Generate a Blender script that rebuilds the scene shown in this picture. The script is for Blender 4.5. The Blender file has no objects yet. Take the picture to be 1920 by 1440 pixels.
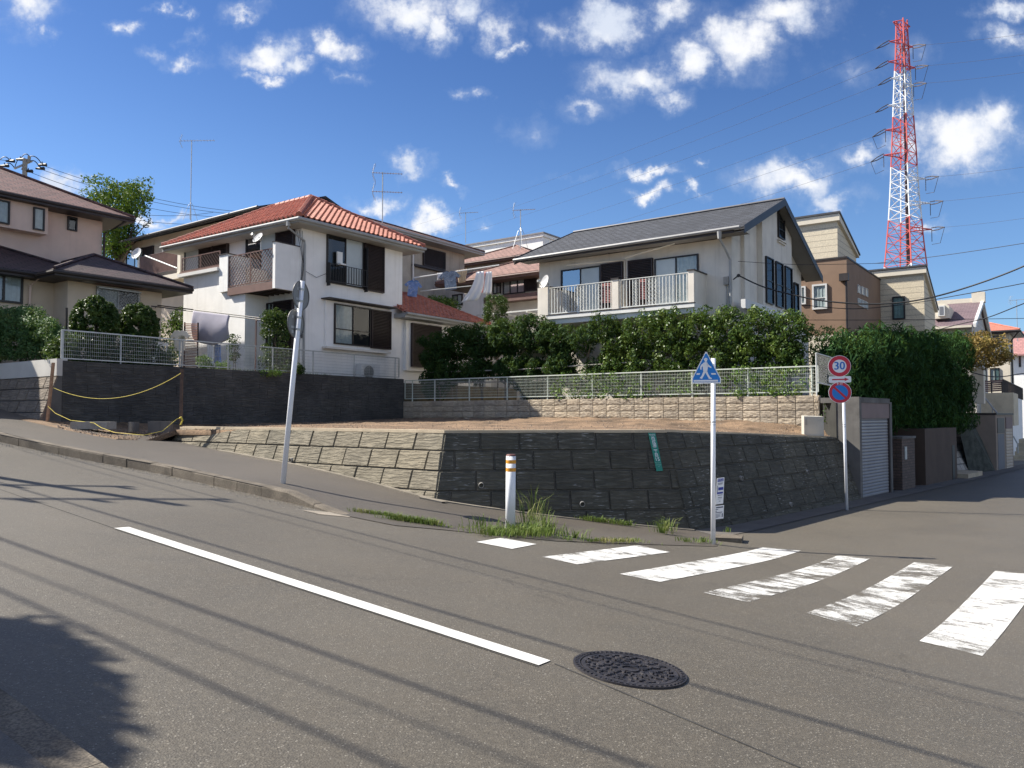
import bpy, bmesh, math, random
import numpy as np
from mathutils import Vector, Matrix
R = math.radians
SC = bpy.context.scene
COL = SC.collection
random.seed(7)

# ---------------------------------------------------------------- camera, world, sun
F = 1480.0                                  # focal length in pixels of the 1920 px wide photograph
TILT = math.atan(60 / F)                    # the camera looks slightly up; eye level is z = 0
cam_d = bpy.data.cameras.new('camera'); cam = bpy.data.objects.new('camera', cam_d); COL.objects.link(cam)
cam_d.sensor_width = 36; cam_d.lens = 36 * F / 1920; cam_d.clip_end = 5000; cam_d.clip_start = .05
cam.location = (0, 0, 0); cam.rotation_euler = (R(90) + TILT, 0, 0)
SC.camera = cam
SUN_EL, SUN_AZ = R(44), math.atan2(.265, -1.0)     # direction TO the sun in the ground plane: (-1, .25)
sv = Vector((math.cos(SUN_AZ) * math.cos(SUN_EL), math.sin(SUN_AZ) * math.cos(SUN_EL), math.sin(SUN_EL)))
sun_d = bpy.data.lights.new('sun', 'SUN'); sun = bpy.data.objects.new('sun', sun_d); COL.objects.link(sun)
sun_d.energy = 5.0; sun_d.angle = R(.53); sun_d.color = (1, .94, .84)
sun.rotation_euler = sv.to_track_quat('Z', 'Y').to_euler(); sun.location = (-30, 0, 40)
SC.view_settings.view_transform = 'Standard'; SC.view_settings.look = 'None'
SC.view_settings.exposure = 1.07; SC.view_settings.gamma = 1
SC.cycles.max_bounces = 6; SC.cycles.transparent_max_bounces = 12
try: SC.cycles.use_denoising = True
except Exception: pass

W = bpy.data.worlds.new('World'); SC.world = W; W.use_nodes = True

class NT:
    def __init__(s, nt): s.t = nt; s.t.nodes.clear()
    def n(s, kind, **kw):
        nd = s.t.nodes.new(kind)
        for k, v in kw.items():
            if k.startswith('i_'):
                nd.inputs[k[2:].replace('_', ' ')].default_value = v
            else: setattr(nd, k, v)
        return nd
    def l(s, a, b): s.t.links.new(a, b)
    def math(s, op, a, b=None, c=None, clamp=False):
        nd = s.t.nodes.new('ShaderNodeMath'); nd.operation = op; nd.use_clamp = clamp
        for i, x in enumerate((a, b, c)):
            if x is None: continue
            if isinstance(x, (int, float)): nd.inputs[i].default_value = x
            else: s.l(x, nd.inputs[i])
        return nd.outputs[0]
    def vmath(s, op, a, b=None):
        nd = s.t.nodes.new('ShaderNodeVectorMath'); nd.operation = op
        for i, x in enumerate((a, b)):
            if x is None: continue
            if isinstance(x, (tuple, list)): nd.inputs[i].default_value = x
            else: s.l(x, nd.inputs[i])
        return nd.outputs['Value'] if op in ('LENGTH', 'DOT_PRODUCT', 'DISTANCE') else nd.outputs[0]
    def noise(s, vec, scale, detail=4, rough=.55, dim='3D'):
        nd = s.t.nodes.new('ShaderNodeTexNoise'); nd.noise_dimensions = dim
        nd.inputs['Scale'].default_value = scale; nd.inputs['Detail'].default_value = detail; nd.inputs['Roughness'].default_value = rough
        if vec is not None: s.l(vec, nd.inputs['Vector'])
        return nd
    def mix(s, f, a, b, blend='MIX'):
        nd = s.t.nodes.new('ShaderNodeMix'); nd.data_type = 'RGBA'; nd.blend_type = blend
        for x, i in ((f, 0), (a, 6), (b, 7)):
            if isinstance(x, (int, float)): nd.inputs[i].default_value = x
            elif isinstance(x, (tuple, list)): nd.inputs[i].default_value = (x[0], x[1], x[2], 1)
            else: s.l(x, nd.inputs[i])
        return nd.outputs[2]
    def ramp(s, f, lo, hi, a=0, b=1):
        nd = s.t.nodes.new('ShaderNodeMapRange'); nd.clamp = True; nd.interpolation_type = 'SMOOTHSTEP'
        s.l(f, nd.inputs[0]); nd.inputs[1].default_value = lo; nd.inputs[2].default_value = hi
        nd.inputs[3].default_value = a; nd.inputs[4].default_value = b
        return nd.outputs[0]

def ray(px, py):
    u = (px - 960) / F; v = (py - 720) / F
    x, y, z = u, math.cos(TILT) + v * math.sin(TILT), math.sin(TILT) - v * math.cos(TILT)
    return x / y, z / y                       # per metre of depth Y
def at(px, py, Y):
    a, b = ray(px, py); return Vector((a * Y, Y, b * Y))

# sky: Nishita + clouds described as soft blobs of directions (x/y, z/y)
CL = [  # px, py, rx, ry, weight (in photograph pixels)
 (45,10,75,52,1.0),(75,52,30,22,.7),(232,57,34,20,.85),(345,107,58,20,.8),(470,18,52,18,.75),(505,98,80,38,1.1),(560,118,50,26,.9),(505,138,50,18,.95),(615,87,58,32,1.0),
 (335,22,26,10,.6),(290,14,30,9,.55),(365,62,20,16,.5),(760,20,110,48,1.15),(820,50,45,38,1.0),(885,18,70,40,.95),(940,55,40,38,.8),(965,90,20,20,.7),
 (1035,60,45,30,.65),(1140,45,100,55,1.25),(1250,25,75,38,1.0),(1180,150,110,50,1.2),(1085,200,65,22,.7),(1250,185,55,26,.8),(1310,120,70,45,1.15),(1400,75,95,75,1.3),(1490,20,120,55,1.2),(1300,95,50,35,.9),
 (1880,15,60,26,1.0),(1890,70,65,34,1.0),(1800,260,130,75,1.35),(1850,240,70,55,1.1),(1620,300,62,28,.9),(1700,275,60,35,.8),(1475,340,110,40,1.15),(1560,368,70,24,1.0),(1500,310,60,14,.6),
 (1200,322,55,18,1.0),(1205,367,45,17,1.0),(1284,356,28,17,1.0),(1328,308,26,10,.7),(1750,422,50,18,.9),(757,314,50,26,1.0),(850,347,34,12,.9),(705,384,48,28,1.1),(792,414,56,32,1.15),(668,392,40,16,.7),(915,405,25,14,.65),
 (120,358,75,30,1.2),(340,405,55,14,.95),(285,420,50,18,1.0),(1250,330,20,6,.3),(1690,425,30,14,.6),(1700,100,55,28,.5),(1060,330,40,8,.3),(880,172,26,12,.5),(640,140,26,16,.5),(985,240,40,20,.35),(1600,130,50,20,.3)]
w = NT(W.node_tree)
tc = w.n('ShaderNodeTexCoord'); sep = w.n('ShaderNodeSeparateXYZ'); w.l(tc.outputs['Generated'], sep.inputs[0])
yy = w.math('MAXIMUM', sep.outputs[1], .05)
comb = w.n('ShaderNodeCombineXYZ'); w.l(w.math('DIVIDE', sep.outputs[0], yy), comb.inputs[0]); w.l(w.math('DIVIDE', sep.outputs[2], yy), comb.inputs[1])
p0 = comb.outputs[0]
nz = w.noise(p0, 9, 6, .62, '2D')
off = w.vmath('MULTIPLY', w.vmath('SUBTRACT', nz.outputs['Color'], (.5, .5, .5)), (.11, .075, 0))
nz2 = w.noise(p0, 34, 6, .62, '2D')
off2 = w.vmath('MULTIPLY', w.vmath('SUBTRACT', nz2.outputs['Color'], (.5, .5, .5)), (.035, .026, 0))
p = w.vmath('ADD', w.vmath('ADD', p0, off), off2)
dens = None
for (cx, cy, rx, ry, wt) in CL:
    a, b = ray(cx, cy)
    d = w.vmath('LENGTH', w.vmath('MULTIPLY', w.vmath('SUBTRACT', p, (a, b, 0)), (F / rx / 1.08, F / ry / 1.08, 0)))
    m = w.math('MULTIPLY_ADD', d, -wt, wt)
    dens = m if dens is None else w.math('MAXIMUM', dens, m)
fb = w.noise(p0, 22, 7, .6, '2D')
dens = w.math('ADD', dens, w.math('MULTIPLY_ADD', fb.outputs[0], .85, -.40))
cov = w.math('MAXIMUM', w.ramp(dens, .08, 1.05), w.math('MULTIPLY', w.ramp(dens, -.18, .5), .16))
front = w.math('MULTIPLY', w.ramp(sep.outputs[1], .1, .3), w.ramp(sep.outputs[2], .50, .62, 1, 0))
# unseen clouds elsewhere on the dome, added and brightened for fill light: fractal patches
gen = w.noise(tc.outputs['Generated'], 3.2, 6, .6); fill_clouds = w.ramp(gen.outputs[0], .49, .66)
cov = w.math('ADD', w.math('MULTIPLY', cov, front), w.math('MULTIPLY', fill_clouds, w.math('SUBTRACT', 1.0, front)), clamp=True)
cov = w.math('MULTIPLY', cov, w.ramp(sep.outputs[2], -.02, .03))
sky = w.n('ShaderNodeTexSky', sky_type='NISHITA'); sky.sun_disc = False; sky.sun_elevation = SUN_EL
sky.sun_rotation = math.atan2(sv.x, sv.y); sky.altitude = 50; sky.air_density = 1.0; sky.dust_density = .3; sky.ozone_density = 2.2
shade = w.ramp(dens, .10, .95, .1, 1)
grey = w.noise(p0, 13, 5, .6, '2D')
shade = w.math('MULTIPLY', shade, w.ramp(grey.outputs[0], .30, .58, .35, 1))
ccol = w.mix(front, (11.6, 11.8, 12.2), w.mix(shade, (4.7, 5.5, 7.0), (7.9, 8.0, 8.3)))
skyb = w.mix(1.0, sky.outputs[0], w.mix(w.ramp(sep.outputs[2], .20, .46), (.70, .90, 1.16), (.48, .68, 1.0)), 'MULTIPLY')
skyc = w.mix(cov, skyb, ccol)
bg = w.n('ShaderNodeBackground'); w.l(skyc, bg.inputs[0]); bg.inputs[1].default_value = .06
ow = w.n('ShaderNodeOutputWorld'); w.l(bg.outputs[0], ow.inputs[0])

# ---------------------------------------------------------------- materials
MATS = {}
def M(name, col, rough=.8, var=.12, vs=2.0, stain=0, ss=.6, scol=None, bump=0, bs=60, metal=0, spec=.4, fine=0, fs=150, streak=0):
    if name in MATS: return MATS[name]
    m = bpy.data.materials.new(name); m.use_nodes = True; t = NT(m.node_tree); MATS[name] = m
    tc = t.n('ShaderNodeTexCoord'); ob = tc.outputs['Object']
    c = t.mix(t.ramp(t.noise(ob, vs, 5).outputs[0], .3, .7), [x * (1 - var) for x in col], [min(1, x * (1 + var)) for x in col])
    if fine:
        c = t.mix(fine, c, t.mix(t.ramp(t.noise(ob, fs, 2).outputs[0], .35, .65), (.25, .25, .25), (1.6, 1.6, 1.55)), 'MULTIPLY')
    if stain:
        sc_ = scol or [x * .35 for x in col]
        c = t.mix(t.math('MULTIPLY', t.ramp(t.noise(ob, ss, 7, .65).outputs[0], .48, .75), stain), c, sc_)
    if streak:
        mp = t.n('ShaderNodeMapping'); t.l(ob, mp.inputs[0]); mp.inputs['Scale'].default_value = (5, 5, .25)
        c = t.mix(t.math('MULTIPLY', t.ramp(t.noise(mp.outputs[0], 1.2, 5).outputs[0], .5, .8), streak), c, scol or [x * .45 for x in col])
    b = t.n('ShaderNodeBsdfPrincipled'); t.l(c, b.inputs['Base Color']); b.inputs['Roughness'].default_value = rough
    b.inputs['Metallic'].default_value = metal; b.inputs['Specular IOR Level'].default_value = spec
    if bump:
        bp = t.n('ShaderNodeBump'); bp.inputs['Strength'].default_value = bump; bp.inputs['Distance'].default_value = .01
        t.l(t.noise(ob, bs, 4).outputs[0], bp.inputs['Height']); t.l(bp.outputs[0], b.inputs['Normal'])
    o = t.n('ShaderNodeOutputMaterial'); t.l(b.outputs[0], o.inputs[0])
    return m

def mat_asphalt(name, col, agg=1.0, warm=1.0):
    m = bpy.data.materials.new(name); m.use_nodes = True; t = NT(m.node_tree)
    tc = t.n('ShaderNodeTexCoord'); ob = tc.outputs['Object']
    big = t.ramp(t.noise(ob, .35, 6, .6).outputs[0], .3, .7)
    c = t.mix(big, [x * .80 for x in col], [x * 1.18 for x in col])
    pt = t.ramp(t.noise(t.vmath('MULTIPLY', ob, (.5, 1.1, 1)), .9, 8, .7).outputs[0], .52, .72)
    c = t.mix(t.math('MULTIPLY', pt, .3), c, [x * .55 for x in col])
    mid = t.ramp(t.noise(ob, 2.5, 6, .7).outputs[0], .42, .62)
    c = t.mix(t.math('MULTIPLY', mid, .22), c, [col[0] * 1.25 * warm, col[1] * 1.15, col[2] * 1.0])
    # aggregate: pale and dark chips
    vo = t.n('ShaderNodeTexVoronoi'); t.l(ob, vo.inputs['Vector']); vo.inputs['Scale'].default_value = 95
    sp = t.n('ShaderNodeSeparateColor'); t.l(vo.outputs['Color'], sp.inputs[0])
    c = t.mix(t.math('MULTIPLY', t.ramp(sp.outputs[0], .0, 1.0), .55 * agg), c, t.mix(sp.outputs[0], [x * .45 for x in col], [x * 1.55 for x in col]))
    chip = t.math('MULTIPLY', t.math('GREATER_THAN', sp.outputs[1], .91), t.ramp(vo.outputs['Distance'], .25, .5, 1, 0))
    c = t.mix(t.math('MULTIPLY', chip, .36 * agg), c, (.42, .39, .33))
    v2 = t.noise(ob, 260, 3, .7)
    c = t.mix(.55, c, t.mix(t.ramp(v2.outputs[0], .35, .65), (.30, .30, .30), (1.62, 1.62, 1.62)), 'MULTIPLY')
    # hairline cracks
    cr = t.n('ShaderNodeTexVoronoi', feature='DISTANCE_TO_EDGE'); cr.inputs['Scale'].default_value = .33
    t.l(t.vmath('ADD', ob, t.vmath('MULTIPLY', t.noise(ob, 2.2, 6, .65).outputs['Color'], (.9, .9, 0))), cr.inputs['Vector'])
    crm = t.math('MULTIPLY', t.ramp(cr.outputs['Distance'], .0, .006, 1, 0), t.ramp(t.noise(ob, .5, 2).outputs[0], .5, .62))
    c = t.mix(t.math('MULTIPLY', crm, .45), c, [x * .4 for x in col])
    b = t.n('ShaderNodeBsdfPrincipled'); t.l(c, b.inputs['Base Color']); b.inputs['Roughness'].default_value = .58; b.inputs['Specular IOR Level'].default_value = .5
    bp = t.n('ShaderNodeBump'); bp.inputs['Strength'].default_value = .5; bp.inputs['Distance'].default_value = .005
    t.l(t.math('ADD', vo.outputs['Distance'], v2.outputs[0]), bp.inputs['Height']); t.l(bp.outputs[0], b.inputs['Normal'])
    o = t.n('ShaderNodeOutputMaterial'); t.l(b.outputs[0], o.inputs[0]); return m

def mat_paint(name, wear):
    """thermoplastic road paint; where it is worn off the asphalt sheet below shows"""
    m = bpy.data.materials.new(name); m.use_nodes = True; t = NT(m.node_tree)
    tc = t.n('ShaderNodeTexCoord'); ob = tc.outputs['Object']; uv = tc.outputs['UV']
    mp = t.n('ShaderNodeMapping'); t.l(uv, mp.inputs[0]); mp.inputs['Scale'].default_value = (1.6, 9, 1)
    a = t.noise(mp.outputs[0], 1.6, 10, .8); b_ = t.noise(ob, 120, 3, .7); c_ = t.noise(ob, 1.4, 3, .5)
    h = t.math('ADD', t.math('ADD', t.math('MULTIPLY', a.outputs[0], .62), t.math('MULTIPLY', b_.outputs[0], .26)), t.math('MULTIPLY', c_.outputs[0], .35))
    k = t.ramp(h, wear - .03, wear + .07)
    col = t.mix(t.ramp(t.noise(ob, 6, 5).outputs[0], .3, .7), (.48, .475, .45), (.64, .63, .60))
    pb = t.n('ShaderNodeBsdfPrincipled'); t.l(col, pb.inputs['Base Color']); pb.inputs['Roughness'].default_value = .7
    bp = t.n('ShaderNodeBump'); bp.inputs['Strength'].default_value = .4; bp.inputs['Distance'].default_value = .004; t.l(b_.outputs[0], bp.inputs['Height']); t.l(bp.outputs[0], pb.inputs['Normal'])
    tr = t.n('ShaderNodeBsdfTransparent'); mx = t.n('ShaderNodeMixShader')
    t.l(k, mx.inputs[0]); t.l(tr.outputs[0], mx.inputs[1]); t.l(pb.outputs[0], mx.inputs[2])
    o = t.n('ShaderNodeOutputMaterial'); t.l(mx.outputs[0], o.inputs[0]); return m

def mat_brickuv(name, col, mortar, bw, bh, var=.2, ms=.012, rough=.8, bump=.5, offset=.5, stain=.4, scol=None, ridges=False):
    m = bpy.data.materials.new(name); m.use_nodes = True; t = NT(m.node_tree); MATS[name] = m
    tc = t.n('ShaderNodeTexCoord'); ob = tc.outputs['Object']
    br = t.n('ShaderNodeTexBrick'); t.l(tc.outputs['UV'], br.inputs['Vector']); br.offset = offset
    for k, v in (('Scale', 1), ('Mortar Size', ms), ('Mortar Smooth', .2), ('Bias', 0), ('Brick Width', bw), ('Row Height', bh)): br.inputs[k].default_value = v
    br.inputs['Color1'].default_value = [x * (1 - var) for x in col] + [1]; br.inputs['Color2'].default_value = [x * (1 + var) for x in col] + [1]; br.inputs['Mortar'].default_value = list(mortar) + [1]
    c = br.outputs['Color']
    c = t.mix(.5, c, t.mix(t.ramp(t.noise(ob, 25, 4, .7).outputs[0], .3, .7), (.65, .65, .65), (1.35, 1.35, 1.35)), 'MULTIPLY')
    if stain: c = t.mix(t.math('MULTIPLY', t.ramp(t.noise(ob, .7, 7, .65).outputs[0], .45, .75), stain), c, scol or [x * .4 for x in col])
    b = t.n('ShaderNodeBsdfPrincipled'); t.l(c, b.inputs['Base Color']); b.inputs['Roughness'].default_value = rough
    bp = t.n('ShaderNodeBump'); bp.inputs['Strength'].default_value = bump; bp.inputs['Distance'].default_value = .02
    hgt = t.math('ADD', t.math('MULTIPLY', br.outputs['Fac'], -1.0), t.math('MULTIPLY', t.noise(ob, 20, 4).outputs[0], .5))
    t.l(hgt, bp.inputs['Height']); t.l(bp.outputs[0], b.inputs['Normal'])
    o = t.n('ShaderNodeOutputMaterial'); t.l(b.outputs[0], o.inputs[0]); return m

def mat_stone(name, col, scol, stain=.5, pale=0):
    """split-face concrete block with horizontal ridges"""
    m = bpy.data.materials.new(name); m.use_nodes = True; t = NT(m.node_tree); MATS[name] = m
    tc = t.n('ShaderNodeTexCoord'); ob = tc.outputs['Object']; geo = t.n('ShaderNodeNewGeometry')
    c = t.mix(t.ramp(t.noise(ob, 1.2, 6, .65).outputs[0], .3, .7), [x * .8 for x in col], [x * 1.15 for x in col])
    c = t.mix(geo.outputs['Random Per Island'], c, t.mix(geo.outputs['Random Per Island'], (.8, .8, .8), (1.25, 1.22, 1.16)), 'MULTIPLY')
    c = t.mix(t.math('MULTIPLY', t.ramp(t.noise(ob, .55, 8, .7).outputs[0], .45, .7), stain), c, scol)
    mp = t.n('ShaderNodeMapping'); t.l(tc.outputs['UV'], mp.inputs[0]); mp.inputs['Scale'].default_value = (3.2, 24, 1)
    rd = t.noise(mp.outputs[0], 1.0, 5, .6); rr = t.ramp(rd.outputs[0], .38, .6)
    c = t.mix(.35, c, t.mix(rr, (.55, .55, .55), (1.25, 1.25, 1.25)), 'MULTIPLY')
    if pale:  # pale streaks painted in as glints of grazing sun on the ridges
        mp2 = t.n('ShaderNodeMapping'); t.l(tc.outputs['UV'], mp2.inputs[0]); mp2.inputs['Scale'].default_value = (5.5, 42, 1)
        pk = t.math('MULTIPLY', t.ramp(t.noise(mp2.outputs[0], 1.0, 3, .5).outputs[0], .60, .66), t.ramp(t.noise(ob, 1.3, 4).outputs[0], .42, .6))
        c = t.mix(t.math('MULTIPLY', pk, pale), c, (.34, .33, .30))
    b = t.n('ShaderNodeBsdfPrincipled'); t.l(c, b.inputs['Base Color']); b.inputs['Roughness'].default_value = .85; b.inputs['Specular IOR Level'].default_value = .25
    bp = t.n('ShaderNodeBump'); bp.inputs['Strength'].default_value = .9; bp.inputs['Distance'].default_value = .016
    t.l(t.math('ADD', rr, t.math('MULTIPLY', t.noise(ob, 60, 3).outputs[0], .5)), bp.inputs['Height']); t.l(bp.outputs[0], b.inputs['Normal'])
    o = t.n('ShaderNodeOutputMaterial'); t.l(b.outputs[0], o.inputs[0]); return m

def mat_leaf(name, c1, c2, c3=None, gloss=.45, trans=.22):
    m = bpy.data.materials.new(name); m.use_nodes = True; t = NT(m.node_tree); MATS[name] = m
    tc = t.n('ShaderNodeTexCoord'); ob = tc.outputs['Object']; geo = t.n('ShaderNodeNewGeometry'); rnd = geo.outputs['Random Per Island']
    c = t.mix(rnd, c1, c2)
    if c3: c = t.mix(t.ramp(t.noise(ob, 2.2, 4).outputs[0], .5, .68), c, c3)
    b = t.n('ShaderNodeBsdfPrincipled'); t.l(c, b.inputs['Base Color']); b.inputs['Roughness'].default_value = gloss + .12; b.inputs['Specular IOR Level'].default_value = .22
    tr = t.n('ShaderNodeBsdfTranslucent'); t.l(t.mix(.5, c, (.16, .22, .03)), tr.inputs[0])
    mx = t.n('ShaderNodeMixShader'); mx.inputs[0].default_value = trans; t.l(b.outputs[0], mx.inputs[1]); t.l(tr.outputs[0], mx.inputs[2])
    o = t.n('ShaderNodeOutputMaterial'); t.l(mx.outputs[0], o.inputs[0]); return m

def mat_glass(name, tint=(.75, .8, .82), see=.55):
    m = bpy.data.materials.new(name); m.use_nodes = True; t = NT(m.node_tree); MATS[name] = m
    gl = t.n('ShaderNodeBsdfGlossy'); gl.inputs['Roughness'].default_value = .03; gl.inputs[0].default_value = (.9, .95, 1, 1)
    tr = t.n('ShaderNodeBsdfTransparent'); tr.inputs[0].default_value = (*tint, 1)
    fr = t.n('ShaderNodeFresnel'); fr.inputs[0].default_value = 1.9
    mx = t.n('ShaderNodeMixShader'); t.l(t.math('MULTIPLY_ADD', fr.outputs[0], .34, .02, clamp=True), mx.inputs[0]); t.l(tr.outputs[0], mx.inputs[1]); t.l(gl.outputs[0], mx.inputs[2])
    o = t.n('ShaderNodeOutputMaterial'); t.l(mx.outputs[0], o.inputs[0]); return m

asphalt = mat_asphalt('asphalt', (.089, .078, .060), 1.25)
asphalt_walk = mat_asphalt('asphalt_walk', (.080, .069, .056), .7)
paint_fresh = mat_paint('road_paint', .45); paint_worn = mat_paint('road_paint_worn', .585); paint_mid = mat_paint('road_paint_half_worn', .545)
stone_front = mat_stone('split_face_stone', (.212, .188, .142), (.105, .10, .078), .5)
stone_shade = mat_stone('weathered_dark_stone_sun_glints', (.098, .092, .073), (.042, .044, .034), .7, .8)
stone_left = mat_stone('split_face_stone_brown', (.22, .185, .15), (.10, .085, .07), .5)
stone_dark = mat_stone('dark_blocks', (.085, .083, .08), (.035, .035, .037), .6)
stone_tan = mat_stone('tan_rough_blocks', (.41, .35, .27), (.24, .20, .155), .35)
concrete = M('concrete', (.30, .285, .26), .85, .15, 3, stain=.6, ss=1.2, bump=.4, fine=.25)
concrete_pale = M('pale_concrete', (.46, .38, .27), .85, .12, 3, stain=.3, bump=.4, fine=.2)
concrete_grey = M('grey_concrete', (.135, .127, .118), .85, .2, 1.5, stain=.7, ss=.9, streak=.6, bump=.3)
kerb_m = M('kerb_concrete', (.125, .105, .082), .9, .25, 3, stain=.6, ss=2.0, bump=.5, fine=.5, fs=90)
soil = M('soil', (.175, .115, .070), .95, .5, 1.3, stain=.8, ss=2.6, scol=(.075, .048, .034), bump=1.0, bs=16, fine=.6, fs=45)
plaster_white = M('white_stucco', (.84, .83, .80), .85, .04, 2, stain=.14, ss=.8, scol=(.5, .48, .44), bump=.55, bs=70, streak=.3)
stucco_beige = M('beige_stucco', (.70, .65, .57), .88, .05, 2, stain=.2, ss=.9, scol=(.38, .34, .3), bump=.4, bs=70, streak=.35)
stucco_pink = M('pinkish_stucco', (.66, .51, .425), .88, .04, 2, stain=.1, bump=.3, bs=70, streak=.12)
stucco_stain = M('stained_stucco', (.42, .375, .31), .9, .1, 2, stain=.4, ss=1.1, scol=(.24, .2, .17), streak=.7, bump=.3)
stucco_cream = M('cream_stucco', (.66, .60, .49), .85, .04, 2, stain=.08, bump=.2)
brown_wall = M('brown_render', (.235, .155, .105), .85, .06, 1.5, stain=.1, bump=.25)
trim_grey = M('grey_eave', (.34, .345, .34), .6, .06, 2)
trim_white = M('white_trim', (.68, .67, .64), .6, .05, 2, stain=.1)
soffit_m = M('soffit', (.42, .41, .38), .8, .05, 2)
dark_trim = M('dark_brown_trim', (.035, .028, .027), .5, .15, 3)
shutter_m = M('dark_brown_louvre', (.040, .028, .028), .45, .15, 3)
frame_dark = M('dark_frame', (.02, .017, .017), .4, .1, 3)
frame_white = M('white_frame', (.62, .62, .60), .45, .05, 3)
alu = M('galvanised_steel', (.42, .43, .43), .45, .12, 6, metal=.6)
alu_white = M('white_painted_steel', (.62, .63, .60), .5, .08, 5, stain=.12, ss=3)
pole_white = M('white_pole_paint', (.78, .79, .82), .38, .03, 3, stain=.12, ss=4, spec=.5)
fence_green = M('pale_green_white_steel', (.56, .60, .53), .5, .08, 5)
rail_brown = M('brown_railing', (.15, .085, .07), .5, .15, 4)
fascia_brown = M('brown_fascia', (.16, .095, .08), .6, .1, 4)
curtain_m = M('curtain_cloth', (.50, .53, .51), .9, .08, 8)
curtain_green = M('green_curtain', (.22, .33, .31), .9, .1, 8)
room_dark = M('dark_room', (.018, .018, .02), .9, .1, 2)
frost = M('frosted_glass', (.42, .47, .48), .25, .04, 2, spec=.6)
glass = mat_glass('window_glass')
black_m = M('black_plastic', (.012, .012, .014), .5, .1)
wire_m = M('black_cable', (.02, .02, .022), .6, .1)
iron = M('cast_iron', (.058, .054, .058), .42, .25, 12, stain=.4, ss=18, scol=(.09, .08, .08), bump=.3, bs=200, metal=.55)
roof_red = M('terracotta_tiles', (.42, .155, .105), .62, .22, 4, stain=.45, ss=3.0, scol=(.28, .10, .075))
roof_ridge = M('terracotta_ridge', (.36, .12, .08), .65, .2, 5, stain=.3, ss=4)
roof_slate = mat_brickuv('grey_slates', (.040, .044, .053), (.012, .012, .015), .26, .17, .35, .022, .75, 1.0)
roof_brown = mat_brickuv('brown_slates', (.165, .085, .070), (.05, .026, .025), .34, .20, .22, .022, .7, .8)
roof_dbrown = mat_brickuv('dark_brown_slates', (.058, .032, .034), (.016, .010, .012), .34, .20, .25, .022, .7, .8)
roof_tanbrown = mat_brickuv('faded_brown_slates', (.24, .135, .11), (.09, .055, .045), .34, .20, .18, .02, .8, .6)
siding = mat_brickuv('cream_siding', (.62, .54, .40), (.36, .31, .24), 40, .26, .02, .012, .8, .8, stain=.05)
siding_grey = mat_brickuv('grey_siding', (.50, .48, .44), (.36, .34, .31), 40, .26, .02, .008, .8, .6, stain=.05)
brick_dark = mat_brickuv('dark_brick', (.11, .075, .058), (.05, .04, .035), .21, .075, .2, .008)
masonry = mat_brickuv('rubble_masonry', (.33, .30, .26), (.13, .12, .11), .42, .26, .25, .02, .9, 1.0)
stucco_low = M('beige_lower_stucco', (.66, .54, .41), .88, .04, 2, stain=.12, bump=.3, bs=70, streak=.12)
wood_red = M('reddish_slats', (.24, .12, .085), .7, .2, 6)
wood_stake = M('wooden_stake', (.38, .22, .13), .8, .2, 12, stain=.3, ss=9)
rope_m = M('yellow_rope', (.62, .50, .07), .7, .1, 20)
bark = M('bark', (.15, .115, .085), .9, .3, 9, bump=.8, bs=40)
sign_back = M('sign_back_grey', (.22, .22, .21), .5, .08, 4, metal=.2)
blue_s = M('sign_blue', (.012, .19, .56), .4, .03); red_s = M('sign_red', (.52, .02, .045), .4, .03)
white_s = M('sign_white', (.78, .78, .78), .4, .02); green_s = M('sign_green', (.01, .19, .135), .4, .05)
blue_t = M('sign_letter_blue', (.02, .15, .50), .4, .02); orange_s = M('orange_band', (.62, .27, .025), .45, .06)
tower_red = M('tower_red', (.55, .10, .09), .5, .05, .3); tower_white = M('tower_white', (.72, .74, .76), .5, .04, .3); tower_dark = M('tower_dark', (.10, .065, .065), .6, .1, .3)
cloth_white = M('white_cloth', (.74, .74, .76), .9, .03, 4); cloth_grey = M('grey_lilac_duvet', (.36, .34, .39), .95, .06, 4); cloth_tan = M('tan_cloth', (.55, .42, .28), .9, .08, 5)
cloth_pink = M('pink_cloth', (.55, .25, .24), .9, .08, 5); cloth_cream = M('cream_cloth', (.70, .63, .52), .9, .05, 5)
cloth_blue = M('blue_patterned_cloth', (.18, .29, .58), .9, .2, 7, stain=.8, ss=9, scol=(.68, .70, .74)); cloth_plaid = M('plaid_cloth', (.17, .22, .30), .9, .3, 12, stain=.7, ss=14, scol=(.6, .63, .68))
plastic_white = M('white_plastic', (.72, .72, .70), .4, .03); shutter_metal = M('metal_roller_shutter', (.28, .27, .28), .45, .08, 1, stain=.2, streak=.3, metal=.25)
shutter_tan = M('tan_roller_shutter', (.45, .36, .27), .5, .08); mauve_m = M('mauve_lintel', (.20, .145, .135), .7, .08)
leaf_hedge = mat_leaf('laurel_leaves', (.020, .048, .010), (.075, .135, .026), (.15, .21, .045), .30)
leaf_conif = mat_leaf('conifer_sprays', (.012, .036, .010), (.032, .078, .018), (.055, .105, .022), .6)
leaf_cyp = mat_leaf('cypress_sprays', (.010, .040, .012), (.03, .088, .022), (.05, .125, .026), .65)
leaf_ball = mat_leaf('clipped_shrub_leaves', (.014, .038, .010), (.048, .095, .020), (.09, .14, .03), .3)
leaf_left = mat_leaf('left_hedge_leaves', (.04, .10, .035), (.09, .17, .05), (.13, .16, .05), .5)
leaf_tree = mat_leaf('tree_leaves', (.05, .11, .012), (.12, .20, .025), (.17, .24, .03), .45)
leaf_autumn = mat_leaf('bronze_leaves', (.17, .10, .035), (.30, .21, .06), (.36, .29, .08), .5)
leaf_light = mat_leaf('light_green_leaves', (.07, .15, .025), (.15, .25, .05), (.22, .28, .07), .4)
leaf_red = mat_leaf('dull_red_leaves', (.12, .035, .02), (.06, .08, .02), None, .5)
grass_m = mat_leaf('grass_blades', (.07, .125, .022), (.17, .22, .055), (.26, .24, .10), .5)
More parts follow.
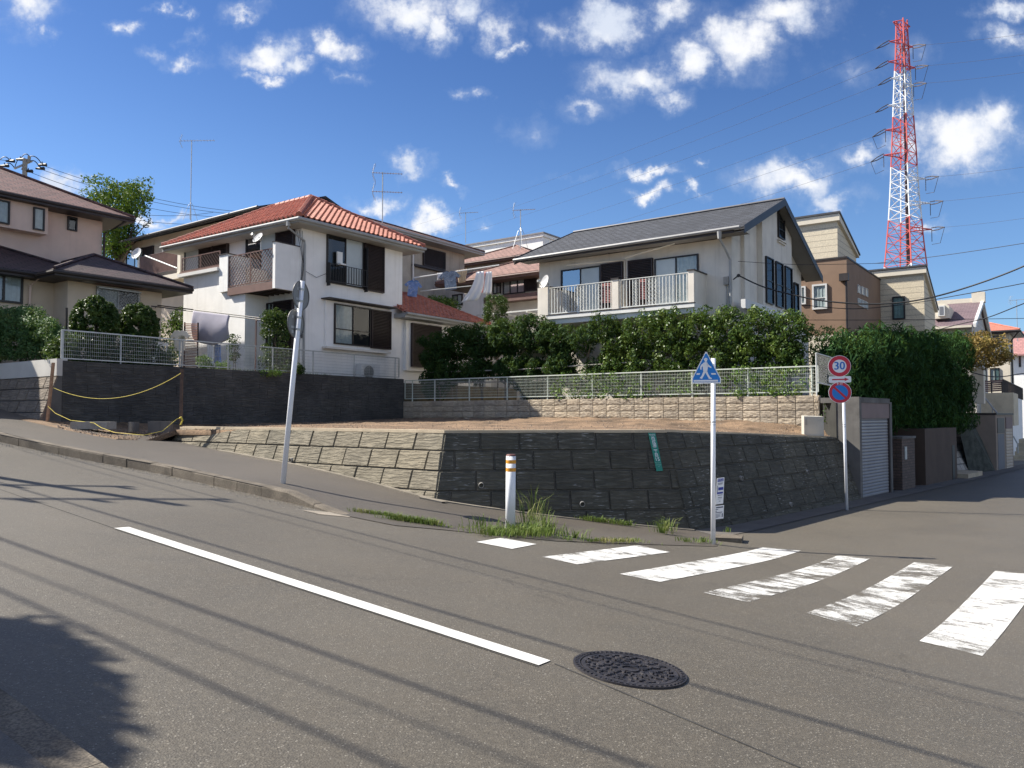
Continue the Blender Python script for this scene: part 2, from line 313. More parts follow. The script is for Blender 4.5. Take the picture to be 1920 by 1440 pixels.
# ---------------------------------------------------------------- object helpers
WO = {}
def tag(o, label=None, cat=None, group=None, kind=None):
    if label: o['label'] = label
    if cat: o['category'] = cat
    if group: o['group'] = group
    if kind: o['kind'] = kind
    return o
def thing(name, loc, label, cat, group=None):
    o = bpy.data.objects.new(name, None); o.empty_display_size = .2; COL.objects.link(o); o.location = loc
    WO[o] = Vector(loc); return tag(o, label, cat, group)
def link_mesh(name, me, parent, loc):
    o = bpy.data.objects.new(name, me); COL.objects.link(o)
    if parent is not None: o.parent = parent; WO[o] = WO[parent]
    else: o.location = loc; WO[o] = Vector(loc)
    return o
class MB:
    def __init__(s): s.v = []; s.f = []; s.m = []
    def add(s, vs, fs, mi=0):
        k = len(s.v); s.v += [tuple(x) for x in vs]; s.f += [tuple(i + k for i in f) for f in fs]; s.m += [mi] * len(fs); return s
    def poly(s, pts, mi=0): return s.add(pts, [tuple(range(len(pts)))], mi)
    def hexa(s, p, mi=0):   # p: 4 bottom, 4 top
        return s.add(p, [(0, 3, 2, 1), (4, 5, 6, 7), (0, 1, 5, 4), (1, 2, 6, 5), (2, 3, 7, 6), (3, 0, 4, 7)], mi)
    def box(s, x0, x1, y0, y1, z0, z1, mi=0):
        return s.hexa([(x0, y0, z0), (x1, y0, z0), (x1, y1, z0), (x0, y1, z0), (x0, y0, z1), (x1, y0, z1), (x1, y1, z1), (x0, y1, z1)], mi)
    def prism(s, pts, vec, mi=0):   # polygon extruded by vec
        n = len(pts); a = [Vector(q) for q in pts]; b = [q + Vector(vec) for q in a]
        return s.add(a + b, [tuple(range(n))[::-1], tuple(range(n, 2 * n))] + [(i, (i + 1) % n, n + (i + 1) % n, n + i) for i in range(n)], mi)
    def tube(s, pts, r, n=6, mi=0, r1=None):
        pts = [Vector(q) for q in pts]; k = len(pts); vs = []
        for i, q in enumerate(pts):
            d = (pts[min(i + 1, k - 1)] - pts[max(i - 1, 0)]).normalized()
            u = d.cross(Vector((0, 0, 1)) if abs(d.z) < .9 else Vector((1, 0, 0))).normalized(); w_ = d.cross(u)
            rr = r if r1 is None else r + (r1 - r) * i / (k - 1)
            vs += [q + (u * math.cos(t) + w_ * math.sin(t)) * rr for t in [2 * math.pi * j / n for j in range(n)]]
        fs = [(i * n + j, i * n + (j + 1) % n, (i + 1) * n + (j + 1) % n, (i + 1) * n + j) for i in range(k - 1) for j in range(n)]
        fs += [tuple(range(n))[::-1], tuple((k - 1) * n + j for j in range(n))]
        return s.add(vs, fs, mi)
    def disc(s, c, ax, up, r, th, n=28, mi=0, sx=1):   # short cylinder around ax
        ax = Vector(ax).normalized(); u = Vector(up); u = (u - ax * u.dot(ax)).normalized(); w_ = ax.cross(u); c = Vector(c)
        ring = [c + (u * math.cos(t) + w_ * math.sin(t) * sx) * r for t in [2 * math.pi * j / n for j in range(n)]]
        return s.prism(ring, ax * th, mi)
    def build(s, name, mat, parent=None, loc=None, smooth=False, recalc=True, **kw):
        v = np.array(s.v, float)
        if loc is None:
            if parent is not None: loc = WO[parent]
            else: loc = Vector(((v[:, 0].min() + v[:, 0].max()) / 2, (v[:, 1].min() + v[:, 1].max()) / 2, v[:, 2].min()))
        v = v - np.array(loc)
        me = bpy.data.meshes.new(name); me.from_pydata([tuple(q) for q in v], [], s.f)
        for m_ in (mat if isinstance(mat, (list, tuple)) else [mat]): me.materials.append(m_)
        if len(me.materials) > 1: me.polygons.foreach_set('material_index', s.m)
        if recalc:
            bm = bmesh.new(); bm.from_mesh(me); bmesh.ops.recalc_face_normals(bm, faces=bm.faces); bm.to_mesh(me); bm.free()
        if smooth: me.polygons.foreach_set('use_smooth', [True] * len(me.polygons)); 
        planar_uv(me, loc)
        o = link_mesh(name, me, parent, loc)
        return tag(o, **kw)
def planar_uv(me, loc):
    uvl = me.uv_layers.new(name='UVMap'); n = len(me.loops)
    if n == 0: return
    co = np.empty(len(me.vertices) * 3); me.vertices.foreach_get('co', co); co = co.reshape(-1, 3) + np.array(loc)
    li = np.empty(n, int); me.loops.foreach_get('vertex_index', li)
    nf = len(me.polygons); ls = np.empty(nf, int); lt = np.empty(nf, int); nm = np.empty(nf * 3)
    me.polygons.foreach_get('loop_start', ls); me.polygons.foreach_get('loop_total', lt); me.polygons.foreach_get('normal', nm); nm = nm.reshape(-1, 3)
    u = np.stack([-nm[:, 1], nm[:, 0], np.zeros(nf)], 1); L = np.linalg.norm(u, axis=1); flat = L < .05
    u[flat] = (1, 0, 0); L[flat] = 1; u /= L[:, None]; vv = np.cross(nm, u)
    fi = np.repeat(np.arange(nf), lt); P_ = co[li]
    uvl.data.foreach_set('uv', np.stack([(P_ * u[fi]).sum(1), (P_ * vv[fi]).sum(1)], 1).ravel())
def copy_tree(o, loc, rz=0, sc=1, label=None):
    c = o.copy(); COL.objects.link(c); c.location = loc; c.rotation_euler = (0, 0, rz); c.scale = (sc, sc, sc); WO[c] = Vector(loc)
    if label: c['label'] = label
    for ch in list(o.children):
        k = ch.copy(); COL.objects.link(k); k.parent = c
        for g in list(ch.children):
            q = g.copy(); COL.objects.link(q); q.parent = k
    return c
def text_verts(body, size, align='CENTER'):
    cu = bpy.data.curves.new('t', 'FONT'); cu.body = body; cu.size = size; cu.align_x = align; cu.align_y = 'CENTER'; cu.resolution_u = 3
    ob = bpy.data.objects.new('t', cu); COL.objects.link(ob); bpy.context.view_layer.update()
    me = ob.to_mesh(); vs = [v.co.copy() for v in me.vertices]; fs = [tuple(p.vertices) for p in me.polygons]; ob.to_mesh_clear()
    bpy.data.objects.remove(ob); bpy.data.curves.remove(cu); return vs, fs
def add_text(mb, body, size, O, U, V, mi=0, sx=1.0, align='CENTER'):
    vs, fs = text_verts(body, size, align); O = Vector(O)
    mb.add([O + U * v.x * sx + V * v.y for v in vs], fs, mi)

# leaves ---------------------------------------------------------
rng = np.random.default_rng(3)
def leaf_mesh(P_, N_, size, aspect=.5, jitter=.7, up=0.0, var=.4):
    """P_: positions, N_: outward directions; one folded rhombus per leaf"""
    n = len(P_); N_ = N_ + rng.normal(0, jitter, (n, 3)); N_ /= np.linalg.norm(N_, axis=1)[:, None] + 1e-9
    A = rng.normal(0, 1, (n, 3)); A[:, 2] += up; A -= N_ * (A * N_).sum(1)[:, None] * (0.0 if up > 3 else 1.0); A /= np.linalg.norm(A, axis=1)[:, None] + 1e-9
    B = np.cross(N_, A); B /= np.linalg.norm(B, axis=1)[:, None] + 1e-9
    s = size * (1 + rng.uniform(-var, var, n))[:, None]
    return np.stack([P_ - A * s * .5, P_ + B * s * aspect * .5 + N_ * s * .06, P_ + A * s * .5, P_ - B * s * aspect * .5 + N_ * s * .06], 1).reshape(-1, 3)
def leaf_object(name, quads, mat, parent=None, loc=None, **kw):
    n = len(quads) // 4; 
    if loc is None: loc = WO[parent] if parent is not None else Vector((quads[:, 0].mean(), quads[:, 1].mean(), quads[:, 2].min()))
    me = bpy.data.meshes.new(name); me.vertices.add(4 * n); me.vertices.foreach_set('co', (quads - np.array(loc)).ravel())
    me.loops.add(4 * n); me.loops.foreach_set('vertex_index', np.arange(4 * n)); me.polygons.add(n)
    me.polygons.foreach_set('loop_start', np.arange(n) * 4); me.polygons.foreach_set('loop_total', np.full(n, 4)); me.update(calc_edges=True)
    me.materials.append(mat); o = link_mesh(name, me, parent, loc); return tag(o, **kw)
def clump_points(centers, radii, per, flat=1.0, shell=.55):
    out = []; nn = []
    for c, r in zip(centers, radii):
        d = rng.normal(0, 1, (per, 3)); d /= np.linalg.norm(d, axis=1)[:, None]
        rr = r * (shell + (1 - shell) * rng.random(per) ** .6)[:, None]
        q = d * rr; q[:, 2] *= flat; out.append(np.array(c) + q); nn.append(d)
    return np.concatenate(out), np.concatenate(nn)
def limbs(mb, base, top_pts, r0, r1=.012, mi=0):
    for tp in top_pts:
        b = Vector(base); t = Vector(tp); mid = b.lerp(t, .5) + Vector((random.uniform(-.06, .06), random.uniform(-.06, .06), .12 * (t - b).length))
        mb.tube([b, b.lerp(mid, .5), mid, t], r0, 5, mi, r1)

# ---------------------------------------------------------------- ground model
DL = Vector((-.810, .586, 0)); DR = Vector((.586, .810, 0))      # street grid: along the main road (uphill, left) / along the side road
SL = Vector((-.830, .557, 0))
def g(x, y):
    a = -1.4 - .108 * x - .0152 * y
    if x < -6: a += .0044 * min((x + 6) ** 2, 200)
    yb = min(max(y, -10), 60); L = -1.86 - .0085 * yb
    a = (a + L + math.sqrt((a - L) ** 2 + .006)) / 2
    return a if a < 3 else 3 + 2 * (1 - math.exp(-(a - 3) / 2))
def hit_ground(px, py, extra=0.0):
    a, b = ray(px, py); lo, hi = .5, 120.0
    Y = lo
    while Y < hi and b * Y > g(a * Y, Y) + extra: Y += .05
    l_, h_ = Y - .05, Y
    for _ in range(20):
        m_ = (l_ + h_) / 2
        if b * m_ > g(a * m_, m_) + extra: l_ = m_
        else: h_ = m_
    return Vector((a * h_, h_, b * h_))
def lerp(a, b, t): return a + (b - a) * t
def path_pt(pts, t):   # t in 0..len-1
    i = min(int(t), len(pts) - 2); return Vector(pts[i]).lerp(Vector(pts[i + 1]), t - i)
def vsolve(px, P0, d):   # parameter t where the vertical plane through P0 along d crosses image column px
    a = ray(px, 760)[0]; return (a * P0[1] - P0[0]) / (d[0] - a * d[1])
def zat(px, py, Y): return ray(px, py)[1] * Y

# ground sheet: fine grid near, coarse far
def grid_axis(lo, hi, near, far, n0, n1):
    a = list(np.linspace(-near, near, n0)); b = [near * (far / near) ** (i / n1) for i in range(1, n1 + 1)]
    return sorted([-q for q in b] + a + b)
xs = grid_axis(0, 0, 26, 1500, 75, 16); ys = [q + 14 for q in xs]
mb = MB(); nx = len(xs)
mb.add([(x, y, g(x, y)) for y in ys for x in xs], [(j * nx + i, j * nx + i + 1, (j + 1) * nx + i + 1, (j + 1) * nx + i) for j in range(nx - 1) for i in range(nx - 1)])
ground = mb.build('ground', asphalt, loc=(0, 0, 0), recalc=False, kind='structure')
# the road itself is the top sheet of the same slope
def sheet(name, mat, outer, inner, lift, n=60, m=6, lift2=None, **kw):
    mb = MB(); no, ni = len(outer) - 1, len(inner) - 1; vs = []
    for i in range(n + 1):
        a = path_pt(outer, no * i / n); b = path_pt(inner, ni * i / n)
        for j in range(m + 1):
            q = a.lerp(b, j / m); vs.append((q.x, q.y, g(q.x, q.y) + (lift(q, j / m) if callable(lift) else lift)))
    mb.add(vs, [(i * (m + 1) + j, (i + 1) * (m + 1) + j, (i + 1) * (m + 1) + j + 1, i * (m + 1) + j + 1) for i in range(n) for j in range(m)])
    return mb.build(name, mat, recalc=False, **kw)

# key wall lines
B2 = Vector((2.92, 13.1, 0)); B1 = Vector((-1.33, 12.85, 0)); BL = Vector((-7.3, 17.75, 0)) ; SRD = Vector((.669, .743, 0))
# kerb line of the far pavement, from pixels on the road slope
K0 = [hit_ground(px, py) for px, py in ((0, 829), (300, 888), (544, 943), (640, 966))]
far_left = K0[0] + SL * 40
edge = [hit_ground(px, py) for px, py in ((740, 986), (830, 994), (900, 1001), (1040, 1015), (1200, 1021), (1345, 1025))]
KL = [far_left] + K0 + edge
def smooth01(t): t = max(0, min(1, t)); return t * t * (3 - 2 * t)
def raise_at(q, j): return .008 + (.142) * smooth01((lerp(-3.2, -2.3, j) - q.x) / lerp(.9, 4.5, j) + .5) + j * (.10 * smooth01((1.5 - q.x) / 4))
inner = [far_left + Vector((1.6, 2.4, 0)), Vector((-14.5, 21.6, 0)), BL + Vector((-2.6, 1.9, 0)), BL + Vector((.2, .5, 0)), Vector((-4.2, 15.6, 0)), B1 + Vector((0, .5, 0)), B1.lerp(B2, .3) + Vector((0, .5, 0)), B1.lerp(B2, .6) + Vector((0, .5, 0)), B2 + Vector((-.2, .5, 0)), B2 + Vector((.2, .3, 0)), B2 + Vector((.4, .1, 0))]
outer = [KL[0], KL[1], KL[2], KL[3], KL[4], KL[5], KL[6], KL[7], KL[8], KL[9], KL[10]]
def arc_resample(pts, n):
    pts = [Vector((q[0], q[1], 0)) for q in pts]; L = [0]
    for a, b in zip(pts, pts[1:]): L.append(L[-1] + (b - a).length)
    out = []
    for i in range(n + 1):
        s = L[-1] * i / n; k = max(j for j in range(len(L)) if L[j] <= s + 1e-9); k = min(k, len(pts) - 2)
        out.append(pts[k].lerp(pts[k + 1], (s - L[k]) / (L[k + 1] - L[k])))
    return out
# dense strip: split at the left of the frame so resolution stays near
pv_ = sheet('pavement', asphalt_walk, outer, inner, raise_at, 220, 8, kind='structure'); pv_.data.polygons.foreach_set('use_smooth', [True] * len(pv_.data.polygons))

# kerb stones (far side): each stone a block with a worn top edge
kp = arc_resample([far_left] + K0, 400); tot = sum((b - a).length for a, b in zip([far_left] + K0, K0))
kmb = MB(); pos = 0; kp_len = tot / 400
def kpt(s): 
    t = max(0, min(399.999, s / kp_len)); return path_pt(kp, t)
s = tot
while s > 3:
    s1 = s - .6 + .008; a = kpt(s); b = kpt(s1); d = (b - a).normalized(); n_ = Vector((-d.y, d.x, 0)); n_ = n_ if n_.y > 0 else -n_
    def hh(q): return g(q.x, q.y) + (.150) * smooth01((-2.35 - q.x) / .9) + .006
    j1, j2 = random.uniform(-.004, .004), random.uniform(-.006, .006)
    pa, pb = a + n_ * j2, b + n_ * j2; w0, w1 = .15, .02
    bot = lambda q: g(q.x, q.y) - .08
    prof = [(0, None), (.0, -.025), (.022, 0), (.15, 0), (.15, None)]
    va = [pa + n_ * o + Vector((0, 0, bot(pa) if z is None else max(hh(pa) + z + j1, bot(pa) + .02))) for o, z in prof]
    vb = [pb + n_ * o + Vector((0, 0, bot(pb) if z is None else max(hh(pb) + z + j1, bot(pb) + .02))) for o, z in prof]
    kmb.add(va + vb, [(i, (i + 1) % 5, 5 + (i + 1) % 5, 5 + i) for i in range(5)] + [(0, 1, 2, 3, 4), (9, 8, 7, 6, 5)])
    s -= .6
kmb.build('kerb', kerb_m, kind='structure')
# grit washed against the kerb
mb = MB(); rg0 = random.Random(4)
for k in range(2600):
    s = tot - rg0.random() ** .8 * 13; a = kpt(s); d_ = (kpt(s - .3) - a).normalized(); n_ = Vector((d_.y, -d_.x, 0)); n_ = n_ if n_.y < 0 else -n_
    q = a + n_ * (.02 + abs(rg0.gauss(0, .16))); z = g(q.x, q.y); r = rg0.uniform(.003, .011); rot = rg0.uniform(0, 3)
    mb.add([(q.x + math.cos(rot + t) * r, q.y + math.sin(rot + t) * r, z) for t in (0, 2.1, 4.2)] + [(q.x, q.y, z + r * 1.1)], [(0, 1, 3), (1, 2, 3), (2, 0, 3)])
mb.build('grit', M('grit', (.26, .24, .21), .9, .5, 8), recalc=False, label='loose pale grit washed against the far kerb', cat='grit', kind='stuff')
# cracked apron and broken asphalt where the kerb ends
ap = [hit_ground(px, py) for px, py in ((560, 957), (640, 966), (662, 972), (655, 968), (600, 962))]
mb = MB(); mb.poly([q + Vector((0, 0, .006)) for q in [hit_ground(565, 957), hit_ground(640, 962.5), hit_ground(664, 967), hit_ground(655, 970), hit_ground(600, 965)]])
mb.build('gutter_patch', M('pale_gutter', (.27, .235, .19), .9, .2, 4, stain=.4, ss=6, fine=.4), kind='structure')
# concrete gutter strip along the side-road wall and on up the street
gl_o = [B2 + Vector((.35, -.55, 0)), B2 + SRD * 4 + Vector((.38, -.40, 0)), B2 + SRD * 30 + Vector((.38, -.40, 0))]
gl_i = [B2 + Vector((.1, .1, 0)), B2 + SRD * 4 + Vector((-.1, .1, 0)), B2 + SRD * 30 + Vector((-.1, .1, 0))]
sheet('side_gutter', M('gutter_concrete', (.11, .10, .09), .9, .15, 3, stain=.5, ss=1.5, fine=.4), gl_o, gl_i, .012, 60, 3, kind='structure')
# near pavement, bottom left
nk = [hit_ground(px, py) for px, py in ((0, 1332), (150, 1448))]; nd = (nk[0] - nk[1]); nd.z = 0; nd.normalize()
nko = [nk[1] - nd * 14, nk[1], nk[0], nk[0] + nd * 40]; nn_ = Vector((nd.y, -nd.x, 0)); nn_ = nn_ if nn_.y < 0 else -nn_
sheet('near_pavement', asphalt_walk, [q + nn_ * .16 for q in nko], [q + nn_ * 2.6 for q in nko], .10, 60, 4, kind='structure')
kmb = MB(); s = -8
while s < 22:
    a = nk[1] + nd * s; b = nk[1] + nd * (s + .595); prof = [(0, -.1), (0, .09), (.02, .11), (.16, .11), (.16, -.1)]
    va = [Vector((a.x, a.y, g(a.x, a.y) + z)) + nn_ * o for o, z in prof]; vb = [Vector((b.x, b.y, g(b.x, b.y) + z)) + nn_ * o for o, z in prof]
    kmb.add(va + vb, [(i, (i + 1) % 5, 5 + (i + 1) % 5, 5 + i) for i in range(5)] + [(0, 1, 2, 3, 4), (9, 8, 7, 6, 5)]); s += .6
kmb.build('near_kerb', kerb_m, kind='structure')

# painted markings (4 mm sheets), subdivided to follow the slope
def paint_quad(name, pix, mat, nseg=14, lift=.006):
    a, b, c, d = [hit_ground(*q) for q in pix]     # near-left, near-right, far-right, far-left
    mb = MB(); vs = []; m_ = 4
    for i in range(nseg + 1):
        l_ = a.lerp(d, i / nseg); r_ = b.lerp(c, i / nseg)
        for j in range(m_ + 1):
            q = l_.lerp(r_, j / m_); vs.append((q.x, q.y, g(q.x, q.y) + lift))
    mb.add(vs, [(i * 5 + j, i * 5 + j + 1, (i + 1) * 5 + j + 1, (i + 1) * 5 + j) for i in range(nseg) for j in range(4)])
    o = mb.build(name, mat, recalc=False, kind='structure')
    # uv: along the stripe
    uvl = o.data.uv_layers[0]; ln = (d - a).length; wd = (b - a).length; k = random.uniform(0, 50)
    for p_ in o.data.polygons:
        for li in p_.loop_indices:
            vi = o.data.loops[li].vertex_index; uvl.data[li].uv = (wd * (vi % 5) / 4 * 1.0 + k, ln * (vi // 5) / nseg * .35 + k)
    return o
paint_quad('centre_line', ((1010, 1249), (1032, 1240), (242, 989), (214, 991)), paint_fresh, 40)
paint_quad('crosswalk_stripe', ((960, 1030), (1006, 1021), (940, 1009), (893, 1017)), paint_fresh, 4)
paint_quad('crosswalk_stripe', ((1016, 1045), (1082, 1059), (1256, 1036), (1196, 1023)), paint_mid, 12)
paint_quad('crosswalk_stripe', ((1162, 1077), (1237, 1092), (1502, 1033), (1430, 1027)), paint_mid)
paint_quad('crosswalk_stripe', ((1318, 1112), (1402, 1130), (1632, 1048), (1571, 1042)), paint_worn)
paint_quad('crosswalk_stripe', ((1512, 1150), (1606, 1176), (1788, 1062), (1714, 1055)), paint_worn)
paint_quad('crosswalk_stripe', ((1724, 1203), (1842, 1231), (1960, 1080), (1866, 1071)), paint_mid)
# paving seam beside the centre line
seam = MB()
for (xa, ya), (xb, yb) in (((0, 918), (214, 991)), ((1040, 1245), (1500, 1440)), ((1010, 1251), (216, 993)), ((1600, 957), (1918, 968))):
    pts = [hit_ground(lerp(xa, xb, i / 30), lerp(ya, yb, i / 30)) for i in range(31)]
    for i in range(30):
        d = (pts[i + 1] - pts[i]).normalized(); n_ = Vector((-d.y, d.x, 0)) * .006; up_ = Vector((0, 0, .003))
        seam.poly([pts[i] - n_ + up_, pts[i + 1] - n_ + up_, pts[i + 1] + n_ + up_, pts[i] + n_ + up_])
seam.build('asphalt_seam', M('tar_seam', (.035, .034, .033), .9, .3, 8), recalc=False, kind='structure')

# manhole cover ----------------------------------------------------
mc = hit_ground(1180, 1256); mr = .345
e1 = (Vector((1, 0, g(mc.x + .5, mc.y) - g(mc.x - .5, mc.y)))).normalized(); e2 = (Vector((0, 1, g(mc.x, mc.y + .5) - g(mc.x, mc.y - .5)))).normalized(); en = e1.cross(e2)
def mp_(r, t, h): return mc + e1 * r * math.cos(t) + e2 * r * math.sin(t) + en * h
mh = thing('manhole_cover', mc, 'round dark cast iron manhole cover with raised zigzag pattern set in the road', 'manhole cover')
def ring(mb, r0, r1, h0, h1, n=72):
    vs = [mp_(r, 2 * math.pi * i / n, h) for i in range(n) for r, h in ((r0, h0), (r1, h1))]
    mb.add(vs, [(2 * i, 2 * i + 1, (2 * i + 3) % (2 * n), (2 * i + 2) % (2 * n)) for i in range(n)])
mb = MB(); ring(mb, mr - .042, mr, .012, .012); ring(mb, mr - .042, mr - .042, .012, -.01); ring(mb, mr, mr, .012, -.02)
for i in range(60):
    t = 2 * math.pi * i / 60; mb.hexa([mp_(mr - .03, t, .012), mp_(mr - .012, t, .012), mp_(mr - .012, t + .05, .012), mp_(mr - .03, t + .05, .012), mp_(mr - .03, t, .017), mp_(mr - .012, t, .017), mp_(mr - .012, t + .05, .017), mp_(mr - .03, t + .05, .017)])
mb.build('frame', iron, mh, recalc=False)
mb = MB(); ring(mb, 0, mr - .05, .004, .004); ring(mb, mr - .075, mr - .05, .011, .011); ring(mb, mr - .05, mr - .05, .011, 0); ring(mb, mr - .075, mr - .075, .011, .004); ring(mb, .045, .06, .012, .012); ring(mb, .045, .045, .012, .004); ring(mb, .06, .06, .012, .004)
rr_ = random.Random(5)
for k, (r0, cnt) in enumerate(((.085, 8), (.125, 12), (.165, 16), (.205, 20), (.245, 24))):
    for i in range(cnt):
        t = 2 * math.pi * (i + .5 * (k % 2)) / cnt; a_ = t + rr_.choice((.7, -.7, 1.57, .2)); L = .030; wd = .009; c = mp_(r0, t, 0)
        for sgn in (1, -1):
            aa = a_ + (.9 if sgn > 0 else -.9); d = e1 * math.cos(aa) + e2 * math.sin(aa); n_ = en.cross(d) * wd; q0 = c; q1 = c + d * L
            mb.hexa([q0 - n_ + en * .004, q1 - n_ + en * .004, q1 + n_ + en * .004, q0 + n_ + en * .004, q0 - n_ * .8 + en * .013, q1 - n_ * .8 + en * .013, q1 + n_ * .8 + en * .013, q0 + n_ * .8 + en * .013])
mb.build('lid', iron, mh, recalc=False)

# ---------------------------------------------------------------- battered block walls
def block_wall(mb, P0, d, n, s0, s1, ztop, zbot, bw, bh, batter, depth, gap=.010, jit=.006, seed=1, s0b=0.0, s1b=0.0, bevel=.012, rough=0.0, half=True, zt=None):
    """blocks of width bw, row height bh, on the plane through P0 (horizontal, at z = ztop) leaning back by batter per metre.
       s0b/s1b: how the ends move outward per metre below the top; zt(s): top clip"""
    rg = random.Random(seed); rows = int((ztop - zbot) / bh) + 1
    for r in range(rows):
        za, zb = ztop - r * bh, ztop - (r + 1) * bh
        lo = s0 - s0b * (ztop - zb); hi = s1 + s1b * (ztop - zb)
        x = lo - (bw * .5 if (r % 2 and half) else 0) - (bw * rg.uniform(0, .15) if half else 0)
        while x < hi:
            xa, xb = x + gap / 2, x + bw - gap / 2; x += bw
            def cl(s_, z_): return min(max(s_, s0 - s0b * (ztop - z_)), s1 + s1b * (ztop - z_))
            T = (lambda s_: min(za, zt(s_))) if zt else (lambda s_: za)
            q = [(cl(xa, zb), zb + gap / 2), (cl(xb, zb), zb + gap / 2), (cl(xb, za), T(xb) - gap / 2), (cl(xa, za), T(xa) - gap / 2)]
            if q[1][0] - q[0][0] < .04 and q[2][0] - q[3][0] < .04: continue
            if q[2][1] - q[1][1] < .03: continue
            dp = depth + rg.uniform(-jit, jit)
            def W_(s_, z_, o): 
                k = batter * (ztop - z_); return Vector((P0[0], P0[1], z_)) + d * s_ + n * (k + o)
            cs = sum(a for a, b in q) / 4; cz = sum(b for a, b in q) / 4
            e = bevel; fr = [(a + (e if a < cs else -e), b + (e if b < cz else -e)) for a, b in q]
            if not rough:
                mb.add([W_(a, b, 0) for a, b in q] + [W_(a, b, dp) for a, b in fr], [(4, 5, 6, 7), (0, 1, 5, 4), (1, 2, 6, 5), (2, 3, 7, 6), (3, 0, 4, 7)])
            else:
                vs = [W_(a, b, 0) for a, b in q]; nu, nv = 5, 4; fs = []
                for j in range(nv + 1):
                    for i in range(nu + 1):
                        u_, v_ = i / nu, j / nv; sa = lerp(lerp(fr[0][0], fr[1][0], u_), lerp(fr[3][0], fr[2][0], u_), v_); zz = lerp(lerp(fr[0][1], fr[1][1], u_), lerp(fr[3][1], fr[2][1], u_), v_)
                        edge_ = i in (0, nu) or j in (0, nv); vs.append(W_(sa, zz, dp * (.75 if edge_ else 1) + (0 if edge_ else rg.uniform(-rough, rough))))
                ix = lambda i, j: 4 + j * (nu + 1) + i
                fs += [(ix(i, j), ix(i + 1, j), ix(i + 1, j + 1), ix(i, j + 1)) for i in range(nu) for j in range(nv)]
                fs += [(0, 1) + tuple(ix(i, 0) for i in range(nu, -1, -1)), (1, 2) + tuple(ix(nu, j) for j in range(nv, -1, -1)), (2, 3) + tuple(ix(i, nv) for i in range(0, nu + 1)), (3, 0) + tuple(ix(0, j) for j in range(0, nv + 1))]
                mb.add(vs, fs)
BAT = .36; ZT = -.26
def off2(P, b): return P
T2 = Vector((2.66, 13.78, 0)); T1 = Vector((-1.13, 13.38, 0)); TL = Vector((-7.72, 18.45, 0))
dm = (T2 - T1).normalized(); nm_ = Vector((dm.y, -dm.x, 0)); dlf = (TL - T1).normalized(); nl_ = Vector((dlf.y, -dlf.x, 0)); nl_ = nl_ if nl_.y < 0 else -nl_
nr_ = Vector((SRD.y, -SRD.x, 0)); LR = 7.95
def spread_at(n1, n2, d):   # how far along d the corner moves outward per unit of n offset
    # corner offset vector c with c.n1 = 1, c.n2 = 1
    det = n1.x * n2.y - n1.y * n2.x; cx = (n2.y - n1.y) / det; cy = (n1.x - n2.x) / det; return Vector((cx, cy, 0)).dot(d)
s_m2 = spread_at(nm_, nr_, dm) * BAT; s_m1 = -spread_at(nm_, nl_, dm) * BAT; s_l1 = -spread_at(nm_, nl_, dlf) * BAT; s_r2 = -spread_at(nm_, nr_, SRD) * BAT
rw = thing('retaining_wall', (T1 + T2) / 2 + Vector((0, 0, -2)), 'low battered stone block retaining wall with pale cap in front of the empty lot at the corner', 'retaining wall')
def zt_r(s_): return -.26 - .034 * max(0, s_)
mb = MB()
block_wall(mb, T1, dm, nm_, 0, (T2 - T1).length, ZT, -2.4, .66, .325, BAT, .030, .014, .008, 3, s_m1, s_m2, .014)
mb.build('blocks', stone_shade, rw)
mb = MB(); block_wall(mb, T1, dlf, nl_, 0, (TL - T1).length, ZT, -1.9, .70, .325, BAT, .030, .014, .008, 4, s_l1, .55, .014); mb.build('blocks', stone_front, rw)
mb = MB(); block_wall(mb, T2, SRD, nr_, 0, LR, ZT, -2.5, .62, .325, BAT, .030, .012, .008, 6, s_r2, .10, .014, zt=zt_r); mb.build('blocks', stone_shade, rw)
mb = MB()
def back_face(P0, d, n, s0, s1, s0b, s1b, zb, zt=None):
    h = ZT - zb; za0 = zt(s0) if zt else ZT; za1 = zt(s1) if zt else ZT
    W_ = lambda s_, z_: Vector((P0[0], P0[1], z_)) + d * s_ + n * (BAT * (ZT - z_))
    mb.poly([W_(s0 - s0b * h, zb), W_(s1 + s1b * h, zb), W_(s1, za1), W_(s0, za0)])
back_face(T1, dm, nm_, 0, (T2 - T1).length, s_m1, s_m2, -2.5); back_face(T1, dlf, nl_, 0, (TL - T1).length, s_l1, .55, -2.0); back_face(T2, SRD, nr_, 0, LR, s_r2, .1, -2.6, zt_r)
a_ = TL + dlf * (.55 * 1.7) + nl_ * (BAT * 1.7); mb.poly([Vector((TL.x, TL.y, ZT)), Vector((a_.x, a_.y, ZT - 1.7)), Vector((TL.x, TL.y + .4, ZT - 1.7)), Vector((TL.x, TL.y + .4, ZT))])
mb.build('mortar_core', M('mortar', (.11, .10, .085), .95, .2, 5, fine=.3), rw, recalc=False)
# cap: pale strip of mortar 14 cm deep following the three faces
mb = MB(); capz = ZT + .022; pr = [TL, T1, T2, T2 + SRD * LR]; tops = [capz, capz, capz, capz - .034 * LR]
offs = [(nl_ * .035, -nl_ * .16), ((nl_ + nm_).normalized() * .045, -(nl_ + nm_).normalized() * .18), ((nm_ + nr_).normalized() * .04, -(nm_ + nr_).normalized() * .18), (nr_ * .035, -nr_ * .16)]
for i in range(3):
    q = []
    for k in (i, i + 1):
        for o in offs[k]: q.append((pr[k] + o, tops[k]))
    (a, za), (a2, _), (b, zb_), (b2, _2) = q
    lo = lambda P, z: (P.x, P.y, z)
    mb.hexa([lo(a, za - .05), lo(b, zb_ - .05), lo(b2, zb_ - .05), lo(a2, za - .05), lo(a, za), lo(b, zb_), lo(b2, zb_), lo(a2, za)])
mb.build('cap', concrete_pale, rw)
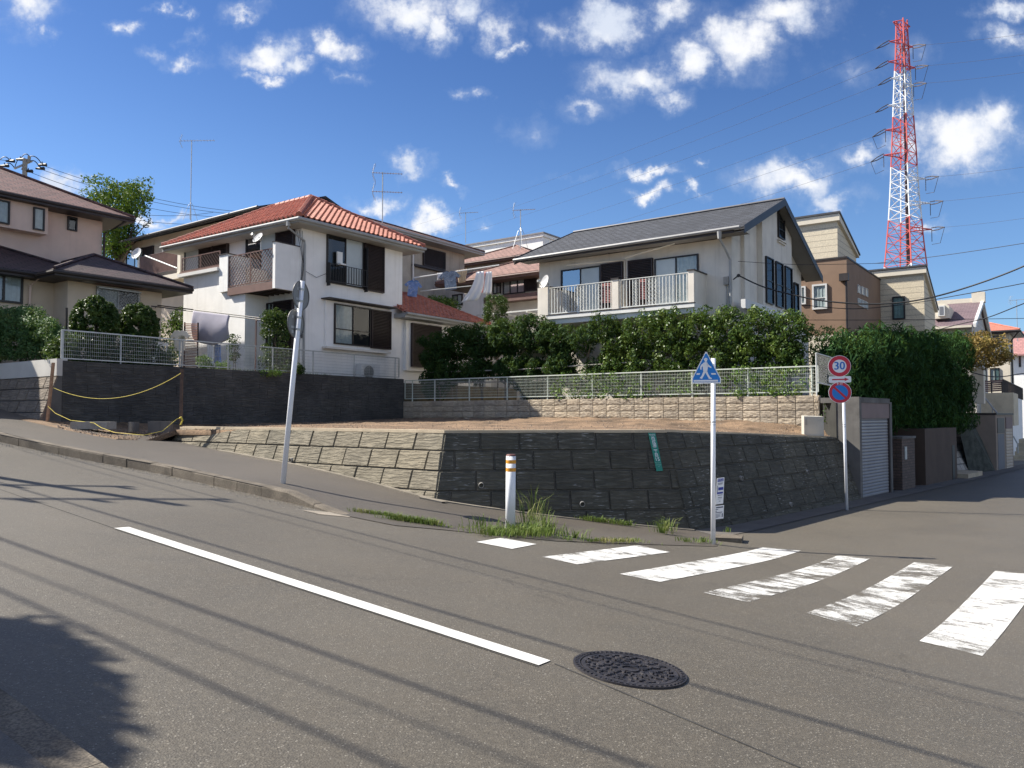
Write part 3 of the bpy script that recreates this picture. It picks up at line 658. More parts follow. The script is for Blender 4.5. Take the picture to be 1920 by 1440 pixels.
# pale footing strip where the wall meets the pavement
def foot(P0, d, n, s0, s1, w0, w1, k=40):
    o = []
    for i in range(k + 1):
        s_ = lerp(s0, s1, i / k); h = 1.0
        for _ in range(12):
            q = Vector((P0[0], P0[1], 0)) + d * s_ + n * (BAT * h); h = ZT - (g(q.x, q.y) + .10)
        o.append((q + n * w0, q + n * w1))
    return o
fa = foot(T1, dlf, nl_, 6.3, -.42, .02, .13) + foot(T1, dm, nm_, -.42, 4.1, .02, .13)
mb = MB(); vs = []
def pav_z(q): return raise_at(q, .85) + g(q.x, q.y) + .004
for a, b in fa: vs += [(a.x, a.y, pav_z(a) + .02), (b.x, b.y, pav_z(b) + .014), (b.x, b.y, pav_z(b) - .1)]
mb.add(vs, [(3 * i + j, 3 * i + 3 + j, 3 * i + 4 + j, 3 * i + 1 + j) for i in range(len(fa) - 1) for j in (0, 1)])
mb.build('wall_footing', M('footing', (.20, .175, .14), .9, .2, 4, stain=.4, ss=3, fine=.4), recalc=False, kind='structure')
def weep(px, py, P0, d, n, r=.045):
    # intersect ray with battered plane: n.(X - P0) = BAT*(ZT - z)
    a, b = ray(px, py); Y = (n.x * P0[0] + n.y * P0[1] + BAT * ZT) / (n.x * a + n.y + BAT * b); c = Vector((a * Y, Y, b * Y)); ax = (n + Vector((0, 0, -.1))).normalized()
    m_ = MB(); N = 18; u = Vector((0, 0, 1)); w_ = ax.cross(u).normalized(); u = w_.cross(ax)
    rings = []
    for rr, oo in ((r, -.02), (r, .07), (r * .8, .07), (r * .8, -.02)):
        rings.append([c + ax * oo + (u * math.cos(t) + w_ * math.sin(t)) * rr for t in [2 * math.pi * j / N for j in range(N)]])
    vs = sum(rings, []); m_.add(vs, [(k * N + j, k * N + (j + 1) % N, (k + 1) * N + (j + 1) % N, (k + 1) * N + j) for k in range(3) for j in range(N)], 0)
    m_.add([q + ax * .022 for q in rings[3]], [tuple(range(N))], 1); m_.build('drain_pipe', [concrete, black_m], rw, recalc=False); return c
for px, py, P0, d, n in ((902, 909, T1, dm, nm_), (1091, 944, T1, dm, nm_), (549, 862, T1, dlf, nl_), (1386, 896, T2, SRD, nr_), (1510, 884, T2, SRD, nr_), (1479, 945, T2, SRD, nr_)): weep(px, py, P0, d, n)

# ---------------------------------------------------------------- lot soil
CW = Vector((-3.98, 29.0, 0)); RW = Vector((7.95, 20.4, 0)); LW = Vector((-11.0, 19.3, 0))
fr_ = [(-11.6, 18.6, g(-11.6, 18.6) + .22), (-9.8, 17.6, g(-9.8, 17.6) + .21), (-8.5, 17.0, g(-8.5, 17.0) + .22), (-8.15, 17.6, g(-8.15, 17.6) + .22), (-7.78, 18.3, ZT - .06), (T1.x - 3, T1.y + 2.40, ZT - .01), (T1.x, T1.y + .12, ZT), (T2.x - 1.9, T2.y + .5, ZT), (T2.x, T2.y + .12, ZT), (T2.x + SRD.x * 4, T2.y + SRD.y * 4 + .1, ZT - .13), (T2.x + SRD.x * LR, T2.y + SRD.y * LR + .1, ZT - .27)]
bk_ = [(-11.3, 19.4, -.10), (-10.2, 20.6, -.14), (-9.3, 21.8, -.2), (-8.8, 22.5, -.21), (-8, 23.6, -.22), (-6, 26.3, -.20), (-4, 29.2, -.08), (-.3, 26.6, -.06), (3.5, 23.8, -.07), (5.6, 22.2, -.10), (8.3, 20.6, -.18)]
from mathutils import noise as mnoise
mb = MB(); NU, NV = 230, 60; vs = []
for i in range(NU + 1):
    a = path_pt(fr_, 10 * i / NU); b = path_pt(bk_, 10 * i / NU)
    for j in range(NV + 1):
        t = max(0, j - 1) / (NV - 1); q = a.lerp(b, t); q.z = a.z + (b.z - a.z) * t ** 2.2; q.z -= .5 if (j == 0 and 10 * i / NU < 3.3) else (.12 if j == 0 else 0); nzv = mnoise.fractal(Vector((q.x * .9, q.y * .9, 0)), 1.0, 2.0, 5)
        bumpy = .01 * math.sin(math.pi * min(1, t * 3)) ; mound = .05 * math.exp(-((t - .72) / .22) ** 2) * smooth01((q.x + 2) / 4)
        vs.append((q.x, q.y, q.z + ((.012 + .02 * smooth01((q.x + 1) / 3) + .06 * t * t * smooth01((q.x + 3) / 3)) * nzv + (.008 + .03 * t) * mnoise.noise(Vector((q.x * 6, q.y * 6, 2)))) * min(1, t * 5 + .05) + mound + bumpy * .4))
mb.add(vs, [(i * (NV + 1) + j, (i + 1) * (NV + 1) + j, (i + 1) * (NV + 1) + j + 1, i * (NV + 1) + j + 1) for i in range(NU) for j in range(NV)])
mb.build('bare_soil', soil, recalc=False, smooth=True, kind='structure')
# clods and rubble (uncountable)
mb = MB(); rg = random.Random(8)
for k in range(3200):
    if k < 900: u, v = rg.uniform(.6, 4.2), rg.uniform(.0, .6)
    else: u, v = rg.uniform(4, 10), rg.random() ** 1.6
    a = path_pt(fr_, u); b = path_pt(bk_, u); q = a.lerp(b, v); r = rg.uniform(.008, .03) * (1.6 if k < 420 else 1)
    q.z = a.z + (b.z - a.z) * v ** 2.2; z = q.z + .005 + .05 * math.exp(-((v - .72) / .22) ** 2) * smooth01((q.x + 2) / 4); rot = rg.uniform(0, 3)
    pts = [(q.x + math.cos(rot + t) * r * rg.uniform(.7, 1.2), q.y + math.sin(rot + t) * r * rg.uniform(.7, 1.2), z - r * .4) for t in (0, 1.57, 3.14, 4.71)]
    mb.add(pts + [(q.x, q.y, z + r * .7)], [(0, 1, 4), (1, 2, 4), (2, 3, 4), (3, 0, 4)])
mb.build('rubble', M('rubble', (.25, .19, .14), .95, .4, 3), recalc=False, label='scattered clods and stones over the bare soil', cat='rubble', kind='stuff')
# broken slabs at the lot mouth
def slab(px0, px1, py, Y, h, th, mat, lab):
    a = at(px0, py, Y); b = at(px1, py, Y - .1); m_ = MB(); n_ = Vector((0, th, 0)); up_ = Vector((0, 0, h)); dn = Vector((0, 0, -.12))
    m_.hexa([a + dn, b + dn, b + dn + n_, a + dn + n_, a + up_, b + up_, b + up_ + n_, a + up_ + n_]); m_.build('concrete_block', mat, label=lab, cat='concrete block')
slab(132, 200, 795, 18.2, .05, .45, concrete, 'flat broken concrete slab at the mouth of the lot')
slab(240, 252, 800, 18.9, .11, .25, concrete_grey, 'small square concrete block between the slab and the long block')
slab(277, 318, 801, 19.0, .14, .2, concrete_grey, 'long low concrete block by the rope stake')

# raised garden grounds behind the walls
def plat(name, pts, z, zb, mat, **kw):
    m_ = MB(); m_.prism([(x, y, zb) for x, y in pts], (0, 0, z - zb)); return m_.build(name, mat, kind='structure', **kw)
garden_soil = M('garden_soil', (.12, .10, .06), .95, .3, 3, fine=.4)
nL = -DR
gp = lambda P, a, b: (P.x + DL.x * a + DR.x * b, P.y + DL.y * a + DR.y * b)
plat('garden_terrace', [gp(LW, .12, .05), gp(CW, .12, .05), gp(CW, .12, 46), gp(LW, 60, 58), gp(LW, 60, .3)], 1.22, -2, garden_soil)
plat('garden_terrace', [gp(CW, .1, .15), gp(RW, .0, .15), (8.35, 20.2), (B2 + SRD * 8.9 + Vector((-.5, .5, 0)))[:2], (B2 + SRD * 15 + Vector((-.8, .8, 0)))[:2], (16.3, 30.5), (22.0, 45.0), gp(CW, -6, 46), gp(CW, .1, 40)], .36, -3, garden_soil)

# dark wall under the white house, with the mesh fence on it
dw = thing('garden_wall', LW + Vector((0, 0, -.6)), 'dark stained concrete block wall below the white house, in shade', 'wall')
nW = Vector((DR.y, -DR.x, 0)); LD = (CW - LW).length
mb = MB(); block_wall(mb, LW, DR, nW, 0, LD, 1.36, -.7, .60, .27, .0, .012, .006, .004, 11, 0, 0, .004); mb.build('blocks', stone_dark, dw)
mb = MB(); a = LW; b = CW
mb.hexa([a + Vector((0, 0, -.8)), b + Vector((0, 0, -.8)), b - nW * .2 + Vector((0, 0, -.8)), a - nW * .2 + Vector((0, 0, -.8)), a + Vector((0, 0, 1.35)), b + Vector((0, 0, 1.35)), b - nW * .2 + Vector((0, 0, 1.35)), a - nW * .2 + Vector((0, 0, 1.35))])
mb.build('wall_core', concrete_grey, dw)
# tan rough block wall at the back of the lot
tw = thing('block_wall', (CW + RW) / 2, 'tan rough faced concrete block wall at the back of the bare lot', 'wall')
DT = (RW - CW).normalized(); nT = Vector((DT.y, -DT.x, 0)); LT = (RW - CW).length
mb = MB(); block_wall(mb, CW, DT, nT, 0, LT, .535, -.4, .47, .195, 0, .030, .007, .003, 12, 0, 0, .006, .0035, half=False); mb.build('blocks', stone_tan, tw)
mb = MB(); e0 = Vector((0, 0, -.5)); e1_ = Vector((0, 0, .53))
mb.hexa([CW + e0, RW + e0, RW - nT * .15 + e0, CW - nT * .15 + e0, CW + e1_, RW + e1_, RW - nT * .15 + e1_, CW - nT * .15 + e1_]); mb.build('wall_core', M('tan_mortar', (.22, .19, .15), .9, .1), tw)

def mesh_fence(name, P0, d, L, z0, z1, posts, mat, label, sp=.05, hrows=7, nrm=None, parent_loc=None):
    t = thing(name, (P0[0], P0[1], z0 - .1), label, 'fence'); nrm = nrm or Vector((d.y, -d.x, 0)); P0 = Vector((P0[0], P0[1], 0))
    mb = MB(); A = lambda s_, z, o=0: P0 + d * s_ + nrm * o + Vector((0, 0, z))
    def bar(s0, s1, z, r): 
        mb.hexa([A(s0, z - r, -r), A(s1, z - r, -r), A(s1, z - r, r), A(s0, z - r, r), A(s0, z + r, -r), A(s1, z + r, -r), A(s1, z + r, r), A(s0, z + r, r)])
    def vbar(s_, za, zb, r, rr=None):
        mb.hexa([A(s_ - r, za, -r), A(s_ + r, za, -r), A(s_ + r, za, r), A(s_ - r, za, r), A(s_ - r, zb, -r), A(s_ + r, zb, -r), A(s_ + r, zb, r), A(s_ - r, zb, r)])
    bar(0, L, z1, .016); bar(0, L, z0, .013); vbar(0, z0, z1, .015); vbar(L, z0, z1, .015); mb.build('frame_rail', mat, t); mb = MB()
    for k in range(1, hrows): bar(0, L, z0 + (z1 - z0) * k / hrows, .0028)
    s_ = sp
    while s_ < L: vbar(s_, z0, z1, .0019); s_ += sp
    mb.build('wire_mesh', mat, t, recalc=False)
    for s_ in posts:
        mb = MB(); mb.tube([A(s_, z0 - .16, -.02), A(s_, z1 + .01, -.02)], .022, 8); mb.build('post', mat, t)
    return t
pp = [vsolve(px, LW, DR) for px in (109, 229, 340, 431, 515, 591, 668, 745)]
mesh_fence('mesh_fence', LW - nW * .10, DR, LD - .15, 1.42, 2.12, [max(.05, q) for q in pp], alu, 'grey metal mesh fence on the dark wall under the white house')
pt_ = [vsolve(px, CW, DT) for px in (770, 812, 877, 948, 1024, 1108, 1200, 1296, 1401, 1521)]
mesh_fence('mesh_fence', CW - nT * .07, DT, LT - .05, .63, 1.30, [q for q in pt_ if q < LT], fence_green, 'pale mesh fence on the tan block wall in front of the hedge')
# ---------------------------------------------------------------- houses
class House:
    """axes: a along DL (uphill, to the left), b along DR (away, along the side road), from the near corner K"""
    def __init__(s, K): s.K = Vector((K[0], K[1], 0))
    def p(s, a, b, z): return s.K + DL * a + DR * b + Vector((0, 0, z))
    def L(s, px, py, b=0):    # point on the left facade plane b = const -> (a, z)
        ax, az = ray(px, py); n = DR; Y = (n.dot(s.K) + b) / (n.x * ax + n.y); q = Vector((ax * Y, Y, 0)) - s.K; return q.dot(DL), az * Y
    def Rr(s, px, py, a=0):   # point on the right facade plane a = const -> (b, z)
        ax, az = ray(px, py); n = DL; Y = (n.dot(s.K) + a) / (n.x * ax + n.y); q = Vector((ax * Y, Y, 0)) - s.K; return q.dot(DR), az * Y
    def box(s, mb, a0, a1, b0, b1, z0, z1, mi=0):
        mb.hexa([s.p(a0, b0, z0), s.p(a1, b0, z0), s.p(a1, b1, z0), s.p(a0, b1, z0), s.p(a0, b0, z1), s.p(a1, b0, z1), s.p(a1, b1, z1), s.p(a0, b1, z1)], mi)
    def fbox(s, mb, face, pl, s0, s1, z0, z1, o0, o1, mi=0):   # o measured outward from plane pl
        if face == 'L': s.box(mb, s0, s1, pl - o1, pl - o0, z0, z1, mi)
        else: s.box(mb, pl - o1, pl - o0, s0, s1, z0, z1, mi)
    def fp(s, face, pl, s_, z, o): return s.p(s_, pl - o, z) if face == 'L' else s.p(pl - o, s_, z)
    def span(s, face, pl, px0, py0, px1, py1):   # two opposite corners in the picture -> (s0, s1, z0, z1)
        f = s.L if face == 'L' else s.Rr; a = f(px0, py0, pl); b = f(px1, py1, pl)
        return min(a[0], b[0]), max(a[0], b[0]), min(a[1], b[1]), max(a[1], b[1])
    def quad(s, face, pl, pts):
        f = s.L if face == 'L' else s.Rr; return [f(px, py, pl) for px, py in pts]

def window(H, par, face, pl, sp_, fill=('dark', 'dark'), fm=None, fw=.045, dep=.07, sashes=None, mid=None, label=None):
    """frame with panes; each pane has glass in front and a curtain / dark sheet for an unlit room behind"""
    s0, s1, z0, z1 = sp_; fm = fm or frame_dark; n = len(fill); mb = MB()
    H.fbox(mb, face, pl, s0, s1, z0, z0 + fw, 0, dep); H.fbox(mb, face, pl, s0, s1, z1 - fw, z1, 0, dep)
    H.fbox(mb, face, pl, s0, s0 + fw, z0 + fw, z1 - fw, 0, dep); H.fbox(mb, face, pl, s1 - fw, s1, z0 + fw, z1 - fw, 0, dep)
    cs = sashes or [s0 + (s1 - s0) * i / n for i in range(n + 1)]
    for c in cs[1:-1]: H.fbox(mb, face, pl, c - fw * .5, c + fw * .5, z0 + fw, z1 - fw, 0, dep * .8)
    if mid:
        for m_ in mid: zz = lerp(z0, z1, m_); H.fbox(mb, face, pl, s0 + fw, s1 - fw, zz - .015, zz + .015, 0, dep * .7)
    f = mb.build('window', fm, par)
    if label: f['label'] = label
    for i, kind in enumerate(fill):
        a, b = cs[i] + fw * .5, cs[i + 1] - fw * .5
        m1 = MB(); o = dep * .45; m1.poly([H.fp(face, pl, a, z0 + fw, o), H.fp(face, pl, b, z0 + fw, o), H.fp(face, pl, b, z1 - fw, o), H.fp(face, pl, a, z1 - fw, o)])
        m1.build('pane', frost if kind == 'frost' else glass, f, recalc=False)
        if kind == 'frost': continue
        m2 = MB(); o2 = .012; mats = {'dark': room_dark, 'curtain': curtain_m, 'green': curtain_green, 'half': room_dark}
        if kind == 'dark': m2.poly([H.fp(face, pl, a, z0 + fw, o2), H.fp(face, pl, b, z0 + fw, o2), H.fp(face, pl, b, z1 - fw, o2), H.fp(face, pl, a, z1 - fw, o2)]); m2.build('unlit_room_sheet', room_dark, f, recalc=False)  # flat dark sheet painted as the shade of the room behind the pane
        else:
            k = max(6, int((b - a) / .035)); vs = []
            for j in range(k + 1):
                x = lerp(a, b, j / k); oo = o2 + .008 + .008 * math.sin(x * 46) + .004 * math.sin(x * 97); vs += [H.fp(face, pl, x, z0 + fw, oo), H.fp(face, pl, x, z1 - fw, oo)]
            m2.add(vs, [(2 * j, 2 * j + 2, 2 * j + 3, 2 * j + 1) for j in range(k)]); m2.build('curtain', mats[kind], f, recalc=False)
    return f
def shutter(H, par, face, pl, sp_, mat=None, dep=.11, pitch=.055, split=None):
    s0, s1, z0, z1 = sp_; mb = MB(); e = .03
    for a, b, c, d in ((s0, s1, z0, z0 + e), (s0, s1, z1 - e, z1), (s0, s0 + e, z0 + e, z1 - e), (s1 - e, s1, z0 + e, z1 - e)): H.fbox(mb, face, pl, a, b, c, d, 0, dep)
    if split: H.fbox(mb, face, pl, split - e / 2, split + e / 2, z0 + e, z1 - e, 0, dep)
    H.fbox(mb, face, pl, s0 + e, s1 - e, z0 + e, z1 - e, 0, .02)
    z = z0 + e + .005
    while z < z1 - e - pitch * .5:
        q = [(z, .03), (z + pitch * .75, .03), (z + pitch * .45, dep * .9), (z + pitch * .2, dep * .9)]
        vs = [H.fp(face, pl, s0 + e, zz, oo) for zz, oo in q] + [H.fp(face, pl, s1 - e, zz, oo) for zz, oo in q]
        mb.add(vs, [(0, 1, 2, 3), (7, 6, 5, 4), (0, 4, 5, 1), (1, 5, 6, 2), (2, 6, 7, 3), (3, 7, 4, 0)]); z += pitch
    return mb.build('louvred_shutter', mat or shutter_m, par, recalc=False)
def gutter(H, par, pts, r=.055, mat=None, name='gutter'):
    mb = MB(); mb.tube(pts, r, 8); return mb.build(name, mat or trim_grey, par)
def slab_poly(mb, pts, th, mi=0):   # roof plane polygon with thickness downward
    mb.prism(pts, (0, 0, -th), mi)
def tile_plane(mb, O, U, V, poly, cw=.225, rh=.25, lift=.0):
    """rows of rounded tiles on a plane; poly in (u, v), convex"""
    N = U.cross(V).normalized(); N = N if N.z > 0 else -N
    vs_ = [q[1] for q in poly]
    def ulim(v):
        xs_ = []
        for (u0, v0), (u1, v1) in zip(poly, poly[1:] + poly[:1]):
            if (v0 - v) * (v1 - v) <= 0 and abs(v1 - v0) > 1e-9: xs_.append(u0 + (u1 - u0) * (v - v0) / (v1 - v0))
        return (min(xs_), max(xs_)) if xs_ else (0, 0)
    prof = [(0, .0), (.30, .004), (.42, .03), (.56, .062), (.70, .07), (.84, .055), (1.0, .0)]
    v = min(vs_); vmax = max(vs_)
    while v < vmax - .02:
        v1 = min(v + rh, vmax); lo0, hi0 = ulim(v + 1e-4); lo1, hi1 = ulim(v1 - 1e-4); u = math.floor(min(lo0, lo1) / cw) * cw
        while u < max(hi0, hi1):
            q0, q1 = [], []
            for f_, h in prof:
                x = u + f_ * cw; xa = min(max(x, lo0), hi0); xb = min(max(x, lo1), hi1)
                q0.append(O + U * xa + V * v + N * (h + .052 + lift)); q1.append(O + U * xb + V * (v1 + .01) + N * (h + lift))
            k = len(prof); fr = [q - N * .055 for q in q0]
            if (q0[-1] - q0[0]).length > .01 or (q1[-1] - q1[0]).length > .01:
                mb.add(q0 + q1 + fr, [(i, i + 1, k + i + 1, k + i) for i in range(k - 1)] + [(2 * k + i, 2 * k + i + 1, i + 1, i) for i in range(k - 1)])
            u += cw
        v += rh
def ridge_tiles(mb, A, B, r=.10, step=.33):
    A, B = Vector(A), Vector(B); d = (B - A); L = d.length; d.normalize(); n = int(L / step) + 1
    for i in range(n):
        a = A + d * (L * i / n); b = A + d * (L * (i + 1) / n + .02); mb.tube([a, b], r * 1.13, 8, 0, r * .93)
def vrail(H, mb, face, pl, s0, s1, z0, z1, sp=.11, r=.012, o=0, cap=.025):
    H.fbox(mb, face, pl, s0, s1, z1 - cap, z1, o - cap, o + cap); H.fbox(mb, face, pl, s0, s1, z0, z0 + .03, o - .015, o + .015)
    x = s0 + sp / 2
    while x < s1: H.fbox(mb, face, pl, x - r, x + r, z0 + .03, z1 - cap, o - r, o + r); x += sp
def lattice(H, mb, face, pl, s0, s1, z0, z1, sp=.09, r=.007, o=0, nseg=0):
    """diagonal crossing bars clipped to the rectangle"""
    w_, h = s1 - s0, z1 - z0; c = -h
    while c < w_:
        for sg in (1, -1):
            a0 = max(c, 0); a1 = min(c + h, w_)
            if a1 - a0 < .01: continue
            za, zb = a0 - c, a1 - c
            if sg < 0: za, zb = h - za, h - zb
            A = H.fp(face, pl, s0 + a0, z0 + za, o + .004 * sg); B = H.fp(face, pl, s0 + a1, z0 + zb, o + .004 * sg); mb.tube([A, B], r, 4)
        c += sp
def antenna(name, base, h, label, az=.6, legs=True, two=False, size=1.0):
    t = thing(name, base, label, 'antenna'); b = Vector(base); top = b + Vector((0, 0, h)); mb = MB(); mb.tube([b, top], .022, 6)
    if legs:
        for k in range(4): aa = az + k * math.pi / 2; q = b + Vector((math.cos(aa) * .35, math.sin(aa) * .35, -.02)); mb.tube([q, b + Vector((math.cos(aa) * .12, math.sin(aa) * .12, .75)), b + Vector((0, 0, .95))], .009, 4)
    mb.build('mast', alu, t)
    for k, zz in enumerate((h - .03, h - .75) if two else (h - .03,)):
        mb = MB(); d = Vector((math.cos(az), math.sin(az), 0.10 if not two else 0)).normalized(); n_ = Vector((-d.y, d.x, 0)).normalized(); c = b + Vector((0, 0, zz)); L = .75 * size
        mb.tube([c - d * L * .55, c + d * L], .012, 4)
        for i in range(11): q = c - d * L * .45 + d * L * 1.4 * i / 10; w_ = .13 * size; mb.tube([q - n_ * w_, q + n_ * w_], .006, 4)
        for sg in (1, -1):
            for i in range(3): q = c - d * (L * .5) + Vector((0, 0, sg * .10 * (i + 1))) - d * .05 * i * -1; mb.tube([q - n_ * .22, q + n_ * .22], .006, 4)
            mb.tube([c - d * L * .5, c - d * L * .42 + Vector((0, 0, sg * .34))], .008, 4)
        mb.build('yagi', alu, t)
    return t
def dish(name, c, ax, r, label, par_pole=None):
    """satellite dish: reflector, arm with feed, bracket"""
    t = thing(name, Vector(c), label, 'satellite dish'); ax = Vector(ax).normalized(); up_ = Vector((0, 0, 1)); u = up_.cross(ax).normalized(); w_ = ax.cross(u); c = Vector(c)
    mb = MB(); n = 24; vs = [c - ax * .02]; fs = []
    for k in range(1, 5):
        rr = r * k / 4
        vs += [c + u * rr * math.cos(2 * math.pi * j / n) * .93 + w_ * rr * math.sin(2 * math.pi * j / n) + ax * (rr * rr / r * .28 - .02) for j in range(n)]
    fs += [(0, 1 + j, 1 + (j + 1) % n) for j in range(n)]
    for k in range(3): fs += [(1 + k * n + j, 1 + (k + 1) * n + j, 1 + (k + 1) * n + (j + 1) % n, 1 + k * n + (j + 1) % n) for j in range(n)]
    mb.add(vs, fs); mb.build('reflector', M('dish_grey', (.50, .50, .50), .5, .05), t, recalc=False, smooth=True)
    mb = MB(); f = c + ax * r * 1.15 - w_ * r * .35; mb.tube([c - w_ * r * .95 + ax * .05, f], .014, 6); mb.disc(f + ax * .03, -ax + w_ * .3, w_, .045, .10, 12); mb.build('feed_arm', alu, t)
    mb = MB(); mb.tube([c - ax * .02, c - ax * .14, c - ax * .14 - Vector((0, 0, r * 1.5))], .022, 8)
    mb.box(c.x - .05 - ax.x * .1, c.x + .05 - ax.x * .1, c.y - .05 - ax.y * .1, c.y + .05 - ax.y * .1, c.z - .06, c.z + .06); mb.build('bracket', alu, t)
    return t

# ============ white house with the red tile roof ============
H1 = House((-7.07, 26.3)); G1 = 1.2
t1 = thing('white_house', H1.p(3.4, 2.4, G1), 'white two storey stucco house with terracotta tile roof and brown shutters', 'house')
EZ = 6.50; BW = 4.85; AW = 6.9
mb = MB(); H1.box(mb, 0, AW, 0, BW, G1 - .3, EZ + .05)
H1.box(mb, -.004, AW * .5, BW, 9.2, G1 - .3, 3.86)       # low wing at the back
lb = H1.L(459, 620, -.9)[0]; le = H1.L(343, 620, -.9)[0]
zt_ = H1.L(340, 522, -.9)[1]
H1.box(mb, lb, le, -.9, 0, G1 - .3, zt_); mb.build('wall', plaster_white, t1)
# roof: hip with a short ridge
ov = .6; pk = 2.45; RZ = EZ + (pk + ov) * .575
c00, c10, c11, c01 = (-ov, -ov), (AW + ov, -ov), (AW + ov, BW + ov), (-ov, BW + ov)
r0, r1_ = (pk, BW / 2), (AW - pk + .1, BW / 2)
def P1(ab, z): return H1.p(ab[0], ab[1], z)
mb = MB()
mb.add([P1(c00, EZ), P1(c10, EZ), P1(c11, EZ), P1(c01, EZ), P1(r0, RZ), P1(r1_, RZ)], [(0, 1, 5, 4), (1, 2, 5), (2, 3, 4, 5), (3, 0, 4)])
roof1 = mb.build('roof', roof_red, t1)
mb = MB()
def tilepoly(H, mb, A, B, C, D=None):   # eave A->B, top C (,D): build a local frame
    A, B, C = Vector(A), Vector(B), Vector(C); U = (B - A).normalized(); n_ = U.cross(C - A).normalized(); V = n_.cross(U)
    pts = [(0, 0), ((B - A).length, 0)]
    for q in ((C,) if D is None else (C, Vector(D))): pts.append(((q - A).dot(U), (q - A).dot(V)))
    tile_plane(mb, A, U, V, pts)
tilepoly(H1, mb, P1(c10, EZ), P1(c00, EZ), P1(r0, RZ), P1(r1_, RZ)); tilepoly(H1, mb, P1(c00, EZ), P1(c01, EZ), P1(r0, RZ)); tilepoly(H1, mb, P1(c11, EZ), P1(c10, EZ), P1(r1_, RZ))
mb.build('tiles', roof_red, roof1, recalc=False)
mb = MB(); up1 = Vector((0, 0, .07))
for a, b in ((P1(c00, EZ), P1(r0, RZ)), (P1(c01, EZ), P1(r0, RZ)), (P1(c10, EZ), P1(r1_, RZ)), (P1(c11, EZ), P1(r1_, RZ)), (P1(r0, RZ), P1(r1_, RZ))): ridge_tiles(mb, a + up1, b + up1, .095)
mb.build('ridge_tiles', roof_ridge, roof1)
mb = MB(); H1.box(mb, -ov, AW + ov, -ov, BW + ov, EZ - .17, EZ - .005); mb.build('eave', trim_grey, t1)
mb = MB(); H1.box(mb, -ov + .05, AW + ov - .05, -ov + .05, BW + ov - .05, EZ - .19, EZ - .16); mb.build('soffit', soffit_m, t1)
e_ = ov + .06
gutter(H1, t1, [H1.p(AW + ov, -e_, EZ - .03), H1.p(-e_, -e_, EZ - .07), H1.p(-e_, BW + ov, EZ - .05)], .055)
bb, _ = H1.Rr(566, 500, 0)
mb = MB(); q = H1.p(-ov - .02, -ov + .35, EZ - .1)
mb.tube([H1.p(-.1, -ov - .02, EZ - .12), H1.p(-.1, -ov - .02, EZ - .32), H1.p(-.06, .08, EZ - .62), H1.p(-.06, .10, EZ - .75), H1.p(-.06, .10, G1)], .035, 8); mb.tube([H1.p(-.1, -ov - .02, EZ - .06), H1.p(-.1, -ov - .02, EZ - .26)], .08, 8); mb.build('downpipe', trim_grey, t1)
for k in range(3):
    mb = MB(); mb.tube([H1.p(-.05 - .02 * k, -.25 + .1 * k, EZ - .3), H1.p(-.03, .02 + .03 * k, EZ - 1.2 - .1 * k), H1.p(-.02, -.03 + .03 * k, 4.6), H1.p(-.02, .03 * k, 2.6)], .008, 4); mb.build('wall_cable', wire_m, t1)
mb = MB(); mb.tube([H1.p(-.05, .05, 4.9), H1.p(-.06, .6, 4.72), H1.p(-.06, 1.1, 4.95)], .008, 4); mb.build('wall_cable', wire_m, t1)
# wing roof
mb = MB(); wz = 3.88; A = H1.p(-ov, 4.4, wz); B = H1.p(-ov, 9.65, wz); C = H1.p(1.6, 7.4, wz + 1.12); D = H1.p(1.6, 5.0, wz + 1.12); E = H1.p(3.6, 9.65, wz)
mb.add([A, B, C, D, E, H1.p(.0, 4.35, wz + .30)], [(0, 1, 2, 3), (1, 4, 2), (5, 0, 3)]); wr = mb.build('wing_roof', roof_red, t1, recalc=False)
mb = MB(); tilepoly(H1, mb, A, B, C, D); mb.build('tiles', roof_red, wr, recalc=False)
mb = MB(); ridge_tiles(mb, B + up1, C + up1, .09); ridge_tiles(mb, C + up1, D + up1, .09); mb.build('ridge_tiles', roof_ridge, wr)
mb = MB(); H1.box(mb, -ov, 3, 4.86, 9.6, wz - .16, wz - .01); H1.box(mb, -ov, -.0, 4.4, 4.85, wz - .16, wz - .01); mb.build('wing_eave', trim_grey, t1)
gutter(H1, t1, [H1.p(-e_, 4.4, wz - .02), H1.p(-e_, 9.65, wz - .06)], .055)
# right facade
S = H1.span('R', 0, 612, 437, 680, 513); W1 = window(H1, t1, 'R', 0, (S[0], S[1], 4.62, H1.Rr(612, 437)[1]), ('dark', 'frost'), sashes=None)
W1['label'] = 'upper window with a black railing'
s2, s3 = H1.Rr(681, 460)[0], H1.Rr(718, 465)[0]; ztop = H1.Rr(700, 457)[1]; shutter(H1, t1, 'R', 0, (s2 + .02, s3, 4.58, ztop))
mb = MB(); vrail(H1, mb, 'R', 0, S[0] - .03, s2 + .05, 4.66, 5.28, .12, .010, .20, .016)
for x in (S[0], s2 + .03): H1.fbox(mb, 'R', 0, x - .012, x + .012, 4.5, 6.1 if x > S[0] + .1 else 5.3, .05, .22)
mb.build('window_railing', black_m, t1)
q = H1.Rr(632, 470)
mb = MB(); H1.fbox(mb, 'R', 0, q[0] - .12, q[0] + .12, 5.35, 5.75, .10, .16); H1.fbox(mb, 'R', 0, q[0] - .1, q[0] + .16, 5.28, 5.33, .05, .3); mb.build('hanging_bracket', plastic_white, t1)
z0, z1 = H1.Rr(622, 645)[1], H1.Rr(622, 569)[1]; a0, a1, a2 = H1.Rr(622, 600)[0], H1.Rr(690, 600)[0], H1.Rr(727, 600)[0]
window(H1, t1, 'R', -.10, (a0, a1, z0, z1), ('curtain', 'dark'), mid=(.38,)); shutter(H1, t1, 'R', -.10, (a1 + .02, a2, z0 - .03, z1 - .02))
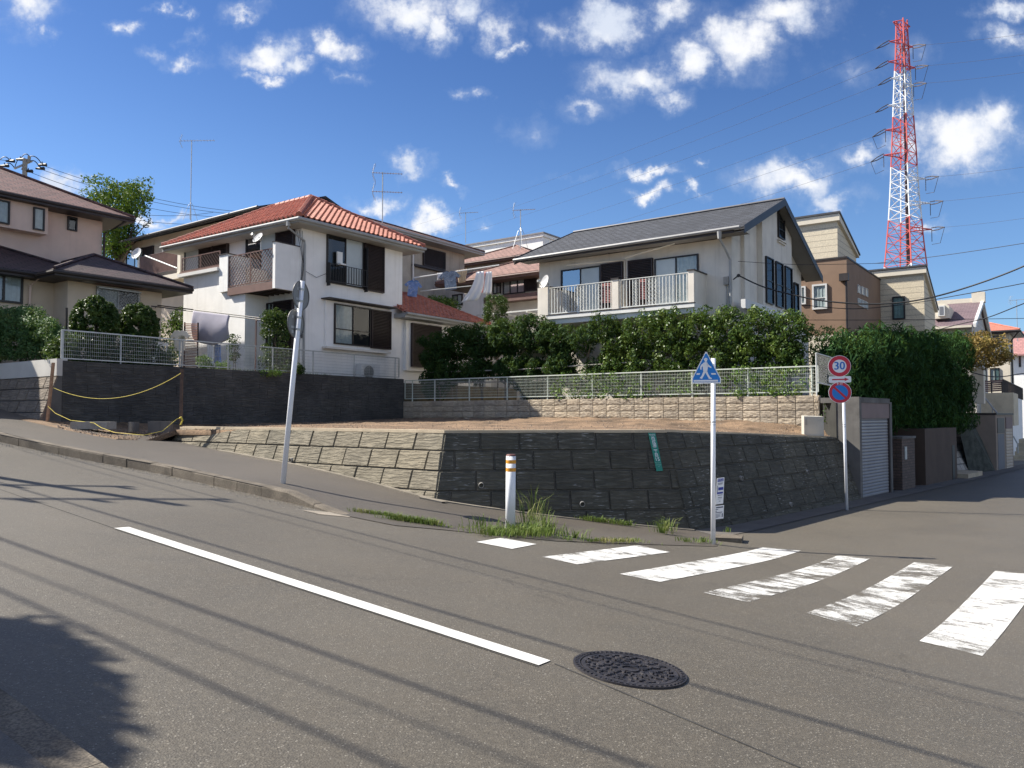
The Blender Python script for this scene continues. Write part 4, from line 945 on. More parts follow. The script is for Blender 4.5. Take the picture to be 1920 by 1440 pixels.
mb = MB(); s_a, s_b = H1.Rr(603, 660)[0], H1.Rr(723, 668)[0]; H1.fbox(mb, 'R', 0, s_a + .08, s_b - .05, z0 - .13, z1 + .08, 0, .10); mb.build('bay_wall', plaster_white, t1)
mb = MB(); H1.fbox(mb, 'R', 0, s_a, s_b, z0 - .19, z0 - .12, 0, .28); mb.build('window_sill', stucco_beige, t1)
mb = MB(); c0_, c1_ = H1.Rr(602, 560)[0], H1.Rr(731, 583)[0]; H1.fbox(mb, 'R', 0, c0_, c1_, z1 + .10, z1 + .14, 0, .42); mb.build('window_canopy', dark_trim, t1)
# wing window
w0, w1 = H1.Rr(765, 640)[0], H1.Rr(820, 640)[0]; zz1 = H1.Rr(766, 606)[1]; shutter(H1, t1, 'R', -.14, (w0, w1, 1.9, zz1))
mb = MB(); H1.fbox(mb, 'R', 0, w0 - .25, w1 + .3, 1.75, zz1 + .08, 0, .14); mb.build('bay_wall', plaster_white, t1)
mb = MB(); H1.fbox(mb, 'R', 0, w0 - .4, w1 + .5, zz1 + .16, zz1 + .2, 0, .40); mb.build('window_canopy', dark_trim, t1)
# left facade: upper windows and balconies
a0, a1 = H1.L(430, 470)[0], H1.L(348, 490)[0]; zt1 = H1.L(430, 449)[1]; am = H1.L(376, 480)[0]
window(H1, t1, 'L', 0, (am, a1, 4.0, zt1), ('frost',)); shutter(H1, t1, 'L', 0, (a0, am - .02, 4.2, zt1), split=H1.L(402, 470)[0])
a0, a1 = H1.L(520, 460)[0], H1.L(463, 470)[0]; zt1 = H1.L(520, 428)[1]
window(H1, t1, 'L', 0, (a0, a1, 4.2, zt1), ('frost', 'dark')); shutter(H1, t1, 'L', 0, (H1.L(554, 450)[0], a0 - .02, 4.9, zt1 + .02))
bA, bB = .20, H1.L(427, 500, -1)[0]; bC = H1.L(411, 500, -1)[0]; zb0 = H1.L(508, 541, -1)[1]; zb1 = H1.L(508, 455, -1)[1]; zp1 = H1.L(418, 478, -1)[1]; zp0 = H1.L(412, 548, -1)[1]
for q in ((bA - .13, bA, -1.0, 0, zb0, zb1), (bB, bC, -1.0, -.02, zp0, zp1)): mb = MB(); H1.box(mb, *q); mb.build('balcony_wall', plaster_white, t1)
for q in ((bA - .15, bA + .02, -1.03, .0, zb1, zb1 + .03), (bB - .03, bC + .03, -1.03, 0, zp1, zp1 + .03)): mb = MB(); H1.box(mb, *q); mb.build('balcony_coping', dark_trim, t1)
mb = MB(); H1.box(mb, bA, bB, -1.0, -.9, zb0 - .02, zb0 + .24); H1.box(mb, bA, bB, -.9, 0, zb0 + .12, zb0 + .2)
mb.build('balcony_floor', fascia_brown, t1)
mb = MB()
for k in range(9): aa = lerp(bA + .1, bB - .1, k / 8); H1.box(mb, aa - .03, aa + .03, -.89, -.02, zb0 - .02, zb0 + .11)
mb.build('balcony_joists', dark_trim, t1)
zr0, zr1 = zb0 + .30, H1.L(470, 472, -1)[1]; mb = MB()
for (x0, x1, za, zz) in ((bA, bB, zr1 - .03, zr1), (bA, bB, zr0 - .02, zr0 + .01), (bA, bA + .03, zr0, zr1), (bB - .03, bB, zr0, zr1), ((bA + bB) / 2 - .015, (bA + bB) / 2 + .015, zr0, zr1)): H1.box(mb, x0, x1, -.97, -.94, za, zz)
lattice(H1, mb, 'L', -.955, bA + .02, bB - .02, zr0, zr1, .16, .013); mb.build('balcony_railing', rail_brown, t1)
# terrace over the projecting ground floor room
mb = MB(); H1.box(mb, bC + .01, le + .14, -1.08, -.001, zt_ + .004, zt_ + .12); H1.box(mb, lb + .02, bC + .005, -.88, -.001, zt_ + .004, zt_ + .1) if False else None; mb.build('terrace_slab', trim_white, t1)
mb = MB(); H1.box(mb, bC, le + .1, -1.0, -.03, zt_ + .124, zt_ + .20); mb.build('terrace_kerb', fascia_brown, t1)
zr0, zr1 = zt_ + .24, zt_ + .72; mb = MB(); x0, x1 = bC, le + .05
for (xa, xb, za, zz) in ((x0, x1, zr1 - .03, zr1), (x0, x1, zr0 - .02, zr0), (x1 - .03, x1, zr0, zr1), (x0, x0 + .03, zr0, zr1), ((x0 + x1) / 2 - .015, (x0 + x1) / 2 + .015, zr0, zr1)): H1.box(mb, xa, xb, -.97, -.94, za, zz)
lattice(H1, mb, 'L', -.955, x0, x1, zr0, zr1, .15, .006); mb.build('terrace_railing', rail_brown, t1)
# sliding door of the ground floor
a0, a1 = H1.L(516, 600)[0], lb - .02; zt1 = H1.L(516, 567)[1]
window(H1, t1, 'L', 0, (a0, a1, 1.35, zt1), ('dark', 'green'), label='tall sliding garden door'); shutter(H1, t1, 'L', 0, (H1.L(552, 600)[0], a0 - .02, 1.4, zt1 + .01))
mb = MB(); H1.box(mb, .1, lb - .1, -.7, -.05, G1, G1 + .18); mb.build('door_step', concrete_pale, t1)
dish('satellite_dish', H1.p(.95, -1.02, zb1 + .23), (-.35, -.55, .45), .21, 'grey satellite dish on the balcony of the white house')
c = H1.p(.2, 3.3, EZ + 1.1); H = H1
c = at(717, 418, 29.8); antenna('tv_antenna', (c.x, c.y, c.z), 1.95, 'twin tier television antenna rising behind the red tile roof', az=.15, legs=False, two=True)

# air conditioner unit in front of the right facade
acs = H1.span('R', -.5, 669, 712, 711, 675); ac = thing('air_conditioner', H1.p(-.4, acs[0], G1), 'white outdoor air conditioner unit on the dark wall beside the white house', 'air conditioner')
A0, A1 = H1.Rr(678, 700, -.45)[0], H1.Rr(712, 700, -.45)[0]; mb = MB(); H1.box(mb, -.45, -.15, A0, A1, G1 + .08, G1 + .66); mb.build('casing', plastic_white, ac)
mb = MB(); cc = H1.p(-.462, A0 + .34, G1 + .37); mb.disc(cc, -DL, Vector((0, 0, 1)), .23, .012, 28); mb.build('fan_recess', black_m, ac)
mb = MB()
for k in range(13): H1.box(mb, -.49, -.482, A0 + .08, A0 + .60, G1 + .13 + k * .04, G1 + .138 + k * .04)
for k in range(9): H1.box(mb, -.482, -.476, A0 + .1 + k * .06, A0 + .107 + k * .06, G1 + .12, G1 + .62)
mb.build('grille', alu_white, ac, recalc=False)
mb = MB(); H1.box(mb, -.44, -.16, A0 + .05, A0 + .15, G1, G1 + .079); H1.box(mb, -.44, -.16, A1 - .15, A1 - .05, G1, G1 + .079); mb.build('feet', plastic_white, ac)

# ============ grey roof house ============
H2 = House((6.79, 24.2)); t2 = thing('grey_roofed_house', H2.p(3.5, 4, .36), 'beige two storey house with grey slate gable roof and long white railed balcony', 'house')
G2 = .2; AW2 = H2.L(1011, 560)[0]; E2 = 5.66; bR = 3.37; RZ2 = 7.36; bF = 7.5; EF = 5.42
mb = MB()
H2.box(mb, 0, AW2, 0, 7.4, G2, 5.52)
# gable walls (pentagon prisms above the box)
sl = (RZ2 - E2) / (bR + .6)
for (a0, a1) in ((0, .2), (AW2 - .2, AW2)):
    top = lambda b: E2 - .1 + (b + .6) * sl if b < bR else E2 - .1 + (2 * bR - b + .6) * sl
    pts = [H2.p(a0, 0, 5.50), H2.p(a0, 7.4, 5.50), H2.p(a0, 7.4, max(5.51, top(7.4))), H2.p(a0, bR, top(bR)), H2.p(a0, 0, top(0))]; mb.prism(pts, DL * (a1 - a0))
mb.build('wall', stucco_beige, t2)
b0, b1 = H2.Rr(1430, 500, -.3)[0], H2.Rr(1485, 520, -.3)[0]
mb = MB(); zb_ = 3.0; tp = lambda b: E2 - .13 + ((b + .6) * sl if b < bR else (2 * bR - b + .6) * sl)
mb.prism([H2.p(-.3, b0, zb_), H2.p(-.3, b1, zb_), H2.p(-.3, b1, tp(b1)), H2.p(-.3, bR, tp(bR)), H2.p(-.3, b0, tp(b0))], DL * .298); mb.build('gable_bay', stucco_beige, t2)
mb = MB(); bA_ = H2.Rr(1396, 480, -.12)[0]; H2.box(mb, -.12, -.002, bA_, b0 - .01, G2, tp(bA_) + .1); mb.build('wall_panel', stucco_beige, t2)
oa = .62
mb = MB(); ptsA = [H2.p(-oa, -.65, E2), H2.p(AW2 + .6, -.65, E2), H2.p(AW2 + .6, bR, RZ2), H2.p(-oa, bR, RZ2)]; slab_poly(mb, ptsA, .09)
bE = 8.0; zE = RZ2 - (bE - bR) * sl * 1.0
ptsB = [H2.p(-oa, bR + .002, RZ2), H2.p(AW2 + .6, bR + .002, RZ2), H2.p(AW2 + .6, bE, zE), H2.p(-oa, bE, zE)]; slab_poly(mb, ptsB, .09); mb.build('roof', roof_slate, t2)
mb = MB()
for (q0, q1) in ((H2.p(-oa - .03, -.68, E2), H2.p(-oa - .03, bR, RZ2)), (H2.p(-oa - .03, bR, RZ2), H2.p(-oa - .03, bE + .03, zE)), (H2.p(AW2 + .61, -.68, E2), H2.p(AW2 + .61, bR, RZ2))):
    mb = MB(); mb.prism([q0 + Vector((0, 0, .03)), q1 + Vector((0, 0, .03)), q1 + Vector((0, 0, -.22)), q0 + Vector((0, 0, -.22))], DL * .028); mb.build('barge_board', M('dark_grey_board', (.035, .034, .038), .5, .1), t2)
mb = MB(); mb.tube([H2.p(-oa, bR, RZ2 + .03), H2.p(AW2 + .6, bR, RZ2 + .03)], .05, 6); mb.build('ridge_cap', M('ridge_metal', (.10, .10, .11), .5, .1, metal=.3), t2)
mb = MB(); mb.poly([H2.p(-oa + .05, -.6, E2 - .12), H2.p(AW2 + .5, -.6, E2 - .12), H2.p(AW2 + .5, 0, E2 - .12), H2.p(-oa + .05, 0, E2 - .12)])
mb.prism([H2.p(-oa, bR, RZ2 - .12), H2.p(-oa, bE, zE - .12), H2.p(0, bE, zE - .12), H2.p(0, bR, RZ2 - .12)], (0, 0, -.03)); mb.prism([H2.p(-oa, -.6, E2 - .12), H2.p(-oa, bR, RZ2 - .12), H2.p(0, bR, RZ2 - .12), H2.p(0, -.6, E2 - .12)], (0, 0, -.03)); mb.build('soffit', M('grey_soffit', (.22, .21, .20), .7, .05), t2)
mb = MB(); mb.box(0, 0, 0, 0, 0, 0) if False else None
H2.box(mb, -oa + .3, AW2 + .62, -.68, -.66, E2 - .16, E2 - .06); mb.build('fascia', dark_trim, t2)
gutter(H2, t2, [H2.p(-oa + .1, -.73, E2 - .03), H2.p(AW2 + .62, -.73, E2 - .07)], .058, M('gutter_grey', (.24, .24, .24), .45, .1))
q = H2.p(-.02, -.06, 0)
mb = MB(); A = H2.p(.12, -.70, E2 - .08); mb.tube([A, A - Vector((0, 0, .22))], .085, 10, 0, .05); mb.tube([A - Vector((0, 0, .2)), H2.p(.06, -.32, E2 - .62), H2.p(.03, -.08, E2 - .85), H2.p(.03, -.06, .9)], .035, 8); mb.build('downpipe', trim_grey, t2)
for k, (b_, z0_, z1_) in enumerate(((-.03, 3.0, 4.3), (-.03, 2.6, 4.1))):
    mb = MB(); mb.tube([H2.p(.10 + .07 * k, b_, z0_ - 1.5), H2.p(.10 + .07 * k, b_, z1_)], .015, 6); mb.build('conduit', trim_grey, t2)
mb = MB(); H2.box(mb, .08, .24, -.10, -.002, 4.05, 4.3); mb.build('meter_box', concrete, t2)
# balcony doors
def lspan(px0, px1, pyt, zb, b=0): return (H2.L(px1, pyt, b)[0], H2.L(px0, pyt, b)[0], zb, H2.L(px1, pyt, b)[1])
F2 = 3.42
window(H2, t2, 'L', 0, lspan(1053, 1127, 498, F2), ('frost', 'dark'), label='balcony door with one dark pane'); shutter(H2, t2, 'L', 0, lspan(1128.5, 1169, 491, F2))
shutter(H2, t2, 'L', 0, lspan(1179, 1225, 484, F2)); window(H2, t2, 'L', 0, lspan(1228, 1310, 476, F2), ('curtain', 'frost'), label='balcony door with white panel')
mb = MB(); a_ = H2.L(1172, 490)[0]; zz = H2.L(1172, 488)[1]; H2.fbox(mb, 'L', 0, a_ - .02, a_ + .02, F2, zz, .01, .05); mb.tube([H2.fp('L', 0, H2.L(1075, 496)[0], zz - .0, .4), H2.fp('L', 0, a_, zz, .05)], .022, 6); mb.build('duct', stucco_cream, t2)
mb = MB(); mb.tube([H2.fp('L', 0, H2.L(1180, 490)[0], H2.L(1180, 486)[1], .3), H2.fp('L', 0, H2.L(1277, 460)[0], H2.L(1277, 462)[1], .5)], .02, 6); mb.build('laundry_pole', stucco_cream, t2)
pb = -1.0; zS0, zS1 = 3.18, 3.42
xR = H2.L(1290, 540, pb)[0]; xR2 = H2.L(1301, 540, pb)[0]; xM = H2.L(1159, 540, pb)[0], H2.L(1147, 540, pb)[0]; xL = H2.L(1027, 560, pb)[0], H2.L(1008, 560, pb)[0]
zPR = H2.L(1290, 508, pb)[1]
for q in ((xR2, xR, pb, 0, zS1, zPR), (xM[0], xM[1], pb, pb + .25, zS1, zPR), (xL[0], xL[1], pb, 0, zS1 - .35, zPR)): mb = MB(); H2.box(mb, *q); mb.build('balcony_pillar', stucco_beige, t2)
for q in ((xR2 - .03, xR + .03, pb - .03, 0, zPR + .002, zPR + .04), (xM[0] - .03, xM[1] + .03, pb - .03, pb + .28, zPR + .002, zPR + .04), (xL[0] - .03, xL[1] - .0, pb + .1, 0, zPR + .002, zPR + .04)): mb = MB(); H2.box(mb, *q); mb.build('pillar_coping', dark_trim, t2)
mb = MB(); H2.box(mb, xR2 - .05, xL[0] - .0, pb - .10, 0, zS1 - .12, zS1 - .002); H2.box(mb, xR2 - .05, xL[0] + .1, pb - .03, 0, zS0 - .05, zS1 - .125); mb.build('balcony_slab', trim_white, t2)
mb = MB(); H2.box(mb, xR2 - .06, xL[0] + .02, pb - .11, pb - .02, zS1 - .001, zS1 + .03); mb.build('slab_edge', dark_trim, t2)
for (x0, x1) in ((xR, xM[0]), (xM[1], xL[0])):
    mb = MB(); vrail(H2, mb, 'L', pb + .05, x0, x1, zS1 + .07, zPR - .03, .115, .011, 0, .022); mb.build('balcony_railing', alu_white, t2)
mb = MB()
def lace(px0, px1, z0, z1):
    a0, a1 = H2.L(px1, 560, pb)[0], H2.L(px0, 560, pb)[0]; n = max(1, round((a1 - a0) / .12)); w_ = (a1 - a0) / n; m_ = round((z1 - z0) / w_)
    for i in range(n):
        for j in range(m_):
            ca, cz = a0 + w_ * (i + .5), z0 + (z1 - z0) * (j + .5) / m_
            pts = [H2.p(ca + math.cos(t) * w_ * .44, pb + .07, cz + math.sin(t) * w_ * .44) for t in [k * math.pi / 4 for k in range(9)]]; mb.tube(pts, .013, 4)
            mb.tube([H2.p(ca - w_ * .5, pb + .07, cz), H2.p(ca - w_ * .2, pb + .07, cz)], .011, 4); mb.tube([H2.p(ca + w_ * .2, pb + .07, cz), H2.p(ca + w_ * .5, pb + .07, cz)], .011, 4)
for a_, b_ in ((1053, 1062), (1078, 1096), (1116, 1124), (1184, 1194), (1212, 1232)): mb = MB(); lace(a_, b_, zS1 + .1, zPR - .06); mb.build('lace_panel', alu_white, t2, recalc=False)
for a_, b_ in ((1125, 1146), (1195, 1209)):
    mb = MB()
    a0, a1 = H2.L(b_, 560, pb)[0], H2.L(a_, 560, pb)[0]
    for k in range(12): H2.box(mb, a0, a1, pb + .12, pb + .13, zS1 + .3 + k * .055, zS1 + .325 + k * .055)
    mb.build('slatted_screen', cloth_pink, t2)
dish('satellite_dish', H2.p(xL[0] - .05, pb - .22, zPR + .14), (-.85, -.5, .3), .24, 'satellite dish at the left end of the long balcony')
# right facade windows
for (px0, pt, pbm, px1) in ((1434, 470, 540, 1447.5), (1452.5, 479, 548, 1465.5), (1470, 488, 556, 1482.5)):
    s0, s1 = H2.Rr(px0, pt, -.3)[0], H2.Rr(px1, pt, -.3)[0]; window(H2, t2, 'R', -.3, (s0, s1, 3.72, 5.27), ('dark',), mid=(.5,), fw=.03)
s0, s1 = H2.Rr(1487, 530, 0)[0], H2.Rr(1495, 530, 0)[0]; window(H2, t2, 'R', 0, (s0, s1, 3.6, 5.0), ('dark',), fw=.03)
s0, s1 = H2.Rr(1457, 400, -.3)[0], H2.Rr(1468.5, 400, -.3)[0]; window(H2, t2, 'R', -.3, (s0, s1, H2.Rr(1462, 447, -.3)[1], H2.Rr(1462, 397, -.3)[1]), ('dark',), mid=(.33, .66), fw=.03, label='narrow attic window')
mb = MB(); zz = H2.Rr(1462, 450, -.3)[1]; H2.fbox(mb, 'R', -.3, s0 - .06, s1 + .1, zz - .06, zz - .02, 0, .1); H2.fbox(mb, 'R', -.3, s0 - .03, s1 + .07, zz - .12, zz - .065, 0, .06); mb.build('window_sill', stucco_beige, t2)
mb = MB(); sA, sB = H2.Rr(1395, 545, -.4)[0], H2.Rr(1490, 560, -.4)[0]; H2.fbox(mb, 'R', -.3, sA, sB, 3.28, 3.56, 0, .14); mb.build('string_course', trim_white, t2)
mb = MB(); H2.fbox(mb, 'R', 0, 4.9, 7.2, .4, 3.2, 0, .3); mb.build('entrance_bay', stucco_beige, t2)
# lower annex roof seen in the gap at the left of the house
mb = MB(); H2.box(mb, AW2 - .4, AW2 + .7, -.2, 3, .3, 2.5); mb.build('annex_wall', stucco_beige, t2)
mb = MB(); mb.prism([H2.p(AW2 - .6, -.6, 2.45), H2.p(AW2 + 1.5, -.6, 2.75), H2.p(AW2 + 1.5, 2.5, 3.3), H2.p(AW2 - .6, 2.5, 3.0)], (0, 0, .08)); mb.build('annex_roof', roof_slate, t2)

# ============ pinkish house at the far left ============
H3 = House((-14.4, 27.5)); t3 = thing('pink_beige_house', H3.p(3, -3, 1.2), 'pinkish beige two storey house with brown slate roofs at the left edge', 'house')
E3 = 7.0
mb = MB(); H3.box(mb, 0, 7, -8, 0, 1.0, E3); mb.build('upper_wall', stucco_pink, t3)
K3 = vsolve(298, H3.K + DL * -.0, DR)
H3b = House((-11.6, 26.0)); bN = vsolve(122, H3b.K, DR)
mb = MB(); H3b.box(mb, 0, 4.2, bN, 0, 1.0, 4.3); H3b.box(mb, .9, 5, -9, bN, 1.0, 4.3); mb.build('lower_wall', stucco_low, t3)
def hip(H, par, a0, a1, b0, b1, z, ov, slope, mat, name='roof', th=.1, fas=None):
    A0, A1, B0, B1_ = a0 - ov, a1 + ov, b0 - ov, b1 + ov; wa, wb = A1 - A0, B1_ - B0; k = min(wa, wb) / 2; zr = z + k * slope
    if wa > wb: r = [(A0 + k, B0 + k), (A1 - k, B0 + k)]
    else: r = [(A0 + k, B0 + k), (A0 + k, B1_ - k)]
    c = [(A0, B0), (A1, B0), (A1, B1_), (A0, B1_)]; V = [H.p(*q, z) for q in c] + [H.p(*q, zr) for q in r]
    F_ = [(0, 1, 5, 4), (1, 2, 5), (2, 3, 4, 5), (3, 0, 4)] if wa > wb else [(0, 1, 4), (1, 2, 5, 4), (2, 3, 5), (3, 0, 4, 5)]
    mb = MB(); mb.add(V, F_); rf = mb.build(name, mat, par)
    mb = MB(); H.box(mb, A0 + .01, A1 - .01, B0 + .01, B1_ - .01, z - th - .08, z - .004); mb.build('eave', fas or dark_trim, par)
    mb = MB()
    for q in (0, 1, 2, 3):
        rr = 4 if ((wa > wb and q in (0, 3)) or (wa <= wb and q in (0, 1))) else 5; mb.tube([V[q] + Vector((0, 0, .03)), V[rr] + Vector((0, 0, .03))], .05, 6)
    mb.tube([V[4] + Vector((0, 0, .03)), V[5] + Vector((0, 0, .03))], .05, 6); mb.build('hip_caps', mat, rf)
    gutter(H, par, [V[1] + Vector((0, 0, -.06)), H.p(A0 - .03, B0 - .03, z - .08), V[3] + Vector((0, 0, -.06))], .05, fas or dark_trim)
    return V
hip(H3, t3, 0, 7, -8, 0, E3, .75, .50, roof_brown)
hip(H3b, t3, 0, 4.4, bN - .0, 0, 4.25, .7, .46, roof_dbrown, 'lower_roof')
hip(H3b, t3, 1.0, 5.5, -9, bN + 1.5, 4.27, .55, .40, roof_dbrown, 'lower_roof')
# windows
sp_ = H3.span('R', -.45, 0, 455, 89, 375); mb = MB(); H3.box(mb, -.45, 0, H3.Rr(-60, 400, -.45)[0], H3.Rr(90, 400, -.45)[0], H3.Rr(89, 440, -.45)[1] , H3.Rr(89, 388, -.45)[1] + .15)
mb.build('upper_bay', stucco_pink, t3)
def rwin(H, par, pl, px0, px1, py0, py1, fill, **kw):
    s0, s1 = H.Rr(px0, py0, pl)[0], H.Rr(px1, py0, pl)[0]; pm = (px0 + px1) / 2; z1 = H.Rr(pm, py0, pl)[1]; z0 = H.Rr(pm, py1, pl)[1]; return window(H, par, 'R', pl, (s0, s1, z0, z1), fill, **kw)
def lwin(H, par, pl, px0, px1, py0, py1, fill, **kw):
    s0, s1 = H.L(px1, py0, pl)[0], H.L(px0, py0, pl)[0]; pm = (px0 + px1) / 2; z1 = H.L(pm, py0, pl)[1]; z0 = H.L(pm, py1, pl)[1]; return window(H, par, 'L', pl, (s0, s1, z0, z1), fill, **kw)
def lshut(H, par, pl, px0, px1, py0, py1, **kw):
    s0, s1 = H.L(px1, py0, pl)[0], H.L(px0, py0, pl)[0]; pm = (px0 + px1) / 2; return shutter(H, par, 'L', pl, (s0, s1, H.L(pm, py1, pl)[1], H.L(pm, py0, pl)[1]), **kw)
rwin(H3, t3, -.45, -16, 18, 375, 419, ('curtain',)); rwin(H3, t3, -.45, 62, 83, 390, 432, ('curtain',)); rwin(H3, t3, 0, 126, 144, 407, 433, ('dark',))
H3c = House(H3b.p(.9, 0, 0)[:2]); rwin(H3c, t3, 0, -30, 43, 497, 567, ('curtain', 'curtain'), fw=.06)
rwin(H3b, t3, 0, 180, 260, 541, 580, ('curtain', 'dark'), fm=alu)
s0, s1 = H3b.Rr(180, 550)[0], H3b.Rr(260, 550)[0]; zt9 = H3b.Rr(220, 545)[1]
mb = MB(); lattice(H3b, mb, 'R', -.16, s0, s1, zt9 - 1.0, zt9, .10, .008); H3b.fbox(mb, 'R', 0, s0, s1, zt9 - .01, zt9 + .02, .1, .18); mb.build('window_grille', alu, t3)
mb = MB(); H3b.fbox(mb, 'R', 0, s0 - .12, s1 + .1, zt9 + .10, zt9 + .17, 0, .38); mb.build('window_canopy', fascia_brown, t3)
mb = MB(); q0, q1 = H3b.Rr(151, 520)[0], H3b.Rr(174, 520)[0]; zz = H3b.Rr(160, 517)[1]; H3b.fbox(mb, 'R', 0, q0, q1, zz - .22, zz, 0, .35); mb.build('vent_hood', concrete, t3)
mb = MB(); mb.tube([H3.p(-.7, .55, E3 - .1), H3.p(-.5, .3, E3 - .35), H3.p(-.06, .04, E3 - .6), H3.p(-.06, .04, 4.3)], .04, 8); mb.build('downpipe', dark_trim, t3)
mb = MB(); mb.tube([H3c.p(-.6, bN - .6, 4.15), H3c.p(-.1, bN - .7, 3.9), H3c.p(-.05, bN - .75, 1.3)], .035, 8); mb.build('downpipe', stucco_pink, t3)

# ============ house behind, left (grey roof, brown balcony) ============
H4 = House((-12.4, 39.2)); t4 = thing('brown_balcony_house', H4.p(4, 3, 1.2), 'beige house with low grey roof and brown slatted balcony behind the white house', 'house')
aE = H4.L(220, 470)[0]; E4 = H4.L(215, 455, -.7)[1]
mb = MB(); H4.box(mb, 0, aE, 0, 7, 1, E4 + .02); mb.build('wall', M('tan_stucco', (.52, .44, .35), .88, .06, 2), t4)
mb = MB(); r4 = 3.4; A = [H4.p(-.6, -.8, E4), H4.p(aE + .7, -.8, E4 - .1), H4.p(aE + .7, r4, E4 + 1.35), H4.p(-.6, r4, E4 + 1.45)]; slab_poly(mb, A, .14); slab_poly(mb, [A[3], A[2], H4.p(aE + .7, 7.8, E4 - .1), H4.p(-.6, 7.8, E4)], .14); mb.build('roof', roof_slate, t4)
gutter(H4, t4, [H4.p(-.6, -.86, E4 - .05), H4.p(aE + .7, -.86, E4 - .12)], .07, M('gutter_dark', (.09, .09, .10), .5, .1))
lwin(H4, t4, 0, 238, 270, 468, 505, ('curtain', 'dark')); lshut(H4, t4, 0, 270, 289, 463, 500); lshut(H4, t4, 0, 311, 333, 452, 500)
zB = H4.L(300, 520, -1)[1]; x0, x1 = H4.L(332, 500, -1)[0], H4.L(262, 500, -1)[0]
mb = MB(); vrail(H4, mb, 'L', -1, x0, x1, H4.L(300, 511, -1)[1], H4.L(300, 474, -1)[1], .10, .02, 0, .03); mb.build('balcony_railing', rail_brown, t4)
mb = MB(); H4.box(mb, x0 - .3, x1 + .2, -1.05, 0, zB - .25, zB + .05); H4.box(mb, x1, x1 + .25, -1.0, 0, zB, zB + 1.2); H4.box(mb, x0 - .3, x0, -1.0, 0, zB, zB + 1.75); mb.build('balcony_wall', stucco_cream, t4)
c = at(257, 476, 37.5); dish('satellite_dish', c, (-.3, -.8, .35), .30, 'satellite dish over the brown slatted balcony')
c = at(357, 413, 40.0); antenna('tv_antenna', c, 4.15, 'tall thin television antenna on the low grey roof at left', az=.25, size=1.5)
mb = MB(); A = at(271, 479, 37.4); B = at(332, 503, 36.2); mb.tube([A, B], .035, 6); mb.build('drying_pole', alu_white, label='white laundry pole slanting across the brown balcony', cat='laundry pole')

# ============ house behind, right of the white house ============
H5 = House(at(700, 600, 35.0)[:2]); t5 = thing('stained_house', H5.p(2, 3, 1), 'weathered brownish house with dark shutter behind the red tile roof', 'house')
bE5 = H5.Rr(871, 480)[0]; E5 = H5.Rr(871, 474)[1]
mb = MB(); H5.box(mb, 0, 5, -3, bE5, .5, E5); mb.build('wall', stucco_stain, t5)
hip(H5, t5, 0, 5, -3, bE5, E5 + .06, .75, .36, roof_brown, fas=trim_grey)
s0, s1 = H5.Rr(792, 480)[0], H5.Rr(833, 480)[0]; shutter(H5, t5, 'R', 0, (s0, s1, H5.Rr(812, 502)[1], H5.Rr(812, 469)[1])); 
mb = MB(); H5.fbox(mb, 'R', 0, H5.Rr(772, 480)[0], s1 + .1, H5.Rr(812, 504)[1] - .1, H5.Rr(812, 504)[1], 0, .2); mb.build('window_sill', dark_trim, t5)
mb = MB(); x = H5.Rr(772, 480)[0]; mb.tube([H5.fp('R', 0, x, E5 - .1, .1), H5.fp('R', 0, x, 2, .1)], .05, 6); mb.build('downpipe', trim_white, t5)

# ============ brown slate roof house in the middle ============
H6 = House(at(1060, 560, 33.5)[:2]); t6 = thing('brown_slate_house', H6.p(4, 3, 1), 'house with faded brown slate roof and curtained window seen between the two nearest houses', 'house')
aE6 = H6.L(921, 560)[0]; E6 = H6.L(960, 517, -.7)[1]
mb = MB(); H6.box(mb, -1, aE6, 0, 6.5, .3, E6); mb.build('wall', stucco_beige, t6); mb = MB(); H6.box(mb, aE6, H6.L(866, 560, -.0)[0], -.4, 5, .3, H6.L(900, 548, -.4)[1]); mb.build('side_wing', plaster_white, t6)
V6 = hip(H6, t6, -1, aE6 + 1.9, 0, 6.5, E6 + .08, .8, .42, roof_tanbrown, fas=fascia_brown)
lwin(H6, t6, 0, 944, 985, 520, 551, ('curtain', 'curtain', 'curtain')); lshut(H6, t6, 0, 986, 1008, 515, 546); lwin(H6, t6, 0, 925, 940, 523, 551, ('dark', 'curtain'))
mb = MB(); zz = H6.L(960, 556)[1]; H6.box(mb, -1, aE6 + .05, -.5, -.002, zz - .28, zz); mb.build('balcony_beam', fascia_brown, t6)
mb = MB(); H6.box(mb, -1, aE6, -.1, -.002, zz - 2.2, zz - 1.5); mb.build('lower_panel', siding_grey, t6)
s0, s1 = H6.L(868, 560, -.4)[0], H6.L(849, 560, -.4)[0]
lwin(H6, t6, -.4, 849, 868, 552, 573, ('curtain', 'dark'))
mb = MB(); q = zz - .9; H6.box(mb, -1, aE6, -1.1, -1.04, q, q + .06); 
for k in range(4): aa = lerp(0, aE6 - .3, k / 3); H6.box(mb, aa, aa + .05, -1.1, -.1, q - .06, q)
mb.build('pergola', alu_white, t6)
c = at(976, 466, 34.6); antenna('tv_antenna', c, 1.75, 'television antenna with four legs on the brown slate roof', az=.2, size=.9)
c = at(873, 455, 46.0); antenna('tv_antenna', c, 1.8, 'pale distant television antenna left of the cream flat roofed house', az=.2, legs=False)
